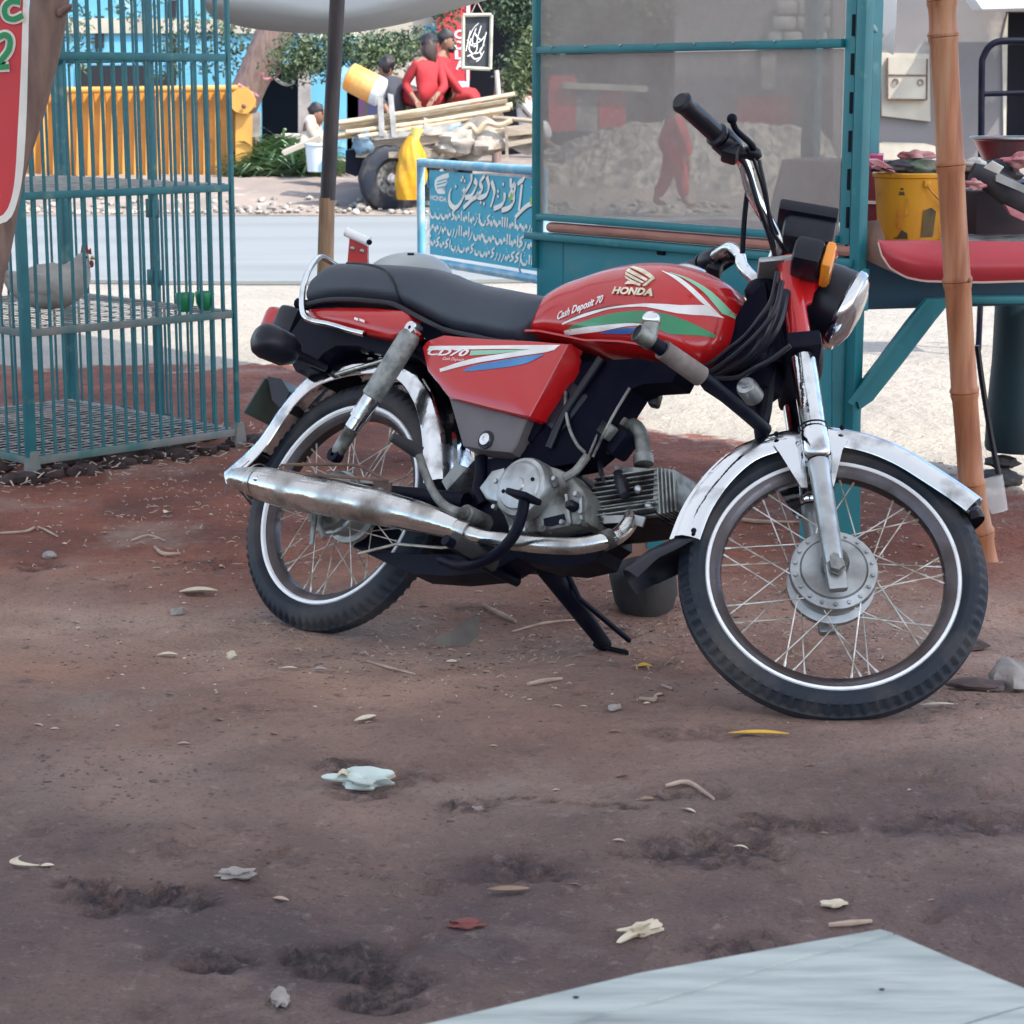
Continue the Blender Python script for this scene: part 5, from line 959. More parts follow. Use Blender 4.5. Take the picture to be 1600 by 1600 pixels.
# dark drum on black blocks
pm('drum_blue', (.004, .028, .042), (.003, .014, .024), sc=3, rough=.6, bump=.05, bsc=9)
dr = V((1.4404,5.9,0.0822)); DR = ob('drum', lathe([(0, 0), (.085, 0), (.09, .01), (.088, .12), (.080, .26), (.078, .50), (.072, .52), (0, .52)], (0, 0, 0), (0, 0, 1), 30), MAT['drum_blue']); DR.location = dr; tag(DR, 'dark teal drum standing on black blocks behind the bamboo', 'drum')
for k, (px_, sz) in enumerate((((1.3923,5.86,0.054), (.10, .1, .035)), ((1.373,5.8,0.017), (.13, .12, .05)))):
    o = ob('block', ball((0, 0, 0), .5, 14, 8, (1, 1, 1), None, .35, k + 4), MAT['rubber']); o.scale = sz; o.location = V(px_); tag(o, ('upper flat black block carrying the teal drum', 'lower rounded black block under the drum')[k], 'block')
ob_ = ob('drum_strap', tube([(1.2711,5.7,0.4054),(1.2898,5.7,0.2997),(1.3191,5.7,0.1575),(1.3451,5.7,0.05)], .008, 8, 4), MAT['black_plastic'], None); tag(ob_, 'black strap hanging beside the teal drum', 'strap')
def gl(t, N, b, L):
    b.inputs['Base Color'].default_value = (.75, .75, .75, 1); b.inputs['Roughness'].default_value = .2
    T = N('ShaderNodeBsdfTransparent'); M_ = N('ShaderNodeMixShader'); M_.inputs[0].default_value = .33; o = t.nodes['Material Output']; L(T.outputs[0], M_.inputs[1]); L(b.outputs[0], M_.inputs[2]); L(M_.outputs[0], o.inputs[0])
mixmat('clear_plastic', gl)
cu_ = V((1.1874,5,0.0827)); o = ob('plastic_cup', lathe([(0, .003), (.020, .003), (.021, 0), (.030, .085), (.032, .088)], (0, 0, 0), (-.30, .1, 1), 18), MAT['clear_plastic'], None, 20); o.location = cu_ - V((0, 0, .0)); o.scale = (1, .6, 1); tag(o, 'crushed clear plastic cup on the dirt beside the bamboo foot', 'cup')
# basin and board behind the front mudguard flap
TB = empty('clay_tub', [(0.2905,4.3561,0)][0], 'dark round tub with a brown board leaning in it behind the front wheel', 'tub'); to_ = V(TB.location)
ob('tub_body', lathe([(0, 0), (.055, 0), (.068, .03), (.072, .09), (.066, .10), (.06, .09), (.05, .02), (0, .02)], (0, 0, 0), (-.15, -.1, 1), 28), MAT['rubber'], TB)
ob('board', prism([V(p) - to_ for p in [(0.2173,4.75,-0.0036),(0.308,4.75,0.124),(0.3228,4.75,0.1271),(0.365,4.75,0.0786),(0.3575,4.75,-0.0188),(0.2761,4.75,-0.0648),(0.2311,4.75,-0.0418)]], (.0, .018, .0)), MAT['brown_sheet'], TB); ob('board_edge', tube([V(p) - to_ for p in [(0.2154,4.74,-0.0013),(0.2593,4.74,0.0595),(0.3074,4.74,0.1261)]], .004, 8), MAT['alloy_dirty'], TB)
ob('green_patch', prism([V(p) - to_ for p in [(0.3116,4.745,0.0493),(0.32,4.745,0.0918),(0.353,4.745,0.0645),(0.3503,4.745,0.0463)]], (0, .004, 0)), MAT['teal_panel'], TB)

# ---------------- bird cage
pm('cage_paint', (.014, .145, .17), (.012, .10, .135), sc=10, rough=.5, c3=(.10, .20, .19), sc3=16, lo3=.58, hi3=.72, bump=.05); pm('wire', (.44, .45, .43), (.26, .24, .22), sc=20, rough=.6, metal=.3)
pm('cage_dirty', (.20, .19, .18), (.06, .14, .14), sc=9, rough=.75, bump=.1)
CG = empty('poultry_cage', label='tall teal barred poultry cage with wire floors behind the motorcycle', cat='cage', mx=frame((-1.3797,5.9224,0), [(0.7037,-0.7105,0),(0.7105,0.7037,0),(0,0,1)]))
CW, CD, CT = .745, .91, 1.62
for (x, y, w) in ((0, 0, .026), (CW, 0, .014), (CW, .40, .02), (CW, CD, .028), (0, CD, .022), (0, .40, .02)):
    ob('post', box((x, y, CT / 2), (w, w, CT), None, .002), MAT['cage_paint'], CG)
for x, y in ((0, 0), (CW, 0)): ob('post_foot', prism([(x - .02, y - .014, -.01), (x + .028, y - .014, -.01), (x + .014, y - .014, .075), (x - .011, y - .014, .075)], (0, .028, 0)), MAT['cage_dirty'], CG)
for z, mt in ((.045, 'cage_dirty'), (.413, 'cage_dirty'), (.798, 'cage_paint'), (1.185, 'cage_paint')):
    for a, b in (((0, 0), (CW, 0)), ((0, CD), (CW, CD))): ob('rail', box(((a[0] + b[0]) / 2, a[1], z), (CW - .026, .018, .022), None, .002), MAT[mt], CG)
    for x in (0, CW): ob('rail', box((x, CD / 2, z), (.016, CD - .03, .020), None, .002), MAT[mt], CG)
    fl_ = MB()
    for k in range(22): fl_.add(box((CW / 2, .02 + k * (CD - .04) / 21, z + .012), (CW - .02, .0055, .0022)))
    for k in range(9): fl_.add(box((.02 + k * (CW - .04) / 8, CD / 2, z + .009), (.004, CD - .02, .003)))
    if z < 1.1: tag(fl_.build('wire_floor', MAT['wire'], CG, 0), kind='stuff')
bar = None
def addbar(x, y, w, t):
    global bar
    for z0, z1 in ((.056, .402), (.424, .787), (.809, 1.174), (1.196, CT)):
        k = 'a%.3f' % (z1 - z0)
        key = (round(z1 - z0, 3), w, t)
        if key not in BARS: BARS[key] = ob('bar', box((0, 0, 0), (w, t, z1 - z0)), MAT['cage_paint'], CG, 0); o = BARS[key]
        else: o = BARS[key].copy(); COL.objects.link(o); o.parent = CG
        o.location = (x, y, (z0 + z1) / 2)
BARS = {}
for k in range(1, 18): addbar(k * CW / 18, 0, .0085, .005)
for k in range(1, 15):
    y = k * CD / 15
    if abs(y - .40) > .02: addbar(CW, y, .005, .008)
for k in range(1, 15):
    y = k * CD / 15
    if abs(y - .40) > .02: addbar(0, y, .005, .008)
for k in range(1, 13): addbar(k * CW / 13, CD, .007, .005)
ob('latch', box((CW, .41, .72), (.02, .05, .06), None, .003), MAT['cage_paint'], CG); ob('latch', box((CW, .41, .50), (.02, .06, .05), None, .003), MAT['cage_paint'], CG)
CM = CG.matrix_world.copy(); bpy.context.view_layer.update(); CM = CG.matrix_world.copy()
pm('green_plastic', (.015, .24, .09), (.012, .20, .08), sc=6, rough=.35)
for k, (x, y) in enumerate(((.585, .035), (.655, .03))):
    o = ob('feeder_cup', lathe([(0, 0), (.016, 0), (.026, .02), (.030, .052), (.028, .056), (.026, .05), (.02, .01), (0, .008)], (0, 0, 0), (0, 0, 1), 20), MAT['green_plastic']); o.location = CM @ V((x, y, .43)); tag(o, ('left bright green feeder cup on the middle cage floor', 'right bright green feeder cup on the middle cage floor')[k], 'feeder cup')
pm('feather', (.42, .40, .37), (.31, .29, .27), sc=14, rough=.85, bump=.3, bsc=40); pm('comb_red', (.26, .05, .045), rough=.6); pm('beak', (.5, .3, .08), rough=.5)
def hen(c, rz, lab, sc_=1):
    h = empty('hen', c, lab, 'hen', 'pale hens resting in the cage'); h.rotation_euler = (0, 0, rz); h.scale = (sc_,) * 3
    b = MB(); pts = [(-.13, 0, .13), (-.09, 0, .10), (-.03, 0, .085), (.05, 0, .088), (.10, 0, .115), (.125, 0, .155), (.14, 0, .175), (.152, 0, .178)]
    b.add(tube(pts, [.012, .045, .074, .080, .062, .034, .026, .012], 18, 4)); o = b.build('body', MAT['feather'], h)
    for s in (-1, 1):
        ob('wing', ball((-.005, .066 * s, .095), .06, 14, 8, (1.25, .3, .62), Mx.Rotation(.25, 3, 'Y'), .2, 3), MAT['feather'], h)
        ob('eye', ball((.146, .0235 * s, .182), .004, 8, 6), MAT['black_plastic'], h)
        ob('leg', tube([(.01, .03 * s, .05), (.02, .03 * s, .0)], .005, 6), MAT['beak'], h)
    ob('tail', grid(lambda u, v: (-.12 - .07 * u, (v - .5) * .07, .12 + .06 * u), 4, 4, (0, 0, .012)), MAT['feather'], h)
    ob('comb', prism([(.125, -.003, .195), (.13, -.003, .222), (.138, -.003, .208), (.146, -.003, .224), (.152, -.003, .205), (.16, -.003, .212), (.162, -.003, .19)], (0, .006, 0)), MAT['comb_red'], h)
    ob('wattle', ball((.16, 0, .158), .010, 8, 6, (.8, .5, 1.3)), MAT['comb_red'], h); ob('beak', tube([(.158, 0, .18), (.178, 0, .172)], [.008, .001], 8), MAT['beak'], h)
hen(CM @ V((.30, .36, .428)), .15, 'pale hen with a red comb facing right in the middle cage tier', .9)
hen(CM @ V((.10, .66, .428)), 2.9, 'pale hen turned away at the back of the middle cage tier', .9)
rnd = random.Random(12)
# dark manure and straw under the cage
mn = MB()
for i in range(420):
    u, v = rnd.random(), rnd.random(); p = CM @ V((-.25 + u * (CW + .4), -.10 + v * (CD + .1), 0)); r = rnd.uniform(.012, .04); mn.add(ball((p.x, p.y, r * .2), r, 6, 4, (1, 1, .55), None, .7, i))
tag(mn.build('manure_heap', pm('manure', (.022, .012, .012), (.05, .03, .028), sc=12, rough=.95), None, 60), 'dark crumbly droppings and soil under the cage', kind='stuff')
st = MB()
for i in range(260):
    u, v = rnd.random(), rnd.random(); p = CM @ V((-.25 + u * (CW + .45), -.22 + v * .5, 0)); a = rnd.uniform(0, 6.28); L = rnd.uniform(.01, .035); st.add(box((p.x, p.y, HT(p.x, p.y) + rnd.uniform(.006, .03)), (L, .0035, .002), Mx.Rotation(a, 3, 'Z') @ Mx.Rotation(rnd.uniform(-.4, .4), 3, 'Y')))
tag(st.build('straw_litter', pm('straw', (.46, .36, .30), (.30, .22, .18), sc=30, rough=.9), None, 0), 'pale straw bits strewn along the cage foot', kind='stuff')
# ---------------- red banner and trunk at the left edge
pm('banner_red', (.52, .035, .045), (.44, .03, .04), sc=3, rough=.5); pm('banner_white', (.72, .70, .66), (.6, .58, .55), sc=8, rough=.5); pm('banner_green', (.01, .22, .075), rough=.5)
BN = empty('banner', V((-1.104,4.55,0.8041)), 'curved red banner with white border and green lettering at the left edge', 'banner'); bo = V(BN.location)
E1 = [(-1.0114,4.55,1.3549),(-1.0204,4.55,1.2763),(-1.0291,4.55,1.1442),(-1.0393,4.55,1.0104),(-1.0525,4.55,0.9023),(-1.0722,4.55,0.8342),(-1.0898,4.55,0.8123),(-1.1039,4.55,0.8068),(-1.1869,4.55,0.8013)]; 
E2 = [(-1.0235,4.55,1.3549),(-1.0325,4.55,1.2763),(-1.0427,4.55,1.1442),(-1.0557,4.55,1.0104),(-1.0676,4.55,0.9023),(-1.0827,4.55,0.8451),(-1.1003,4.55,0.8233),(-1.1143,4.55,0.8191),(-1.1864,4.55,0.8123)]
def rib(A, B, name, mat, dy=0, th=.004, n=40, par=BN, o=bo):
    A = resamp(cat_rom(A, 4), n); B = resamp(cat_rom(B, 4), n); return ob(name, grid(lambda u, v: A[min(int(u * n + .5), n)].lerp(B[min(int(u * n + .5), n)], v) - o + V((0, dy + .03 * (1 - u) * 0, 0)), n, 3, (0, th, 0)), MAT[mat], par)
rib(E1, E2, 'border', 'banner_white')
C_ = [(-1.1582,4.55,1.3549),(-1.1623,4.55,1.2763),(-1.1691,4.55,1.1442),(-1.1761,4.55,1.0104),(-1.1817,4.55,0.9023),(-1.1847,4.55,0.8451),(-1.1858,4.55,0.8233),(-1.186,4.55,0.8191),(-1.1864,4.55,0.8123)]
rib(E2, C_, 'panel', 'banner_red')
def stroke3(pts, w, z=0):
    P = cat_rom(pts, 5) if len(pts) > 2 else [V(p) for p in pts]; return sweep(P, [(-w, -.001), (w, -.001), (w, .001), (-w, .001)], up=(0, 1, 0))
for k, pts_ in enumerate(([(-1.037,4.545,1.2709),(-1.0558,4.545,1.2735),(-1.0699,4.545,1.2604),(-1.0681,4.545,1.242),(-1.0521,4.545,1.2367),(-1.0328,4.545,1.2446)], [(-1.0948,4.545,1.1945),(-1.0726,4.545,1.205),(-1.0623,4.545,1.1945),(-1.066,4.545,1.1733),(-1.0804,4.545,1.1547),(-1.0948,4.545,1.1388),(-1.0676,4.545,1.1388)])):
    for w_, mt, dy in ((.0105, 'banner_white', 0), (.0055, 'banner_green', -.004)):
        P = [V(p) - bo + V((0, dy, 0)) for p in pts_]; P2 = cat_rom(P, 6); vs = []; fs = []
        for i, p in enumerate(P2):
            t = (P2[min(i + 1, len(P2) - 1)] - P2[max(i - 1, 0)]).normalized(); n = V((-t.z, 0, t.x)); vs += [p + n * w_, p - n * w_, p + n * w_ + V((0, .003, 0)), p - n * w_ + V((0, .003, 0))]
        for i in range(len(P2) - 1):
            a, b = 4 * i, 4 * i + 4; fs += [(a, a + 1, b + 1, b), (a + 2, b + 2, b + 3, a + 3), (a, b, b + 2, a + 2), (a + 1, a + 3, b + 3, b + 1)]
        ob('letter', (vs, fs), MAT[mt], BN)
pm('bark', (.22, .15, .125), (.14, .095, .085), sc=10, rough=.9, bump=.5, bsc=26, stretch=(3, 3, .6))
tk = [V(p) for p in [(-1.2524,5,0.5969),(-1.219,5,0.7184),(-1.1771,5,0.8986),(-1.1281,5,1.0468),(-1.0956,5,1.1714),(-1.0723,5,1.2947),(-1.0525,5,1.4097)]]; tk = [tk[0] + V((-.12, 0, -.55))] + tk + [tk[-1] + V((.15, .1, .6)), tk[-1] + V((.3, .2, 1.2))]
T0 = empty('tree', (tk[0].x, 5.0, 0), 'thin leaning brown tree trunk between banner and cage', 'tree'); t0 = V(T0.location)
ob('trunk', tube([p - t0 for p in tk], [.032, .031, .029, .029, .032, .036, .042, .046, .046, .04, .03], 14, 5), MAT['bark'], T0)
ob('branch_stub', tube([V((-1.042,4.97,1.2648)) - t0, V((-1.0079,4.93,1.2805)) - t0], [.012, .004], 8), MAT['bark'], T0)

# ---------------- sign board (frame g: x along the board, y away, z up)
pm('sign_blue', (.012, .38, .56), (.014, .33, .50), sc=3, rough=.5, c3=(.35, .52, .52), sc3=10, lo3=.62, hi3=.8); pm('sign_frame', (.10, .34, .52), (.34, .48, .58), sc=14, rough=.45); pm('sign_white', (.88, .88, .85), (.80, .83, .81), sc=25, rough=.5); pm('sign_navy', (.01, .035, .07), rough=.5); pm('leaf_green', (.28, .50, .10), rough=.5)
SG = empty('sign_board', label='blue hand painted metal sign with white script on a tube frame behind the seat', cat='sign', mx=frame((-0.3535,8.2,0), [(0.4565,0.8897,0),(-0.8897,0.4565,0),(0,0,1)]))
fr4 = [(-0.0002,0,0.8148),(0.9779,0,0.8157)]; xL, xR, zt_ = fr4[0][0], fr4[1][0] + .035, fr4[0][2]; zb_ = (0.9799,0,0.4407)[2]
for nm, a, b in (('frame_tube', (xL, 0, zt_), (xR, 0, zt_)), ('frame_tube', (xL, 0, zb_), (xR, 0, zb_)), ('frame_leg', (xL, 0, zt_ + .012), (xL, 0, 0)), ('frame_leg', (xR, 0, zt_ + .012), (xR, 0, 0))): ob(nm, tube([a, b], .0165 if 'leg' not in nm else .0155, 12), MAT['sign_frame'], SG)
pa = (0.0755,0,0.788); pb_ = (0.9606,0,0.4682)
PN = ob('sign_panel', box(((pa[0] + xR - .03) / 2, .004, (pa[2] + pb_[2]) / 2), (xR - .03 - pa[0], .004, pa[2] - pb_[2])), MAT['sign_blue'], SG, 0)
for px_ in (((0.2971,0,0.8001)), (0.0804,0,0.7373), (0.8489,0,0.4688)): ob('hook', tube([(px_[0], -.006, px_[2] + .02), (px_[0] + .004, -.01, px_[2]), (px_[0], -.004, px_[2] - .015)], .004, 6), MAT['sign_frame'], SG)
def pen(P, w, y, th=.0014, nib=.9, lo=.35):
    # calligraphic stroke in the x-z plane at depth y
    P = cat_rom([(p[0], y, p[2]) for p in P], 5) if len(P) > 2 else [V((p[0], y, p[2])) for p in P]; vs = []; fs = []; n = len(P)
    for i, p in enumerate(P):
        t = (P[min(i + 1, n - 1)] - P[max(i - 1, 0)]).normalized(); k = w * (lo + (1 - lo) * abs(sin(atan2(t.z, t.x) - nib))); q = V((-t.z, 0, t.x)) * k; e = V((0, th, 0))
        vs += [p + q, p - q, p + q + e, p - q + e]
    for i in range(n - 1):
        a = 4 * i; b = a + 4; fs += [(a, b, b + 1, a + 1), (a + 2, a + 3, b + 3, b + 2), (a, a + 2, b + 2, b), (a + 1, b + 1, b + 3, a + 3)]
    return vs, fs
def dia(p, r, y): return [V((p[0] + r, y, p[2])), V((p[0], y, p[2] + r)), V((p[0] - r, y, p[2])), V((p[0], y, p[2] - r))], [(0, 1, 2, 3)]
def Z4(*pp): return [(xL + (x - 128) / 1318 * ZX, 0, zt_ - (y - 165 - (x - 128) * .0716) / 1235 * ZH) for x, y in pp]
ZX = fr4[1][0] - xL; ZH = zt_ - zb_
HEAD = [Z4((1432, 545), (1405, 605), (1330, 655), (1260, 730), (1205, 800)), Z4((1432, 545), (1425, 500), (1390, 520)), Z4((1275, 415), (1262, 560), (1245, 720)), Z4((1232, 415), (1255, 385), (1285, 360), (1305, 320)),
        Z4((1205, 400), (1200, 480), (1180, 560), (1150, 540), (1165, 500), (1190, 560), (1185, 630), (1140, 690), (1065, 720)), Z4((1160, 345), (1165, 440), (1205, 400)), Z4((1098, 515), (1090, 610), (1050, 670), (980, 705)),
        Z4((955, 380), (985, 500), (970, 600), (945, 690)), Z4((905, 330), (925, 440), (905, 530), (860, 570), (815, 575), (790, 540)), Z4((880, 320), (830, 400), (850, 480), (800, 560), (735, 610), (690, 660), (640, 715)), Z4((765, 375), (790, 420), (770, 490), (720, 570), (660, 590)),
        Z4((735, 300), (730, 390), (690, 470), (650, 540), (628, 610), (580, 690), (530, 715), (480, 660), (478, 560), (500, 480)), Z4((640, 480), (655, 540), (640, 590))]
DOTS = [Z4(p)[0] for p in ((1405, 395), (1382, 445), (1425, 450), (1403, 485), (1080, 415), (835, 640), (872, 655), (635, 345), (618, 380), (655, 385), (552, 455), (700, 560), (1025, 500), (1025, 560))]
for P in HEAD:
    ob('heading_shadow', pen([(p[0] - .002, 0, p[2] - .003) for p in P], .0150, .0005), MAT['sign_navy'], PN, 0); ob('heading_stroke', pen(P, .0115, -.001), MAT['sign_white'], PN, 0)
for p in DOTS:
    ob('heading_shadow', dia((p[0] - .001, 0, p[2] - .002), .0115, .0012), MAT['sign_navy'], PN, 0); ob('heading_dot', dia(p, .0085, -.0004), MAT['sign_white'], PN, 0)
ob('painted_leaf', pen(Z4((1360, 610), (1395, 580), (1428, 570)), .013, -.0014, lo=.9), MAT['leaf_green'], PN, 0); ob('painted_leaf', pen(Z4((1150, 600), (1165, 560), (1175, 520)), .010, -.0014, lo=.9), MAT['leaf_green'], PN, 0)
# small emblem and its caption
wing = Z4((465, 290), (400, 310), (330, 345), (300, 390), (295, 440), (305, 500), (335, 552), (420, 552), (425, 520), (395, 505), (430, 470), (425, 450), (450, 410), (445, 380), (470, 340))
c_ = sum((V(p) for p in wing), V()) / len(wing); ob('emblem', ([V((c_.x, .001, c_.z))] + [V((p[0], .001, p[2])) for p in wing], [(0, 1 + i, 1 + (i + 1) % len(wing)) for i in range(len(wing))]), MAT['sign_white'], PN, 0)
for a, b in (((330, 400), (450, 362)), ((325, 440), (440, 405)), ((330, 480), (430, 460))): ob('emblem_line', pen(Z4(a, b), .0022, -.0008), MAT['sign_blue'], PN, 0)
e0, e1 = Z4((245, 628))[0], Z4((440, 648))[0]
lettering('HONDA', e0, e1, .018, 'caption', MAT['sign_white'], PN, lambda p: V((p[0], .001, p[2])), 0, .03)
# four lines of running script
rs = random.Random(41)
def script_line(xa, xb, ya, yb, hh, w):
    x = xa
    while x > xb:
        f = (xa - x) / (xa - xb); y = ya + (yb - ya) * f; k = rs.random(); s = rs.uniform(.8, 1.15)
        if k < .22: P = [(x, y - hh * .9), (x - 8 * s, y)]; dx = 26
        elif k < .42: P = [(x, y - hh * .35), (x - 8, y), (x - 30 * s, y + hh * .12), (x - 52 * s, y - hh * .1), (x - 50 * s, y - hh * .4)]; dx = 62
        elif k < .60: P = [(x, y - hh * .5), (x - 14 * s, y - hh * .05), (x - 34 * s, y + hh * .28)]; dx = 36
        elif k < .80: P = [(x, y - hh * .2), (x - 12, y - hh * .45), (x - 22, y - hh * .2), (x - 34 * s, y), (x - 44 * s, y - hh * .3), (x - 56 * s, y - .05 * hh)]; dx = 58
        else: P = [(x + 8, y - hh * .95), (x - 26 * s, y - hh * .6), (x - 6 * s, y - hh * .25), (x - 40 * s, y + hh * .05)]; dx = 48
        ob('script_stroke', pen(Z4(*P), w, -.0006, lo=.4), MAT['sign_white'], PN, 0)
        if rs.random() < .6: ob('script_dot', dia(Z4((x - dx * .4, y + hh * (.42 if rs.random() < .5 else -.8)))[0], .0028, -.0006), MAT['sign_white'], PN, 0)
        x -= dx
script_line(1425, 230, 950, 830, 130, .0058); script_line(1440, 180, 1155, 1000, 135, .0060); script_line(1440, 230, 1340, 1190, 120, .0054)
# ---------------- red bench vice and white helmet behind the seat
WT = empty('work_table', V((-0.2081,6.1,0.0115)), 'low mechanic table hidden behind the seat carrying the vice', 'table'); wt = V(WT.location); tz = V((-0.4464,6.1,0.544)).z - wt.z
ob('table_top', box((-.13, .16, tz - .012), (.30, .26, .024), None, .003), MAT['cart_wood'] if 'cart_wood' in MAT else MAT['black_metal'], WT); ob('pedestal', box((.0, .12, (tz - .024) / 2), (.07, .10, tz - .024), None, .003), MAT['black_metal'], WT)
VI = empty('bench_vice', (wt.x - .24, wt.y + .06, wt.z + tz), 'small red bench vice with a pale steel jaw just behind the seat', 'vice'); vo = V(VI.location)
ob('vice_body', prism([V(p) - vo for p in [(-0.4867,6.14,0.5404),(-0.4736,6.14,0.667),(-0.4566,6.14,0.6781),(-0.4217,6.14,0.6447),(-0.4212,6.14,0.5404)]], (.0, .06, .0)), MAT['red_paint_dusty'], VI)
ob('vice_jaw', tube([V((-0.4834,6.15,0.6848)) - vo, V((-0.4146,6.12,0.6573)) - vo], .0145, 12), MAT['rim_lip'], VI); ob('jaw_bore', cyl(V((-0.4157,6.11,0.658)) - vo, V((-0.4117,6.105,0.6565)) - vo, .008, 10), MAT['black_metal'], VI)
for q in [(-0.4639,6.13,0.638),(-0.438,6.13,0.6306)]: ob('bolt', ball(V(q) - vo, .007, 8, 6), MAT['alloy'], VI)
SH = empty('domed_cover', (wt.x - .08, wt.y + .1, wt.z + tz), 'pale domed metal cover lying on the table just above the seat', 'cover'); so_ = V(SH.location)
ob('cover_shell', ball(V((-0.2974,6.1,0.5589)) - so_, .125, 30, 16, (1, .8, .56)), pm('dome_grey', (.42, .44, .43), (.32, .34, .34), sc=5, rough=.5), SH); ob('cover_notch', box(V((-0.2881,5.995,0.6317)) - so_, (.02, .012, .007), None, .002), MAT['black_plastic'], SH)
# ---------------- hanging slate
SBo = V((-0.1771,11,1.3325)); SB = empty('slate', SBo, 'hanging black slate with pale frame and chalk script', 'blackboard')
def W11(pp): return [V(p) - SBo for p in pp]
ob('slate_board', prism(W11([(-0.2422,11,1.4539),(-0.1145,11,1.457),(-0.1216,11,1.2009),(-0.2466,11,1.2074)]), (0, .012, 0)), pm('slate_black', (.030, .036, .045), (.055, .06, .07), sc=7, rough=.8), SB, 0)
for a, b in zip([(-0.2484,10.99,1.4631),(-0.1046,10.99,1.4663),(-0.1117,10.99,1.1944),(-0.2529,10.99,1.2008)], [(-0.1046,10.99,1.4663),(-0.1117,10.99,1.1944),(-0.2529,10.99,1.2008),(-0.2484,10.99,1.4631)]): ob('slate_frame', tube([V(a) - SBo, V(b) - SBo], .0095, 8), pm('slate_frame', (.45, .44, .36), (.3, .3, .25), sc=20, rough=.7) if 'slate_frame' not in MAT else MAT['slate_frame'], SB)
ob('slate_string', tube([V((-0.2125,10.99,1.4631)) - SBo, V((-0.1796,10.99,1.533)) - SBo, V((-0.1789,10.99,1.7291)) - SBo], .003, 6), MAT['straw'], SB); ob('slate_string', tube([V((-0.1406,10.99,1.4631)) - SBo, V((-0.1796,10.99,1.533)) - SBo], .003, 6), MAT['straw'], SB)
for P in ([(-0.1309,10.985,1.3801),(-0.1573,10.985,1.2906),(-0.1902,10.985,1.2714)], [(-0.157,10.985,1.412),(-0.1768,10.985,1.3481),(-0.1836,10.985,1.2842),(-0.2296,10.985,1.2585)], [(-0.1832,10.985,1.3992),(-0.203,10.985,1.3417),(-0.1933,10.985,1.3034)], [(-0.2127,10.985,1.3864),(-0.226,10.985,1.329),(-0.236,10.985,1.2842)], [(-0.1375,10.985,1.3545),(-0.1703,10.985,1.329),(-0.2031,10.985,1.3162)], [(-0.1409,10.985,1.3162),(-0.1639,10.985,1.2906),(-0.1574,10.985,1.2585),(-0.1903,10.985,1.2457),(-0.2099,10.985,1.2649)], [(-0.17,10.985,1.4247),(-0.1963,10.985,1.3992),(-0.2161,10.985,1.3609)], [(-0.1931,10.985,1.3801),(-0.1768,10.985,1.3545),(-0.1572,10.985,1.3417),(-0.1408,10.985,1.3609)], [(-0.2292,10.985,1.3417),(-0.2097,10.985,1.3162),(-0.1835,10.985,1.3098)], [(-0.1442,10.985,1.2842),(-0.164,10.985,1.2457),(-0.1838,10.985,1.2329)], [(-0.2096,10.985,1.3481),(-0.2196,10.985,1.297),(-0.2033,10.985,1.2714)]): ob('chalk_stroke', pen([V(p) - SBo for p in P], .0034, P[0][1] - SBo.y), MAT['sign_white'], SB, 0)
# ---------------- white cloth corner at the right, drain pipe, house
pm('white_cloth', (.60, .62, .64), rough=.8)
wc = V((1.0004,5.8,1.2939))
ob_ = ob('cloth_corner', [lambda: 0] and (lambda P: ([V(p) for p in P] + [V(p) + V((0, .006, 0)) for p in P], [(0, 1, 5, 6), (1, 2, 3, 5), (3, 4, 5), (7, 13, 12, 8), (8, 12, 10, 9), (10, 12, 11)] + [(i, (i + 1) % 7, 7 + (i + 1) % 7, 7 + i) for i in range(7)]))([(0.9711,5.8,1.3441),(0.9734,5.78,1.2764),(1.006,5.8,1.2333),(0.9965,5.82,1.2067),(1.0355,5.82,1.1829),(1.0361,5.8,1.2602),(1.0365,5.8,1.3441)]), MAT['white_cloth']); tag(ob_, 'torn corner of white cloth hanging beside the stall back post', 'cloth')
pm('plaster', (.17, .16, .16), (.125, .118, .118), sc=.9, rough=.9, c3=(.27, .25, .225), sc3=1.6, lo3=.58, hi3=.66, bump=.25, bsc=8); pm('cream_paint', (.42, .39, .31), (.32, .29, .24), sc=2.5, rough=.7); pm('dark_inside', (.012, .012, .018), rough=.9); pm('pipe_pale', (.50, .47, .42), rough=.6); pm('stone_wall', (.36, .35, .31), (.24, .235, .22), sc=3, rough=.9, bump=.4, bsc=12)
HO = empty('plaster_house', (5.0, 24, .2), 'grey plastered house wall with a cream meter box and a dark doorway', 'house'); ho = V(HO.location)
def wq(px0, py0, px1, py1, y, d, par, name, mat, org):
    pass
def panel(P, d, name, mat, par, org): return ob(name, prism([V(p) - org for p in P], (0, d, 0)), MAT[mat], par, 0)
panel([(3.6345,24,0.2265),(3.5248,24,3.8455),(5.4206,24,3.8455),(5.5893,24,0.2265)], .25, 'wall', 'plaster', HO, ho); panel([(5.5893,24,0.2265),(5.576,24,0.5117),(6.5005,24,0.5117),(6.516,24,0.2265)], .25, 'wall', 'plaster', HO, ho); panel([(5.5092,24,1.9458),(5.4206,24,3.8455),(7.7237,24,3.8455),(7.8498,24,1.9458)], .25, 'wall', 'plaster', HO, ho); panel([(6.2116,24,0.5117),(6.1371,24,1.9458),(7.8498,24,1.9458),(7.9451,24,0.5117)], .25, 'wall', 'plaster', HO, ho)
panel([(5.6326,24.6,0.3659),(5.5532,24.6,2.0952),(6.4301,24.6,2.0952),(6.5219,24.6,0.3659)], .05, 'doorway', 'dark_inside', HO, ho); panel([(5.5379,23.97,0.5622),(5.473,23.97,1.6526),(5.5243,23.97,1.9308),(5.5667,23.97,0.5622)], .03, 'door_jamb', 'cream_paint', HO, ho)
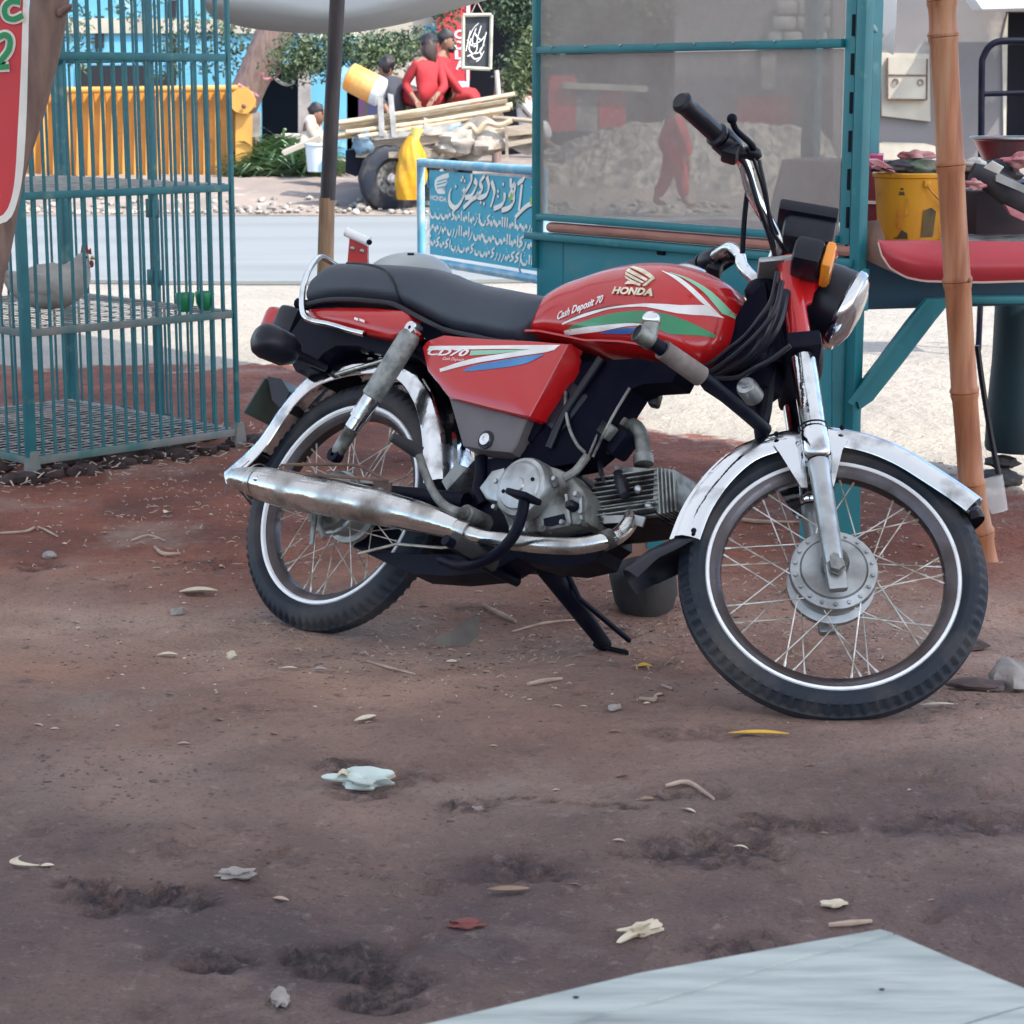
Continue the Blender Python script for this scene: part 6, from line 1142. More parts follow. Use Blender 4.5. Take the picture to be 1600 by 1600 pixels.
mp0 = panel([(4.1525,23.93,0.8036),(4.1139,23.93,1.4984),(4.6573,23.93,1.4844),(4.701,23.93,0.74)], .07, 'meter_board', 'cream_paint', HO, ho); panel([(4.1966,23.85,0.9872),(4.1876,23.85,1.4414),(4.6297,23.85,1.4275),(4.6329,23.85,0.9802)], .08, 'meter_box', 'cream_paint', HO, ho)
mlines = MB()
for a, b in ([(4.1863,23.845,1.2531),(4.6287,23.845,1.2461)], [(4.1957,23.845,0.9872),(4.632,23.845,0.9802)], [(4.1796,23.845,1.4413),(4.1957,23.845,0.9872)], [(4.6216,23.845,1.4274),(4.632,23.845,0.9802)]): mlines.add(tube([V(a) - ho, V(b) - ho], .010, 6))
mlines.build('meter_seams', MAT['rust'], HO)
for q in [(4.2746,23.845,1.1763),(4.5532,23.845,1.1693)]: ob('meter_dial', lathe([(.026, -.01), (.036, -.012), (.036, .0)], V(q) - ho, (0, 1, 0), 16), MAT['rust'], HO)
panel([(4.1291,23.9,0.5),(4.1861,23.9,0.5142),(4.6398,23.9,0.5),(4.9671,23.9,0.4149),(4.9712,23.9,0.3154),(4.1355,23.9,0.3154)], .09, 'pale_skirting', 'cream_paint', HO, ho)
ob('drain_pipe', tube([V(p) - ho for p in [(3.9541,23.88,3.4289),(4.0004,23.88,1.6505),(4.0169,23.88,0.9519),(4.0197,23.88,0.4438)]], .045, 12), MAT['pipe_pale'], HO)
ob('roof_sheet', prism([V(p) - ho for p in [(4.996,23.2,2.038),(5.0691,23.2,1.9441),(6.2056,23.2,1.9709),(6.191,23.2,2.2386),(4.9872,23.2,2.2386)]], (0, .5, 0)), MAT['white_cloth'], HO)
# black tube frame chair at the right edge
CHo = V((1.9485,8.5,0.7896)); CH = empty('tube_chair', CHo, 'black bent tube chair back standing by the dark doorway', 'chair')
ob('back_frame', tube([V(p) - CHo for p in [(1.9,8.5,0.3807),(1.8838,8.5,0.6881),(1.8663,8.5,1.141),(1.8704,8.5,1.2205),(1.9062,8.5,1.2701),(1.9767,8.5,1.28),(2.129,8.5,1.275)]], .0135, 12, 4), MAT['black_metal'], CH); ob('cross_bar', tube([V(p) - CHo for p in [(1.8718,8.5,1.0737),(2.1389,8.5,1.0812)]], .011, 10), MAT['black_metal'], CH); ob('back_frame', tube([V(p) - CHo for p in [(2.129,8.5,1.275),(2.1612,8.5,1.141),(2.2003,8.5,0.3807)]], .0135, 10), MAT['black_metal'], CH); ob('seat_panel', prism([V(p) - CHo for p in [(1.8821,8.5,0.7262),(2.1825,8.5,0.7262),(2.1838,8.5,0.7008),(1.8832,8.5,0.7008)]], (0, .4, 0)), MAT['black_metal'], CH)
for p in [(1.9901,8.9,0.6958),(2.2725,8.9,0.6958)]: ob('leg', tube([V(p) - CHo, V((p[0], p[1], 0)) - CHo], .013, 8), MAT['black_metal'], CH)
# ---------------- row of shops
pm('shop_blue', (.12, .36, .50), (.09, .30, .45), sc=1.2, rough=.8, c3=(.42, .60, .66), sc3=2.4, lo3=.6, hi3=.75); pm('shop_red', (.50, .03, .04), (.42, .03, .035), sc=1, rough=.6); pm('shop_cream', (.40, .36, .29), (.32, .29, .24), sc=1.5, rough=.85); pm('pillar_grey', (.30, .28, .26), (.18, .17, .16), sc=5, rough=.9, bump=.3, bsc=8); pm('dark_blue_cloth', (.03, .035, .09), rough=.8); pm('purple_cloth', (.07, .03, .08), rough=.9)
BS = empty('blue_shop', (-3, 27, .2), 'bright blue painted shop front with dark open doorways across the road', 'shop'); bo2 = V(BS.location)
for P in ([(-8.643,27,-0.0264),(-8.3732,27,4.1899),(-3.1202,27,4.1899),(-3.2207,27,-0.0264)], ): panel(P, .3, 'wall', 'shop_blue', BS, bo2)
panel([(-3.1865,27,1.4089),(-3.1202,27,4.1899),(-0.7899,27,4.1899),(-0.8016,27,2.2555),(-2.6559,27,1.7237),(-2.6621,27,1.4089)], .3, 'wall', 'shop_blue', BS, bo2); panel([(-2.5766,27,-0.0264),(-2.5432,27,1.7237),(-1.9315,27,1.7237),(-1.9569,27,-0.0264)], .3, 'wall', 'shop_blue', BS, bo2)
panel([(-3.4021,27.8,-0.1426),(-3.36,27.8,1.5806),(-2.5719,27.8,1.5806),(-2.6041,27.8,-0.1426)], .05, 'doorway', 'dark_inside', BS, bo2); panel([(-2.7141,26.9,-0.0625),(-2.675,26.9,1.8776),(-2.5228,26.9,1.8776),(-2.5597,26.9,-0.0625)], .3, 'pillar', 'pillar_grey', BS, bo2)
panel([(-5.7009,26.95,1.7852),(-5.6928,26.95,1.9729),(-3.1675,26.95,1.9572),(-3.1716,26.95,1.7852)], .05, 'band', 'cream_paint', BS, bo2)
for P in ([(-5.4921,26.96,1.053),(-5.4782,26.96,1.3926),(-4.6323,26.96,1.3926),(-4.6441,26.96,1.053)], [(-4.6373,26.96,1.0134),(-4.628,26.96,1.2822),(-4.3378,26.96,1.2822),(-4.3465,26.96,1.0134)], [(-5.2442,26.96,1.605),(-5.2288,26.96,1.9966),(-5.1165,26.96,1.9966),(-5.1316,26.96,1.605)], [(-4.3439,26.96,1.0926),(-4.3082,26.96,2.1915),(-4.2041,26.96,2.1915),(-4.239,26.96,1.0926)]): panel(P, .03, 'opening_shade', 'dark_inside', BS, bo2)  # dark panels on the solid wall paint in the shade of openings
CS = empty('cream_shop', (-1.2, 27, .2), 'cream walled shop front with a dark doorway behind the cart riders', 'shop'); co = V(CS.location)
panel([(-1.9611,27.05,-0.0689),(-1.9249,27.05,2.4291),(-0.9143,27.05,2.4291),(-0.9315,27.05,-0.0689)], .3, 'wall', 'shop_cream', CS, co); panel([(-2.1043,27,-0.0668),(-2.0838,27,1.2509),(-1.8576,27,1.2509),(-1.8759,27,-0.0668)], .02, 'door_curtain', 'purple_cloth', CS, co)
panel([(-1.8338,26.98,-0.0659),(-1.8168,26.98,1.1875),(-1.6956,26.98,1.1875),(-1.7115,26.98,-0.0659)], .04, 'window', 'dark_blue_cloth', CS, co); panel([(-1.3254,27,1.1718),(-1.2906,27,1.4246),(-1.1131,27,1.4246),(-1.1159,27,1.0926)], .04, 'pipe_box', 'pipe_pale', CS, co); panel([(-1.1092,27,-0.0668),(-1.0933,27,1.8806),(-0.9325,27,1.8806),(-0.9461,27,-0.0668)], .04, 'pilaster', 'shop_blue', CS, co)
RS = empty('cola_board', (-.6, 26.8, 1), 'tall red painted board lettered COLA in white on the shop corner', 'sign'); ro = V(RS.location)
panel([(-0.9384,26.8,1.1947),(-0.9265,26.8,2.8779),(-0.5068,26.8,2.8779),(-0.5293,26.8,1.1947)], .08, 'red_panel', 'shop_red', RS, ro); panel([(-0.9306,26.79,1.1004),(-0.93,26.79,1.1947),(-0.5532,26.79,1.1947),(-0.5536,26.79,1.1004)], .08, 'white_base', 'white_cloth', RS, ro); panel([(-0.9372,26.8,0.2214),(-0.931,26.8,1.1004),(-0.5698,26.8,1.1004),(-0.5736,26.8,0.2214)], .08, 'blue_base', 'shop_blue', RS, ro); panel([(-0.5694,26.78,1.1004),(-0.5618,26.78,2.8765),(-0.5143,26.78,2.8765),(-0.5373,26.78,1.1004)], .06, 'white_edge', 'white_cloth', RS, ro)
for ch, a, b in zip('COLA', [(-0.7187,26.79,1.7188),(-0.7194,26.79,1.5862),(-0.7121,26.79,1.469),(-0.7047,26.79,1.3437)], [(-0.6069,26.79,1.7188),(-0.6075,26.79,1.5862),(-0.6,26.79,1.469),(-0.5926,26.79,1.3437)]): lettering(ch, V(a) - ro, V(b) - ro, .105, 'letter', MAT['white_cloth'], RS, lambda p: p, 0, .03)
DS = empty('dark_shop', (0, 27.5, .2), 'deep dark open shop front between the red board and the stall', 'shop'); do = V(DS.location)
panel([(-0.6028,28.5,-0.1736),(-0.5905,28.5,2.7465),(2.1933,28.5,2.7465),(2.2391,28.5,-0.1736)], .1, 'interior', 'dark_inside', DS, do); panel([(-0.6097,27.4,2.3676),(-0.6012,27.4,4.2358),(2.0842,27.4,4.2358),(2.1135,27.4,2.3676)], .3, 'lintel', 'plaster', DS, do)
for P, mt in (([(0.4743,27.2,0.5715),(0.4719,27.2,1.268),(0.8136,27.2,1.268),(0.8178,27.2,0.5715)], 'shop_red'), ([(1.1118,27.2,0.6117),(1.1079,27.2,1.0926),(1.45,27.2,1.0926),(1.4552,27.2,0.6117)], 'shop_red'), ([(0.8178,27.2,0.5715),(0.8151,27.2,1.0127),(1.0922,27.2,1.0127),(1.0958,27.2,0.5715)], 'pillar_grey'), ([(0.6492,27.1,1.1085),(0.6488,27.1,1.188),(1.72,27.1,1.1403),(1.721,27.1,1.0607)], 'cream_paint')): panel(P, .15, 'counter_front' if mt != 'cream_paint' else 'name_strip', mt, DS, do)
GW = empty('stone_wall', (3, 25, .2), 'grey rough stone boundary wall seen through the stall glass', 'wall'); go = V(GW.location)
panel([(1.9625,25.5,0.1117),(1.9179,25.5,3.0094),(3.7982,25.5,3.0094),(3.8866,25.5,0.1117)], .3, 'wall_core', 'plaster', GW, go)
for P, mt in (([(2.678,25.45,0.6049),(2.6696,25.45,1.0027),(3.3561,25.45,1.0027),(3.3666,25.45,0.6049)], 'shop_red'), ([(2.9743,25.45,1.0177),(2.9621,25.45,1.5391),(3.1292,25.45,1.5391),(3.1421,25.45,1.0177)], 'shop_green') if False else ([(2.9726,25.45,1.0924),(2.9621,25.45,1.5391),(3.1292,25.45,1.5391),(3.1403,25.45,1.0924)], 'cream_paint')): panel(P, .04, 'painted_patch', mt, GW, go)
rw = random.Random(5)
for r_ in range(3):
    x = 1212 - r_ * 6
    while x < 1300:
        w_ = rw.uniform(24, 40); 
        a = [V(q) for q in [(3.0202,25.42,2.1286),(3.7752,25.42,2.1286),(3.0244,25.42,1.9522)]]; ex = (a[1] - a[0]).x / 100; px2 = a[0].x + (x - 1200) * ex; z0 = a[0].z - r_ * (a[0].z - a[2].z) ; ww = w_ * ex
        ob('stone', box(V((px2 + ww / 2, 25.42, z0 - .09)) - go, (ww - .02, .1, .155), None, .03), MAT['stone_wall'], GW); x += w_
# rubble bank seen through the glass
def bank(u, v):
    x = .3 + 2.85 * u; y = 19.9 + 2.6 * v; h = .62 * sin(min(1, v * 1.5) * pi / 2) * (.55 + .45 * min(1, u * 3)) * (1 - .5 * max(0, u - .8)); return V((x, y, .1 + h + .07 * NZ.fractal(V((x * 6, y * 5, 2)), .7, 2.1, 4)))
tag(ob('rubble_bank', grid(bank, 150, 60), pm('rubble', (.26, .235, .20), (.13, .115, .10), sc=7, rough=.95, bump=.8, bsc=9, stretch=(1.6, 1, .6)), None, 30), 'long bank of pale rubble across the road behind the stall glass', kind='structure')
# ---------------- orange skip
pm('orange_paint', (.56, .28, .055), (.47, .22, .045), sc=3, rough=.55, c3=(.40, .19, .06), sc3=7, lo3=.62, hi3=.75)
SK = empty('waste_skip', (-3.6, 21.6, .1), 'yellow orange ribbed steel skip behind the cage across the road', 'skip'); ko = V(SK.location)
panel([(-5.0436,21.7,0.2446),(-4.8872,21.7,1.0922),(-2.7809,21.7,1.1176),(-2.8064,21.7,0.128)], .9, 'skip_body', 'orange_paint', SK, ko)
for k in range(19):
    P = [V(q) for q in [(-4.9217,21.62,0.2219),(-2.7961,21.62,0.1315),(-4.8568,21.62,1.0795),(-2.771,21.62,1.1048)]]; t = k / 18; a = P[0].lerp(P[1], t); b = P[2].lerp(P[3], t); ob('rib', prism([a - ko, a + V((.045, 0, 0)) - ko, b + V((.045, 0, 0)) - ko, b - ko], (0, .09, 0)), MAT['orange_paint'], SK, 0)
ob('top_rail', tube([V(p) - ko for p in [(-4.8911,21.6,1.0795),(-2.7684,21.6,1.1048)]], .035, 10), MAT['orange_paint'], SK); ob('bottom_rail', tube([V(p) - ko for p in [(-5.0215,21.6,0.2227),(-2.7937,21.6,0.126)]], .04, 10), MAT['rust'], SK)
ob('end_post', prism([V(p) - ko for p in [(-2.8108,21.5,-0.024),(-2.7879,21.5,0.8517),(-2.6395,21.5,0.8517),(-2.65,21.5,0.4252),(-2.6936,21.5,-0.024)]], (0, .18, 0)), MAT['orange_paint'], SK); ob('hinge_plate', lathe([(0, -.03), (.125, -.03), (.125, .06), (0, .06)], V((-2.7074,21.45,0.9787)) - ko, (0, 1, 0), 24), MAT['orange_paint'], SK); ob('hinge_pin', ball(V((-2.687,21.38,0.9287)) - ko, .025, 8, 6), MAT['rust'], SK); ob('hinge_cap', prism([V(p) - ko for p in [(-2.8104,21.5,0.9784),(-2.7955,21.5,1.0543),(-2.6662,21.5,1.0732),(-2.5908,21.5,0.9974),(-2.5928,21.5,0.9151)]], (0, .1, 0)), MAT['orange_paint'], SK)
o = ob('grey_plank', prism([(-2.7035,21.9,0.5104),(-2.6952,21.9,0.8473),(-2.5895,21.9,0.8667),(-2.6049,21.9,0.4974)], (0, .1, 0)), MAT['pillar_grey']); tag(o, 'upright grey slab beside the orange post', 'slab')
# ---------------- trees across the road
pm('leaf_a', (.055, .095, .045), (.03, .055, .03), sc=2, rough=.6); pm('leaf_b', (.10, .14, .055), (.06, .09, .04), sc=2, rough=.6)
def leaves(name, blobs, n, size, mat, par, org, seed, droop=.3):
    r = random.Random(seed); vs = []; fs = []
    for i in range(n):
        c, rad, sc3 = r.choice(blobs); 
        while True:
            q = V((r.uniform(-1, 1), r.uniform(-1, 1), r.uniform(-1, 1)))
            if q.length < 1 and r.random() < .35 + .65 * q.length: break
        # clumping
        if NZ.noise(q * 3.4 + V((seed, i % 3, 0))) < -.02: continue
        p = V(c) + V((q.x * rad * sc3[0], q.y * rad * sc3[1], q.z * rad * sc3[2])) - org
        d = V((r.gauss(0, 1), r.gauss(0, 1), r.gauss(-droop, .7))).normalized(); s = d.cross(V((r.gauss(0, 1), r.gauss(0, 1), r.gauss(0, 1)))).normalized(); L = size * r.uniform(.6, 1.5); w = L * .22; o = len(vs)
        vs += [p, p + d * L * .5 + s * w, p + d * L + V((0, 0, -.1 * L)), p + d * L * .5 - s * w]; fs.append((o, o + 1, o + 2, o + 3))
    o = ob(name, (vs, fs), MAT[mat], par, 0); return o
T2 = empty('tree', (-3.6, 23.4, .2), 'leaning brown tree behind the orange skip with ropes round its trunk', 'tree'); t2 = V(T2.location)
ob('trunk', tube([V(p) - t2 for p in [(-3.3177,23.4,0.2481),(-3.0575,23.4,0.7478),(-2.8576,23.4,1.1609),(-2.6159,23.4,1.6257),(-2.3979,23.4,2.0461),(-2.2138,23.4,2.5842),(-1.9258,23.4,3.2498)]], [.20, .19, .18, .20, .20, .15, .1], 16, 4), MAT['bark'], T2)
B2 = lambda pp, r, s: [(p, r, s) for p in pp]
leaves('crown', B2([(-2.2443,22.8,1.5456),(-2.0391,22.8,1.6119),(-2.3497,22.8,1.386),(-2.2224,22.8,1.2794),(-1.7118,22.8,1.6782),(-2.1112,22.8,1.3927),(-2.0419,22.8,1.4592)], .30, (1.2, 1, .55)), 5200, .05, 'leaf_a', T2, t2, 4)
leaves('crown', B2([(-1.5982,22.8,1.5456),(-1.3607,22.8,1.5057),(-1.1564,22.8,1.519),(-1.4299,22.8,1.4126),(-1.2576,22.8,1.5987),(-1.6335,22.8,1.4592),(-0.9853,22.8,1.6385)], .27, (1.3, 1, .45)), 5200, .048, 'leaf_a', T2, t2, 9); leaves('crown', B2([(-2.2257,22.6,1.4889),(-2.1603,22.6,1.3834),(-1.518,22.6,1.456),(-1.3503,22.6,1.3702),(-1.1466,22.6,1.4889)], .2, (1.4, 1, .6)), 1700, .048, 'leaf_b', T2, t2, 11)
leaves('crown', B2([(-5.0666,24.5,1.8784),(-4.9865,24.5,1.5224),(-4.2961,24.5,2.0203),(-3.834,24.5,1.6651),(-3.4283,24.5,1.8074),(-3.3297,24.5,1.4152),(-3.9151,24.5,1.4152),(-2.9942,24.5,1.6651)], .30, (1, 1, .8)), 3600, .06, 'leaf_a', T2, t2, 19)
for k, P in enumerate(([(-2.5966,23.1,1.2954),(-2.5435,23.1,1.2007),(-2.4479,23.1,1.1465),(-2.3785,23.1,1.16),(-2.3572,23.1,1.1871)], [(-2.6938,23.1,1.2751),(-2.6883,23.1,1.2142),(-2.6403,23.1,1.2007),(-2.5848,23.1,1.2074)], [(-2.9596,23.1,1.1465),(-2.8711,23.1,1.0923),(-2.7824,23.1,1.038),(-2.7416,23.1,1.0108)], [(-2.5126,23.1,1.3494),(-2.5069,23.1,1.2954),(-2.5426,23.1,1.2413)])): tag(ob('rope', tube(P, .018, 8, 4), MAT['rag_white' if k in (0,) else 'rag_pink']), ('white rope loop dangling from the leaning trunk', 'pale pink rope loop on the leaning trunk', 'pink rope knotted over the orange post', 'orange cord hanging above the white rope')[k], 'rope')
T3 = empty('tree', (-.1, 21, .2), 'dark green tree branch hanging beside the slate', 'tree'); t3 = V(T3.location)
ob('trunk', tube([V(p) - t3 for p in [(-0.1926,25.5,-0.0025),(-0.1682,25.5,0.9425),(-0.1372,25.5,1.3166)]] , .06, 10), MAT['bark'], T3)
leaves('crown', B2([(0.0305,20.5,1.8092),(0.1831,20.5,1.6904),(-0.0305,20.5,1.8685),(0.1346,20.5,1.4519),(0.0306,20.5,1.3023),(0.2144,20.5,1.3322),(-0.0913,20.5,1.9869),(0.2436,20.5,1.9277),(0.3666,20.5,1.5713)], .25, (.9, 1, .9)), 7000, .05, 'leaf_a', T3, t3, 21); leaves('crown', B2([(0.1086,20.2,1.3582),(0.0363,20.2,1.1809),(0.2107,20.2,1.5642),(0,20.2,1.092)], .18, (.8, 1, 1)), 1800, .05, 'leaf_b', T3, t3, 23); leaves('crown', B2([(-0.6703,20.5,1.8566),(-0.5358,20.5,1.9277),(-0.6099,20.5,1.7617),(-0.2739,20.5,1.9751)], .15, (1, 1, .7)), 1300, .045, 'leaf_a', T3, t3, 24)
leaves('crown', B2([(0.4874,20.5,1.8685),(0.7923,20.5,1.8388),(1.0964,20.5,1.8981),(1.2802,20.5,1.8092)], .3, (1.2, 1, .8)), 2600, .06, 'leaf_a', T3, t3, 27)
# ---------------- fodder heap, charpoy, white pail
pm('fodder', (.15, .25, .13), (.26, .36, .22), sc=5, rough=.7)
def blades(n, seed):
    r = random.Random(seed); vs = []; fs = []
    for i in range(n):
        u = r.random(); v = r.random(); x0 = -2.75 + .85 * u; y = 21.2 + 1.6 * v; h = .42 * sin(pi * min(max(u * .9 + .1, 0), 1)) ** .5 * sin(pi * (v * .8 + .1)); z = .18 + h * r.uniform(.3, 1); a = r.gauss(.35, .5); L = r.uniform(.15, .42); d = V((cos(a) * r.choice((-1, 1)), r.gauss(0, .3), r.gauss(.05, .2))).normalized(); s = V((0, .3, 1)).cross(d).normalized() * .016; p = V((x0, y, z)); o = len(vs)
        vs += [p - s, p + s, p + d * L * .6 + s + V((0, 0, .02)), p + d * L - V((0, 0, .06)), p + d * L * .6 - s + V((0, 0, .02))]; fs.append((o, o + 1, o + 2, o + 3, o + 4))
    return vs, fs
tag(ob('fodder_heap', blades(2600, 5), MAT['fodder'], None, 0), 'heap of cut green fodder beside the orange post', kind='stuff', cat=None)
CPo = V((-2.3906,23,0.413)); CP = empty('string_bed', CPo, 'pale wooden bed frame in front of the dark doorway', 'bed')
ob('rail', tube([V(p) - CPo for p in [(-2.5462,23,0.5836),(-2.1453,23,0.5631)]], .028, 10), MAT['pipe_pale'], CP); ob('rail', tube([V(p) - CPo for p in [(-2.5987,24,0.5829),(-2.1657,24,0.5757)]], .028, 10), MAT['pipe_pale'], CP)
for p in [(-2.5459,23,0.5972),(-2.1449,23,0.5836)]: ob('leg', tube([V(p) - CPo + V((0, 0, .02)), V((p[0], p[1], .2)) - CPo], .032, 10), MAT['pipe_pale'], CP)
ob('webbing', prism([V(p) - CPo for p in [(-2.5325,23,0.5768),(-2.1591,23,0.5631),(-2.1594,23,0.5495),(-2.5328,23,0.5631)]], (0, 1.0, .0)), MAT['shop_cream'], CP)
tag(ob('plank', prism([(-2.234,20.6,0.4959),(-2.2098,20.6,0.4653),(-1.8409,20.6,0.6121),(-1.8588,20.6,0.6548)], (0, .12, .02)), MAT['shop_cream']), 'pale plank leaning from the heap to the white pail', 'plank')
pw_ = V((-1.8409,20.2,0.3272)); o = ob('pail', lathe([(0, 0), (.105, 0), (.125, .24), (.135, .245), (.135, .265), (.12, .265), (.10, .02), (0, .02)], (0, 0, 0), (0, 0, 1), 24), pm('pail_white', (.62, .68, .70), (.20, .36, .46), sc=6, rough=.5, lo=.55, hi=.62)); o.location = pw_; tag(o, 'white and blue printed pail beside the dark pole', 'pail')
# ---------------- people
def skin_mesh(name, joints, edges, mat, par, sub=1):
    me = bpy.data.meshes.new(name); me.from_pydata([j[0] for j in joints], edges, []); o = bpy.data.objects.new(name, me); COL.objects.link(o)
    bm = bmesh.new(); bm.from_mesh(me); bm.verts.layers.skin.verify(); lay = bm.verts.layers.skin.active
    for v, j in zip(bm.verts, joints): v[lay].radius = (j[1], j[1] * (j[2] if len(j) > 2 else 1)); v[lay].use_root = (v.index == 0)
    bm.to_mesh(me); bm.free(); o.modifiers.new('s', 'SKIN'); sb = o.modifiers.new('b', 'SUBSURF'); sb.levels = sub; sb.render_levels = sub
    bpy.context.view_layer.update(); m2 = bpy.data.meshes.new_from_object(o.evaluated_get(bpy.context.evaluated_depsgraph_get())); bpy.data.objects.remove(o); bpy.data.meshes.remove(me)
    for p in m2.polygons: p.use_smooth = True
    m2.materials.clear(); m2.materials.append(mat); m2.name = name; r = bpy.data.objects.new(name, m2); COL.objects.link(r); r.parent = par; return r
pm('skin_brown', (.22, .11, .07), rough=.6); pm('hair_brown', (.035, .018, .015), rough=.6); pm('hair_black', (.012, .010, .012), rough=.6); pm('cloth_red', (.36, .018, .024), (.28, .016, .02), sc=5, rough=.8); pm('cloth_dark', (.05, .055, .07), (.035, .04, .05), sc=6, rough=.85); pm('cloth_white', (.70, .68, .65), (.55, .53, .52), sc=6, rough=.85); pm('cloth_tan', (.50, .43, .35), (.4, .34, .28), sc=6, rough=.85); pm('cloth_maroon', (.16, .04, .06), rough=.85)
def person(root, lab, J, cloth, sleeve=True, s=1.0, beard=False, legs_mat=None, scarf=None, face=0.0):
    # J: pelvis, chest, neck, head, elbows, hands, knees, feet as local coordinates
    P = empty('person', root, lab, 'person'); P.scale = (.94, .94, .94); g = lambda k: V(J[k])
    pel, ch, nk, hd_ = g('pelvis'), g('chest'), g('neck'), g('head'); sh = J.get('shw', .15)
    fx = V((cos(face), sin(face), 0)); sd = V((-sin(face), cos(face), 0))
    j = [(pel, .10), (pel.lerp(ch, .5), .105), (ch, .11), (nk, .045), (hd_ - V((0, 0, .05)), .055)]; e = [(0, 1), (1, 2), (2, 3), (3, 4)]
    cj = [(pel, .120), (pel.lerp(ch, .5), .115), (ch, .118), (nk - V((0, 0, .03)), .06)]; ce = [(0, 1), (1, 2), (2, 3)]; hands = []
    for k, q in (('L', 1), ('R', -1)):
        shp = ch + sd * sh * q + V((0, 0, .05)); el, ha = g('elbow' + k), g('hand' + k); b = len(j); j += [(shp, .05), (el, .038), (ha, .026)]; e += [(2, b), (b, b + 1), (b + 1, b + 2)]
        c = len(cj); cj += [(shp, .058), (el, .048), (el.lerp(ha, .75), .038)]; ce += [(2, c), (c, c + 1), (c + 1, c + 2)]; hands.append((el, ha))
        kn, ft = g('knee' + k), g('foot' + k); hp = pel + sd * .08 * q; b = len(j); j += [(hp, .075), (kn, .05), (ft, .035), (ft + fx * .1 - V((0, 0, .02)), .03)]; e += [(0, b), (b, b + 1), (b + 1, b + 2), (b + 2, b + 3)]
        c = len(cj); cj += [(hp, .088), (kn, .068), (kn.lerp(ft, .8), .055)]; ce += [(0, c), (c, c + 1), (c + 1, c + 2)]
        d = (ha - el).normalized(); up_ = V((0, 0, 1)) if abs(d.z) < .9 else fx; wd = d.cross(up_).normalized()
        pb0 = len(j); j.append((ha + d * .05, .022)); e.append((b - 1 + 0 if False else b - 1, pb0))
        for f_, (of, L) in enumerate(((-.024, .07), (-.008, .08), (.008, .075), (.022, .06))): j += [(ha + d * (.06) + wd * of, .008), (ha + d * (.06 + L) + wd * of * 1.2 - up_ * .02, .006)]; n_ = len(j); e += [(pb0, n_ - 2), (n_ - 2, n_ - 1)]
        j += [(ha + d * .03 + wd * -.03, .009), (ha + d * .065 + wd * -.048, .007)]; n_ = len(j); e += [(b - 1, n_ - 2), (n_ - 2, n_ - 1)]
    body = skin_mesh('body', j, e, MAT['skin_brown'], P)
    hm = MB(); hm.add(ball(hd_, .088, 20, 14, (.9, .78, 1.2), Mx.Rotation(face, 3, 'Z'))); hm.add(tube([hd_ + fx * .074 + V((0, 0, .02)), hd_ + fx * .098 - V((0, 0, .015)), hd_ + fx * .078 - V((0, 0, .025))], [.010, .016, .012], 8))
    for q in (1, -1): hm.add(ball(hd_ + sd * .068 * q - V((0, 0, .005)), .024, 8, 6, (.5, .4, 1)))
    hm.add(ball(hd_ + fx * .066 - V((0, 0, .058)), .022, 8, 6, (.5, 1.1, .4))); H_ = hm.build('head', MAT['skin_brown'], P)
    for q in (1, -1): ob('eye', ball(hd_ + fx * .07 + sd * .030 * q + V((0, 0, .014)), .012, 8, 6), MAT['hair_black'], H_)
    ob('hair', ball(hd_ + V((0, 0, .034)) - fx * .018, .092, 18, 12, (.94, .86, 1.02), Mx.Rotation(face, 3, 'Z'), .3, 3), MAT['hair_black'], H_)
    if beard: ob('beard', ball(hd_ + fx * .040 - V((0, 0, .072)), .050, 12, 8, (.9, 1.05, .8), None, .25, 2), MAT['hair_black'], H_)
    skin_mesh('clothing', cj, ce, MAT[cloth], P)
    if scarf: ob('scarf', ball(hd_ - fx * .035 + V((0, 0, -.045)), .095, 16, 10, (.85, .9, 1.55), None, .25, 5), MAT[scarf], P)
    return P
def pt(px_, py_): pass
# riders on the cart; they sit at about 0.95 m above the road
rA = V((-0.7761,19.6,0.9306)); 
person(rA, 'seated rider in red with long dark hair, back to the road', dict(pelvis=(0, 0, .08), chest=(.0, .03, .36), neck=(.0, .04, .50), head=(.0, .05, .585), elbowL=(-.22, -.02, .22), handL=(-.12, -.14, .08), elbowR=(.17, -.05, .2), handR=(.08, -.16, .1), kneeL=(-.25, .2, .10), footL=(-.28, .35, -.1), kneeR=(.1, .3, .12), footR=(.1, .4, -.1), shw=.14), 'cloth_red', face=2.3, scarf='hair_brown')
rB = V((-0.6327,19.9,0.9457)); person(rB, 'bearded rider in red facing right on the cart', dict(pelvis=(0, 0, .08), chest=(-.02, .0, .38), neck=(.0, .0, .52), head=(.035, -.01, .62), elbowL=(.02, .16, .2), handL=(.18, .1, .12), elbowR=(.10, -.17, .22), handR=(.22, -.1, .06), kneeL=(.3, .12, .14), footL=(.34, .12, -.1), kneeR=(.28, -.1, .12), footR=(.34, -.1, -.1), shw=.15), 'cloth_red', face=-.25, beard=True)
rC = V((-1.0526,19.7,0.8717)); person(rC, 'child in a dark waistcoat and white sleeves seen from behind on the cart', dict(pelvis=(0, 0, .02), chest=(-.06, .02, .26), neck=(-.10, .03, .36), head=(-.115, .03, .44), elbowL=(.05, .12, .2), handL=(.12, .05, .06), elbowR=(-.18, -.08, .16), handR=(-.1, -.16, .04), kneeL=(.16, .12, .05), footL=(.2, .2, -.16), kneeR=(.14, -.02, .05), footR=(.2, 0, -.16), shw=.12), 'cloth_dark', face=2.0)
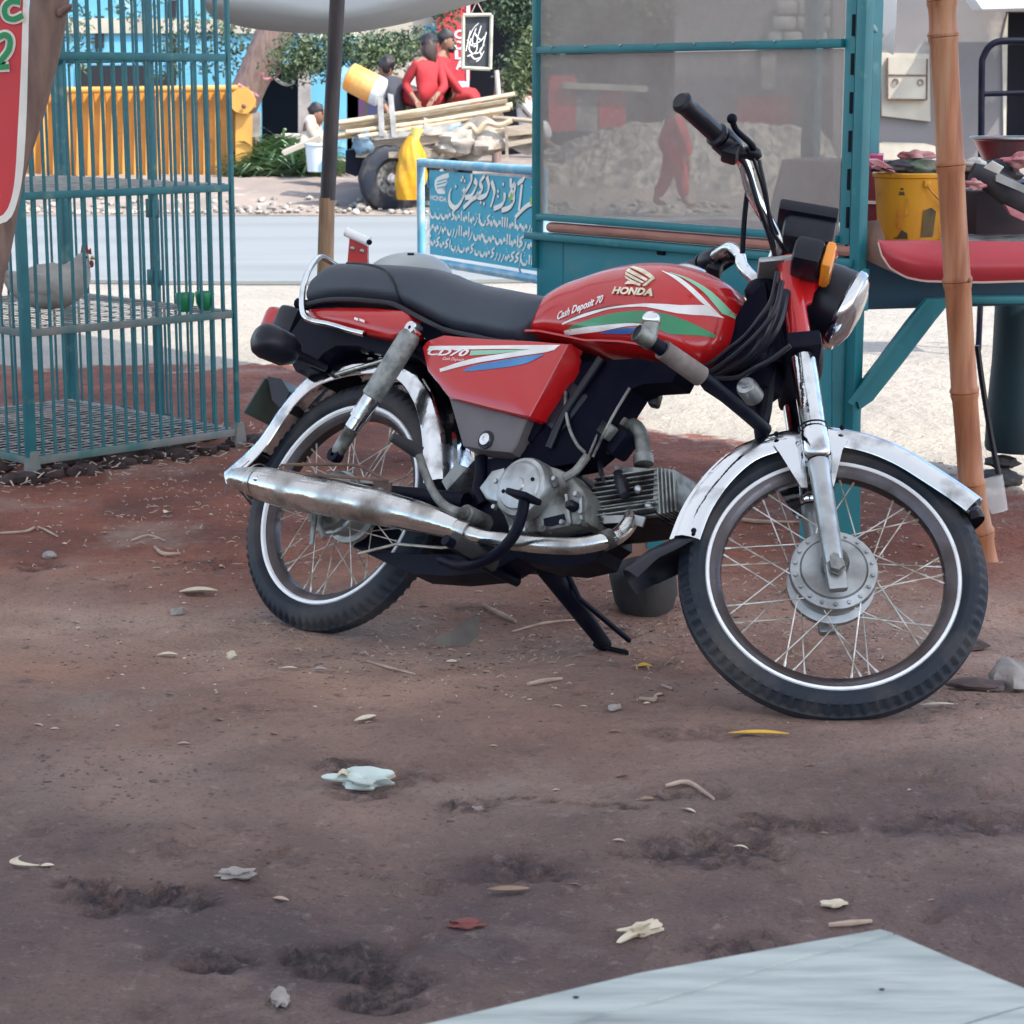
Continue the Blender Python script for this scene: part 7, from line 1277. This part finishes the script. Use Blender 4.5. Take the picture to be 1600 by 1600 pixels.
rD = V((-1.9849,21,0.5592)); person(rD, 'crouching person in pale tan clothes beside the dark pole', dict(pelvis=(-.02, 0, .06), chest=(.03, 0, .22), neck=(.06, 0, .27), head=(.075, 0, .31), elbowL=(.02, .12, .1), handL=(.12, .06, .02), elbowR=(.02, -.13, .1), handR=(.12, -.08, .03), kneeL=(.12, .08, .12), footL=(.10, .08, -.12), kneeR=(.12, -.08, .12), footR=(.10, -.08, -.12), shw=.11), 'cloth_tan', face=-.3)
rE = V((0.1725,20.5,0.7297)); person(rE, 'small child in white at the right end of the cart', dict(pelvis=(0, 0, .0), chest=(.0, .0, .24), neck=(.02, 0, .34), head=(.04, -.01, .42), elbowL=(.06, .14, .14), handL=(.14, .08, .04), elbowR=(.03, -.14, .14), handR=(.12, -.08, .03), kneeL=(.16, .08, .04), footL=(.18, .08, -.16), kneeR=(.16, -.08, .04), footR=(.18, -.08, -.16), shw=.12), 'cloth_white', face=-.9)
rF = V((1.3887,18.2,0.0979)); person(rF, 'walking person in a long red shirt seen through the stall glass', dict(pelvis=(0, 0, .48), chest=(.0, 0, .72), neck=(.01, 0, .84), head=(.02, 0, .93), elbowL=(-.1, .18, .58), handL=(-.04, .2, .44), elbowR=(.1, -.18, .58), handR=(.12, -.2, .42), kneeL=(-.06, .07, .26), footL=(-.17, .06, .05), kneeR=(.07, -.07, .26), footR=(.10, -.06, .05), shw=.13), 'cloth_red', face=.2)
# ---------------- donkey cart
pm('cart_wood', (.34, .28, .21), (.20, .16, .125), sc=9, rough=.9, bump=.2, stretch=(.5, 3, 3)); pm('pale_bamboo', (.50, .40, .27), (.36, .27, .17), sc=9, rough=.65, stretch=(.5, 4, 4)); pm('grey_pipe', (.38, .38, .36), (.24, .23, .22), sc=9, rough=.7); pm('sack', (.36, .32, .27), (.20, .17, .145), sc=5, rough=.9, bump=.5, bsc=10); pm('bag_yellow', (.60, .30, .01), (.44, .20, .008), sc=9, rough=.35); pm('bag_yellow_pale', (.78, .62, .16), rough=.4)
CTo = V((-0.8817,19.5,0.4581)); CT_ = empty('donkey_cart', CTo, 'flat wooden cart on rubber wheels loaded with bamboo at the road edge', 'cart')
def C_at(P): return [V(p) - CTo for p in P]
ob('bed', prism(C_at([(-1.3723,19,0.6323),(0.2569,19,0.7785),(0.2571,19,0.7111),(-1.3735,19,0.5534)]), (0, 1.2, 0)), MAT['cart_wood'], CT_); ob('side_beam', prism(C_at([(-1.3929,18.95,0.5436),(-0.5708,18.95,0.5548),(0.2565,18.95,0.6785),(0.2566,18.95,0.6448),(-0.5712,18.95,0.4872),(-1.3935,18.95,0.4985)]), (0, .07, 0)), MAT['cart_wood'], CT_)
ob('side_beam', prism(C_at([(-1.4251,18.95,0.6785),(-0.9116,18.95,0.7289),(-0.4554,18.95,0.813),(-0.4555,18.95,0.7794),(-0.9119,18.95,0.6897),(-1.4257,18.95,0.6335)]), (0, .06, 0)), MAT['grey_pipe'], CT_)
for P in ([(-1.1843,18.93,0.6901),(-1.1331,18.93,0.6845),(-1.1459,18.93,1.0363),(-1.1856,18.93,1.0363)], [(-1.0705,18.93,0.6789),(-1.025,18.93,0.6733),(-1.055,18.93,1.0475),(-1.1002,18.93,1.0586)]): ob('stake', prism(C_at(P), (0, .05, 0)), MAT['grey_pipe'], CT_)
for P in ([(-0.057,18.92,0.4769),(-0.0285,18.92,0.4769),(-0.0398,18.92,0.7295),(-0.0626,18.92,0.7295)], [(-0.6673,18.92,0.4769),(-0.5695,18.92,0.6174),(-0.5468,18.92,0.6118),(-0.6275,18.92,0.4657)]): ob('strut', prism(C_at(P), (0, .05, 0)), MAT['cart_wood'], CT_)
ob('axle', tube(C_at([(-1.0788,19.2,0.2676),(-0.8109,19.2,0.3993)]) + [V((-0.9763,20.2,0.2247)) - CTo], .03, 10), MAT['black_metal'], CT_)
for k, (px_, y) in enumerate((((612, 278), 19.05), ((690, 268), 20.3))):
    c = (V((-1.0815,19.05,0.3081)) if k == 0 else V((-0.674,20.3,0.2992))) - CTo; a = (-.42, 1, 0) if k == 0 else (-.42, 1, 0)
    wq_ = ob('wheel', lathe([(.05, -.03), (.14, -.045), (.155, -.05), (.16, -.03), (.16, .03), (.05, .03)], c, a, 28), MAT['alloy_dirty'], CT_); ob('tyre', lathe([(.155, -.055), (.19, -.085), (.26, -.085), (.300, -.062), (.312, 0), (.300, .062), (.26, .085), (.19, .085), (.155, .055)], c, a, 44, {2: .003, 3: .008, 5: .008}), MAT['tyre_side'], wq_); ob('hub', ball(c - V(a) * .05, .035, 10, 6), MAT['rim_lip'], wq_)
ob('sacking', grid(lambda u, v: V((-0.7897,18.98,0.4637)) - CTo + V((1.05 * u, .05 * sin(u * 9) + .1 * v, .33 * v * (1 - .3 * u) + .06 * sin(u * 12 + v * 2) + u * .12)), 40, 14, (0, .03, 0)), MAT['sack'], CT_)
for k, (c, r) in enumerate((((-0.4562,18.95,0.6448), .13), ((-0.2738,18.95,0.5998), .10), ((-0.5706,18.95,0.5773), .09))): ob('sack_bundle', ball(V(c) - CTo, r, 16, 10, (1.3, .8, .8), None, .6, k), MAT['sack'], CT_)
ob('rope_coil', tube(C_at([(-0.4553,18.93,0.7349),(-0.3697,18.93,0.7797),(-0.313,18.93,0.7237),(-0.2275,18.93,0.8021),(-0.1138,18.93,0.7797),(0,18.93,0.8244)]), .025, 8, 4), MAT['pale_bamboo'], CT_); ob('blue_bundle', ball(V((-1.3233,18.95,0.6223)) - CTo, .09, 14, 8, (1, .8, 1), None, .6, 8), pm('bundle_blue', (.12, .19, .25), (.06, .09, .12), sc=16, rough=.9), CT_)
ob('crate_end', prism(C_at([(-1.4878,19,0.559),(-1.2702,19,0.576),(-1.2724,19,0.4065),(-1.3997,19,0.3272),(-1.4909,19,0.3612)]), (0, .6, 0)), MAT['black_metal'], CT_)
ob('shaft', tube(C_at([(0.2182,19.1,0.7091),(0,19.1,0.6073),(-0.3453,19.1,0.5109)]), .03, 8), MAT['cart_wood'], CT_); ob('shaft', tube(C_at([(0.2174,19.05,0.8115),(0,19.05,0.834),(-0.1716,19.05,0.8452)]), .02, 8), MAT['cart_wood'], CT_)
poles = ((526, 192, 804, 147), (530, 197, 792, 158), (528, 203, 800, 163), (540, 207, 796, 170), (522, 212, 800, 166), (524, 216, 786, 180), (560, 214, 780, 176), (566, 220, 640, 196))
PS = [(-1.5557,18.9,0.8025),(-1.5335,18.9,0.7746),(-1.5454,18.9,0.7411),(-1.4775,18.9,0.7187),(-1.5803,18.9,0.6907),(-1.5693,18.9,0.6683),(-1.3645,18.9,0.6795),(-1.3308,18.9,0.6459)]; PE = [(0.0231,19.3,1.0523),(-0.0463,19.3,0.9899),(0,19.3,0.9615),(-0.0232,19.3,0.9217),(0,19.3,0.9444),(-0.0811,19.3,0.8648),(-0.1158,19.3,0.8876),(-0.9279,19.3,0.7736)]
for k, (a, b) in enumerate(zip(PS, PE)):
    a = V(a) + V((0, .05 * (k % 3), 0)); b = V(b) + V((0, .05 * (k % 3), 0)); o = ob('bamboo_cane', tube([a, a.lerp(b, .5) + V((0, 0, -.012)), b], .022 - .001 * (k % 3), 10), MAT['pale_bamboo']); tag(o, ('pale bamboo cane tied in the bundle on the cart' if k < 7 else 'short bamboo cane sticking out low on the left of the cart bundle'), 'bamboo cane', 'bamboo canes on the cart' if k < 7 else None)
YBo = V((-0.9074,18.8,0.4137)); YBg = empty('plastic_bag', YBo, 'bright yellow plastic bag hanging from the cart beside the wheel', 'bag')
def bag(u, v):
    a = u * 2 * pi; z = -.28 + .58 * v; w_ = (.118 * max(0, sin(pi * min(1, .24 + v * .76))) ** .7 + .018); k = 1 + .16 * NZ.noise(V((cos(a) * 1.6, sin(a) * 1.6, v * 3))) + .34 * abs(NZ.noise(V((cos(a) * 2.6 + v * 3, sin(a) * 2.6, v * 1.6 + 8)))) - .10; return V((cos(a) * w_ * k + .03 * v, sin(a) * w_ * .7 * k, z))
ob('bag_body', grid(bag, 40, 24), MAT['bag_yellow'], YBg, 180); ob('bag_neck', tube(C_at([]) or [V(p) - YBo for p in [(-0.86,18.8,0.6371),(-0.8481,18.8,0.704),(-0.8363,18.8,0.7596)]], [.03, .045, .06], 10), MAT['bag_yellow_pale'], YBg)
OBo = V((-1.3219,19.2,1.137)); OB_ = empty('drum_bucket', OBo, 'tilted orange drum with a white lower rim on the cart', 'drum'); dax = V((.92, -.15, -.46)).normalized()
pm('drum_orange', (.72, .26, .035), (.66, .36, .12), sc=4, rough=.5)
ob('drum_body', lathe([(0, -.17), (.11, -.17), (.13, -.155), (.132, .10), (.125, .105)], (0, 0, 0), dax, 26), MAT['drum_orange'], OB_); ob('drum_base', lathe([(.127, .10), (.134, .105), (.13, .165), (.11, .175), (0, .175)], (0, 0, 0), dax, 26), MAT['white_cloth'], OB_)
for k in range(4): ob('drum_groove', lathe([(.131, -.12 + k * .05), (.1345, -.115 + k * .05), (.131, -.11 + k * .05)], (0, 0, 0), dax, 26), MAT['drum_orange'], OB_)
o = ob('shop_post', tube([(-0.1259,20,1.0333),(-0.1435,20,1.2679)], .022, 8), MAT['pipe_pale']); tag(o, 'short pale upright stick on the cart below the slate', 'stick')

# ---------------- foreground bench and litter
pm('bench_paint', (.44, .48, .46), (.30, .335, .33), sc=5, rough=.85, c3=(.19, .20, .20), sc3=4, lo3=.60, hi3=.72, bump=.5, bsc=16, stretch=(1.2, 9, 5))
# plank tops sit at z .42
BT = [(-0.0769,1.4655,0.4),(-0.0197,1.5036,0.4),(0.1021,1.5655,0.4),(0.1658,1.5906,0.4),(0.2264,1.619,0.4),(0.2714,1.6376,0.4),(0.3061,1.6539,0.4)]
BR = [(0.3125,1.6539,0.4),(0.3444,1.6034,0.4),(0.3767,1.5606,0.4),(0.415,1.5105,0.4),(0.4343,1.4721,0.4)]
BNH = empty('bench', V((0.2413,1.4721,0.4)), 'weathered pale blue green plank bench in the near right corner', 'bench'); bo3 = V(BNH.location)
def plank(name, P, mat): return ob(name, prism([V(p) - bo3 for p in P], (0, 0, -.035)), MAT[mat], BNH, 20)
plank('plank', [(-0.0769,1.4655,0.4),(0.1021,1.5655,0.4),(0.2264,1.619,0.4),(0.3093,1.6539,0.4),(0.3186,1.6457,0.4),(0.2228,1.5906,0.4),(0.1297,1.5269,0.4),(0.0288,1.4655,0.4)], 'bench_paint')
plank('plank', [(0.0337,1.4697,0.398),(0.1309,1.5289,0.398),(0.2241,1.5926,0.398),(0.3212,1.6478,0.398),(0.3507,1.608,0.398),(0.3869,1.5602,0.398),(0.418,1.5219,0.398),(0.3388,1.4763,0.398),(0.3277,1.4697,0.398)], 'bench_paint'); plank('plank', [(0.3335,1.4697,0.398),(0.3942,1.5056,0.398),(0.4191,1.5184,0.398),(0.4608,1.4632,0.398),(0.4258,1.3727,0.398),(0.2718,1.3727,0.398),(0.3082,1.4438,0.398)], 'bench_paint'); plank('plank', [(-0.0818,1.4664,0.398),(0.3223,1.4664,0.398),(0.3035,1.4438,0.398),(0.2627,1.3727,0.398),(-0.0906,1.3727,0.398)], 'bench_paint')
for a in [(0.2981,1.6963,0.36),(0.1021,1.5574,0.36)]: ob('leg', tube([V(a) - bo3, V((a[0], a[1], HT(a[0], a[1]))) - bo3], .022, 8), MAT['cart_wood'], BNH)
for q in [(0.0496,1.5176,0.401),(0.2892,1.5318,0.401)]: ob('nail_head', ball(V(q) - bo3, .0016, 8, 6, (1.6, 1, .5)), MAT['black_metal'], BNH)
pm('leaf_pale', (.58, .50, .38), (.42, .34, .25), sc=22, rough=.75); pm('leaf_yellow', (.62, .36, .05), (.46, .26, .06), sc=20, rough=.65); pm('leaf_brown', (.26, .17, .12), (.16, .10, .08), sc=22, rough=.85); pm('twig_tan', (.44, .32, .25), (.30, .21, .17), sc=22, rough=.85); pm('stone_grey', (.30, .26, .24), (.19, .165, .155), sc=20, rough=.9, bump=.3, bsc=50); pm('wrap_mint', (.52, .60, .56), (.36, .40, .37), sc=14, rough=.45); pm('scrap_red', (.16, .04, .035), rough=.6); pm('dark_clod', (.085, .058, .055), (.14, .095, .085), sc=14, rough=.95)
def leaf_vf(L, w, curl=.2, bend=0):
    def f(u, v):
        s = (v - .5) * 2; x = (u - .5) * L; wd = w * (sin(pi * min(max(u, .02), .98)) ** .7); return V((x, s * wd / 2 + bend * (u - .5) ** 2 * L * 2, curl * wd * s * s + .10 * L * curl * sin(u * 3.1) + .002))
    return grid(f, 10, 4, (0, 0, .0008))
def place(o, p, rz, dz=.002): o.location = (p[0], p[1], HT(p[0], p[1]) + bumpz(p[0], p[1]) + dz); o.rotation_euler = (0, 0, rz); return o
S1 = 1 / 1050.
BIG = [('leaf', [(0.3991,3.2461,0.066)][0], .098, .016, 'leaf_yellow', -.05, 'long yellow fallen leaf in front of the front wheel', .1), ('leaf', [(-0.2408,3.3505,0.0641)][0], .046, .017, 'leaf_pale', .75, 'single curved cream leaf on bare dirt left of centre', .25), ('leaf', [(-0.6649,2.6545,0.066)][0], .050, .014, 'leaf_pale', -.85, 'bent cream pod at the left frame edge', .9), ('leaf', [(0.2483,3.7917,0.0289)][0], .028, .02, 'leaf_yellow', .1, 'small round orange leaf near the side stand foot', 0),
       ('leaf', [(0.7253,3.4341,0.0601)][0], .060, .011, 'leaf_pale', .10, 'narrow pale leaf tucked behind the front tyre', .1), ('leaf', [(-0.4117,3.7376,0.0342)][0], .030, .008, 'leaf_pale', .05, 'small cream strip just in front of the rear tyre', 0), ('leaf', [(-0.6937,4.5075,0)][0], .085, .032, 'leaf_pale', .12, 'broad dry grey leaf left of the rear wheel', .1), ('leaf', [(-0.9072,5.4104,0)][0], .02, .026, 'leaf_pale', 1.1, 'small upright cream leaf left of the silencer', .3),
       ('leaf', [(-0.6647,3.909,0.0178)][0], .04, .016, 'leaf_pale', .1, 'flat cream flake on dirt below the grey leaf', 0), ('leaf', [(-0.3519,3.7046,0.0375)][0], .026, .018, 'stone_grey', 0, 'round grey flake in front of the rear tyre', 0), ('leaf', [(-0.0042,2.5725,0.066)][0], .055, .016, 'leaf_brown', .05, 'curled brown leaf low in the centre foreground', .3), ('leaf', [(0.6369,4.454,0)][0], .05, .01, 'leaf_pale', .2, 'pale dry leaf seen through the front wheel spokes', .3)]
for nm, p, L, w, mt, rz, lab, bend in BIG: tag(place(ob('fallen_leaf', leaf_vf(L, w, .2, bend), MAT[mt], None, 80), p, rz), lab, 'leaf')
def stone(p, r, mt, lab, k, sc3=(1.2, .8, .55), cat='stone'): o = ob('stone', ball((0, 0, r * .3), r, 14, 9, sc3, None, .55, k), MAT[mt], None, 60); tag(place(o, p, k * .7), lab, cat); return o
stone([(-0.711,4.3281,0)][0], .019, 'stone_grey', 'tan stone below the broad grey leaf', 2); stone([(-0.5405,3.8952,0.019)][0], .012, 'leaf_pale', 'small pale pebble left of the rear tyre', 3, (.9, .8, .8)); stone([(-1.0976,4.8564,0)][0], .016, 'stone_grey', 'tan clod of earth near the cage foot', 4)
pm('cardboard', (.20, .165, .14), (.13, .11, .10), sc=14, rough=.9)
o = empty('cardboard_scrap', V([(-0.1133,4.082,0.005)][0]), 'torn folded cardboard scrap under the engine', 'cardboard'); c0_ = V(o.location)
ob('flap', prism([V(p) - c0_ for p in [(-0.1565,4,0.0268),(-0.139,4,0.0085),(-0.1188,4,0.0033),(-0.116,4,0.0463),(-0.1388,4,0.0398)]], (0, .03, -.01)), MAT['cardboard'], o); ob('flap', prism([V(p) - c0_ for p in [(-0.1175,4,0.0033),(-0.0884,4,0.0163),(-0.0656,4,0.0346),(-0.0642,4,0.0762),(-0.0781,4,0.0736),(-0.1135,4,0.0476)]], (0, .008, .0)), MAT['cardboard'], o)
WRo = V([(-0.2248,3.0017,0.066)][0]); WR = empty('wrapper', WRo, 'crumpled pale mint plastic wrapper on the foreground dirt', 'wrapper')
ob('wrapper_body', ball((0, 0, .010), .027, 40, 26, (1.35, .6, .5), Mx.Rotation(-.1, 3, 'Z'), .95, 31), MAT['wrap_mint'], WR, 40); ob('wrapper_fold', grid(lambda u, v: V((-.04 + .03 * u, -.012 + .02 * v, .012 + .012 * sin(u * 4))), 6, 4, (0, 0, .001)), MAT['leaf_pale'], WR); ob('wrapper_tail', prism([(.028, -.006, .006), (.048, .004, .018), (.05, .008, .012), (.032, .004, .003)], (0, .001, .001)), MAT['leaf_pale'], WR)
stone([(-0.2652,2.2394,0.066)][0], .014, 'stone_grey', 'flat pale stone at the bottom left foreground', 7, (1.6, .8, .45)); stone([(0.3053,2.3943,0.066)][0], .016, 'dark_clod', 'dark lump just behind the bench plank', 8); stone([(-0.0515,2.9212,0.066)][0], .012, 'stone_grey', 'grey pebble with dark shadow right of the wrapper', 9); stone([(0.1715,3.3714,0.0633)][0], .011, 'stone_grey', 'small grey pebble between leaf and front wheel', 10)
tag(place(ob('red_scrap', ball((0, 0, .003), .013, 24, 14, (1.6, .8, .45), None, .8, 4), MAT['scrap_red'], None, 50), [(-0.0576,2.464,0.066)][0], .1), 'dull red scrap in the lower centre foreground', 'scrap')
tag(place(ob('paper_scrap', ball((0, 0, .006), .016, 30, 18, (1.6, .6, .45), Mx.Rotation(.5, 3, 'Z'), 1.2, 14), MAT['leaf_pale'], None, 40), [(0.1581,2.4337,0.066)][0], .2), 'crumpled pale paper scrap above the bench', 'scrap'); tag(place(ob('paper_scrap', ball((0, 0, .004), .012, 14, 8, (1.4, .7, .4), None, .6, 17), MAT['leaf_pale'], None, 40), [(0.4124,2.531,0.066)][0], .1), 'white flattened scrap beyond the bench corner', 'scrap')
tag(place(ob('paper_scrap', ball((0, 0, .004), .016, 30, 18, (1.5, .7, .4), None, .85, 19), MAT['stone_grey'], None, 40), [(-0.366,2.6358,0.066)][0], .1), 'pale crumbled scrap left of the centre foreground', 'scrap')
stone([(0.8946,3.6286,0.0448)][0], .05, 'stone_grey', 'blurred pale stone at the right frame edge', 11, (1.6, .8, .4)); stone([(0.9003,4.0041,0.01)][0], .03, 'dark_clod', 'dark clod right of the front tyre', 12, (1.6, .8, .35)); stone([(0.8206,3.5694,0.0501)][0], .03, 'dark_clod', 'dark flat clod before the pale stone', 13, (1.6, .8, .3))
# twigs
TW = [([(-0.9392,5.0509,0),(-0.9056,5.1037,0),(-0.8544,5.0434,0)][0:3], .004, 'forked dry twig stub on the left dirt'), ([(-1.2755,5.1037,0),(-1.2222,5.1499,0),(-1.2005,5.1969,0),(-1.1256,5.0734,0)][0:4], .004, 'long bent dry twig at the left frame edge'), ([(-0.8649,4.9554,0),(-0.8331,4.8843,0),(-0.794,4.8984,0)], .005, 'short forked pale twig left of centre'), ([(-0.0618,4.3674,0),(-0.0135,4.284,0),(0.008,4.2461,0)], .005, 'pale bent twig under the engine'), ([(0,4.1731,0.0011),(0.0664,4.2131,0.0003),(0.1341,4.2568,0)], .003, 'straight pale straw under the engine'), ([(0.1726,4.2131,0.0003),(0.2368,4.1731,0.0011),(0.2606,4.1315,0.0026)], .003, 'pale straw beside the side stand'), ([(0.0284,3.5809,0.0491),(0.0573,3.6164,0.0459),(0.09,3.6409,0.0436)], .0045, 'gnarled pale twig in front of the side stand'), ([(-0.2732,3.8399,0.0242),(-0.2327,3.7713,0.0309),(-0.1771,3.6787,0.04)], .003, 'thin twig in front of the rear tyre'), ([(0.2193,3.4532,0.0589),(0.2415,3.4247,0.0607),(0.2463,3.463,0.0583)], .004, 'hooked pale twig left of the front wheel'), ([(0.2672,3.5867,0.0486),(0.2765,3.5142,0.0546)], .004, 'short pale twig beside the front tyre'), ([(0.3968,2.4702,0.066),(0.4249,2.4702,0.066),(0.4519,2.4784,0.066)], .004, 'dark stick lying behind the bench corner'), ([(0.2291,2.9812,0.066),(0.2633,2.9899,0.066),(0.2953,2.924,0.066)], .004, 'grey bark strip right of the centre foreground'), ([(0.5188,5.368,0),(0.6265,5.2852,0),(0.7386,5.2608,0)], .006, 'pale dry stalk seen through the upper front wheel')]
for P, r, lab in TW:
    P = [V((p[0], p[1], HT(p[0], p[1]) + bumpz(p[0], p[1]) + r + .002 * (i % 2))) for i, p in enumerate(P)]; c = P[0].copy(); o = ob('twig', tube([p - c for p in P], [r * .7, r, r * .6], 7, 3), MAT['twig_tan'], None); o.location = c; tag(o, lab, 'twig')
# countable small dry leaf scraps, then crumbs too small to count
rl = random.Random(77); lm = [leaf_vf(1, .35 + .1 * k, .25, .3 * (k - 1)) for k in range(3)]; meshes = []
for k in range(3):
    for mt in ('leaf_pale', 'leaf_brown', 'twig_tan'):
        o = ob('leaf_scrap', ([v * .03 for v in lm[k][0]], lm[k][1]), MAT[mt], None, 80); meshes.append(o.data); bpy.data.objects.remove(o)
def in_view(x, y): return abs(x) < y * .24
cnt = 0
while cnt < 190:
    y = rl.choice((rl.uniform(2.5, 4.6), rl.uniform(3.8, 6.2))); x = rl.uniform(-1.5, 1.5)
    if not in_view(x, y) or (y < 3.3 and rl.random() < .55): continue
    o = bpy.data.objects.new('leaf_scrap', rl.choice(meshes)); COL.objects.link(o); s = rl.uniform(.25, .8); o.scale = (s, s * rl.uniform(.6, 1), s); place(o, (x, y), rl.uniform(-.7, .7), .001); o.rotation_euler.x = rl.uniform(-.25, .25); tag(o, 'small dry leaf scrap lying loose on the dirt', 'leaf scrap', 'dry leaf scraps scattered over the dirt'); cnt += 1
cr = MB()
for i in range(13000):
    y = 2.3 + 4.2 * rl.random() ** 1.1; x = rl.uniform(-1.6, 1.6)
    if not in_view(x, y): continue
    if NZ.noise(V((x * 2.4, y * 2.4, 4))) < rl.uniform(-.1, .3): continue
    r = rl.uniform(.0008, .0034) * (1.8 if rl.random() < .05 else 1); cr.add(ball((x, y, HT(x, y) + bumpz(x, y)), r, 6, 4, (rl.uniform(1, 1.7), .9, .6), None, .5, i))
tag(cr.build('soil_crumbs', MAT['dark_clod'], None, 0), 'dark soil crumbs scattered over the trampled dirt', kind='stuff')
cp = MB()
for i in range(1100):
    y = rl.uniform(3.3, 6.4); x = rl.uniform(-1.6, 1.6)
    if not in_view(x, y): continue
    L = rl.uniform(.002, .008); cp.add(box((x, y, HT(x, y) + bumpz(x, y) + .002), (L, L * rl.uniform(.2, .6), .0015), Mx.Rotation(rl.uniform(0, 3), 3, 'Z') @ Mx.Rotation(rl.uniform(-.3, .3), 3, 'X')))
tag(cp.build('chaff', MAT['leaf_pale'], None, 0), 'pale chaff flecks scattered on the dirt', kind='stuff')
# a trodden bed of mixed dry bits round the stand and the cage corner
rm_ = random.Random(9); bits = MB()
for i in range(900):
    if i % 3 == 0: x, y = rm_.gauss(.25, .35), rm_.gauss(4.15, .25)
    elif i % 3 == 1: x, y = rm_.gauss(-.95, .35), rm_.gauss(5.5, .35)
    else: x, y = rm_.gauss(.9, .35), rm_.gauss(4.9, .4)
    if not in_view(x, y): continue
    L = rm_.uniform(.006, .026); a = rm_.uniform(0, 6.28); z = HT(x, y) + bumpz(x, y) + .002
    bits.add(tube([(x, y, z), (x + cos(a) * L * .5, y + sin(a) * L * .5, z + rm_.uniform(0, .006)), (x + cos(a + .4) * L, y + sin(a + .4) * L, z)], [.0009, .0017, .0008], 5))
tag(bits.build('dry_bits', MAT['twig_tan'], None, 60), 'scattered dry bark and stalk bits on the dirt round the stand', kind='stuff')
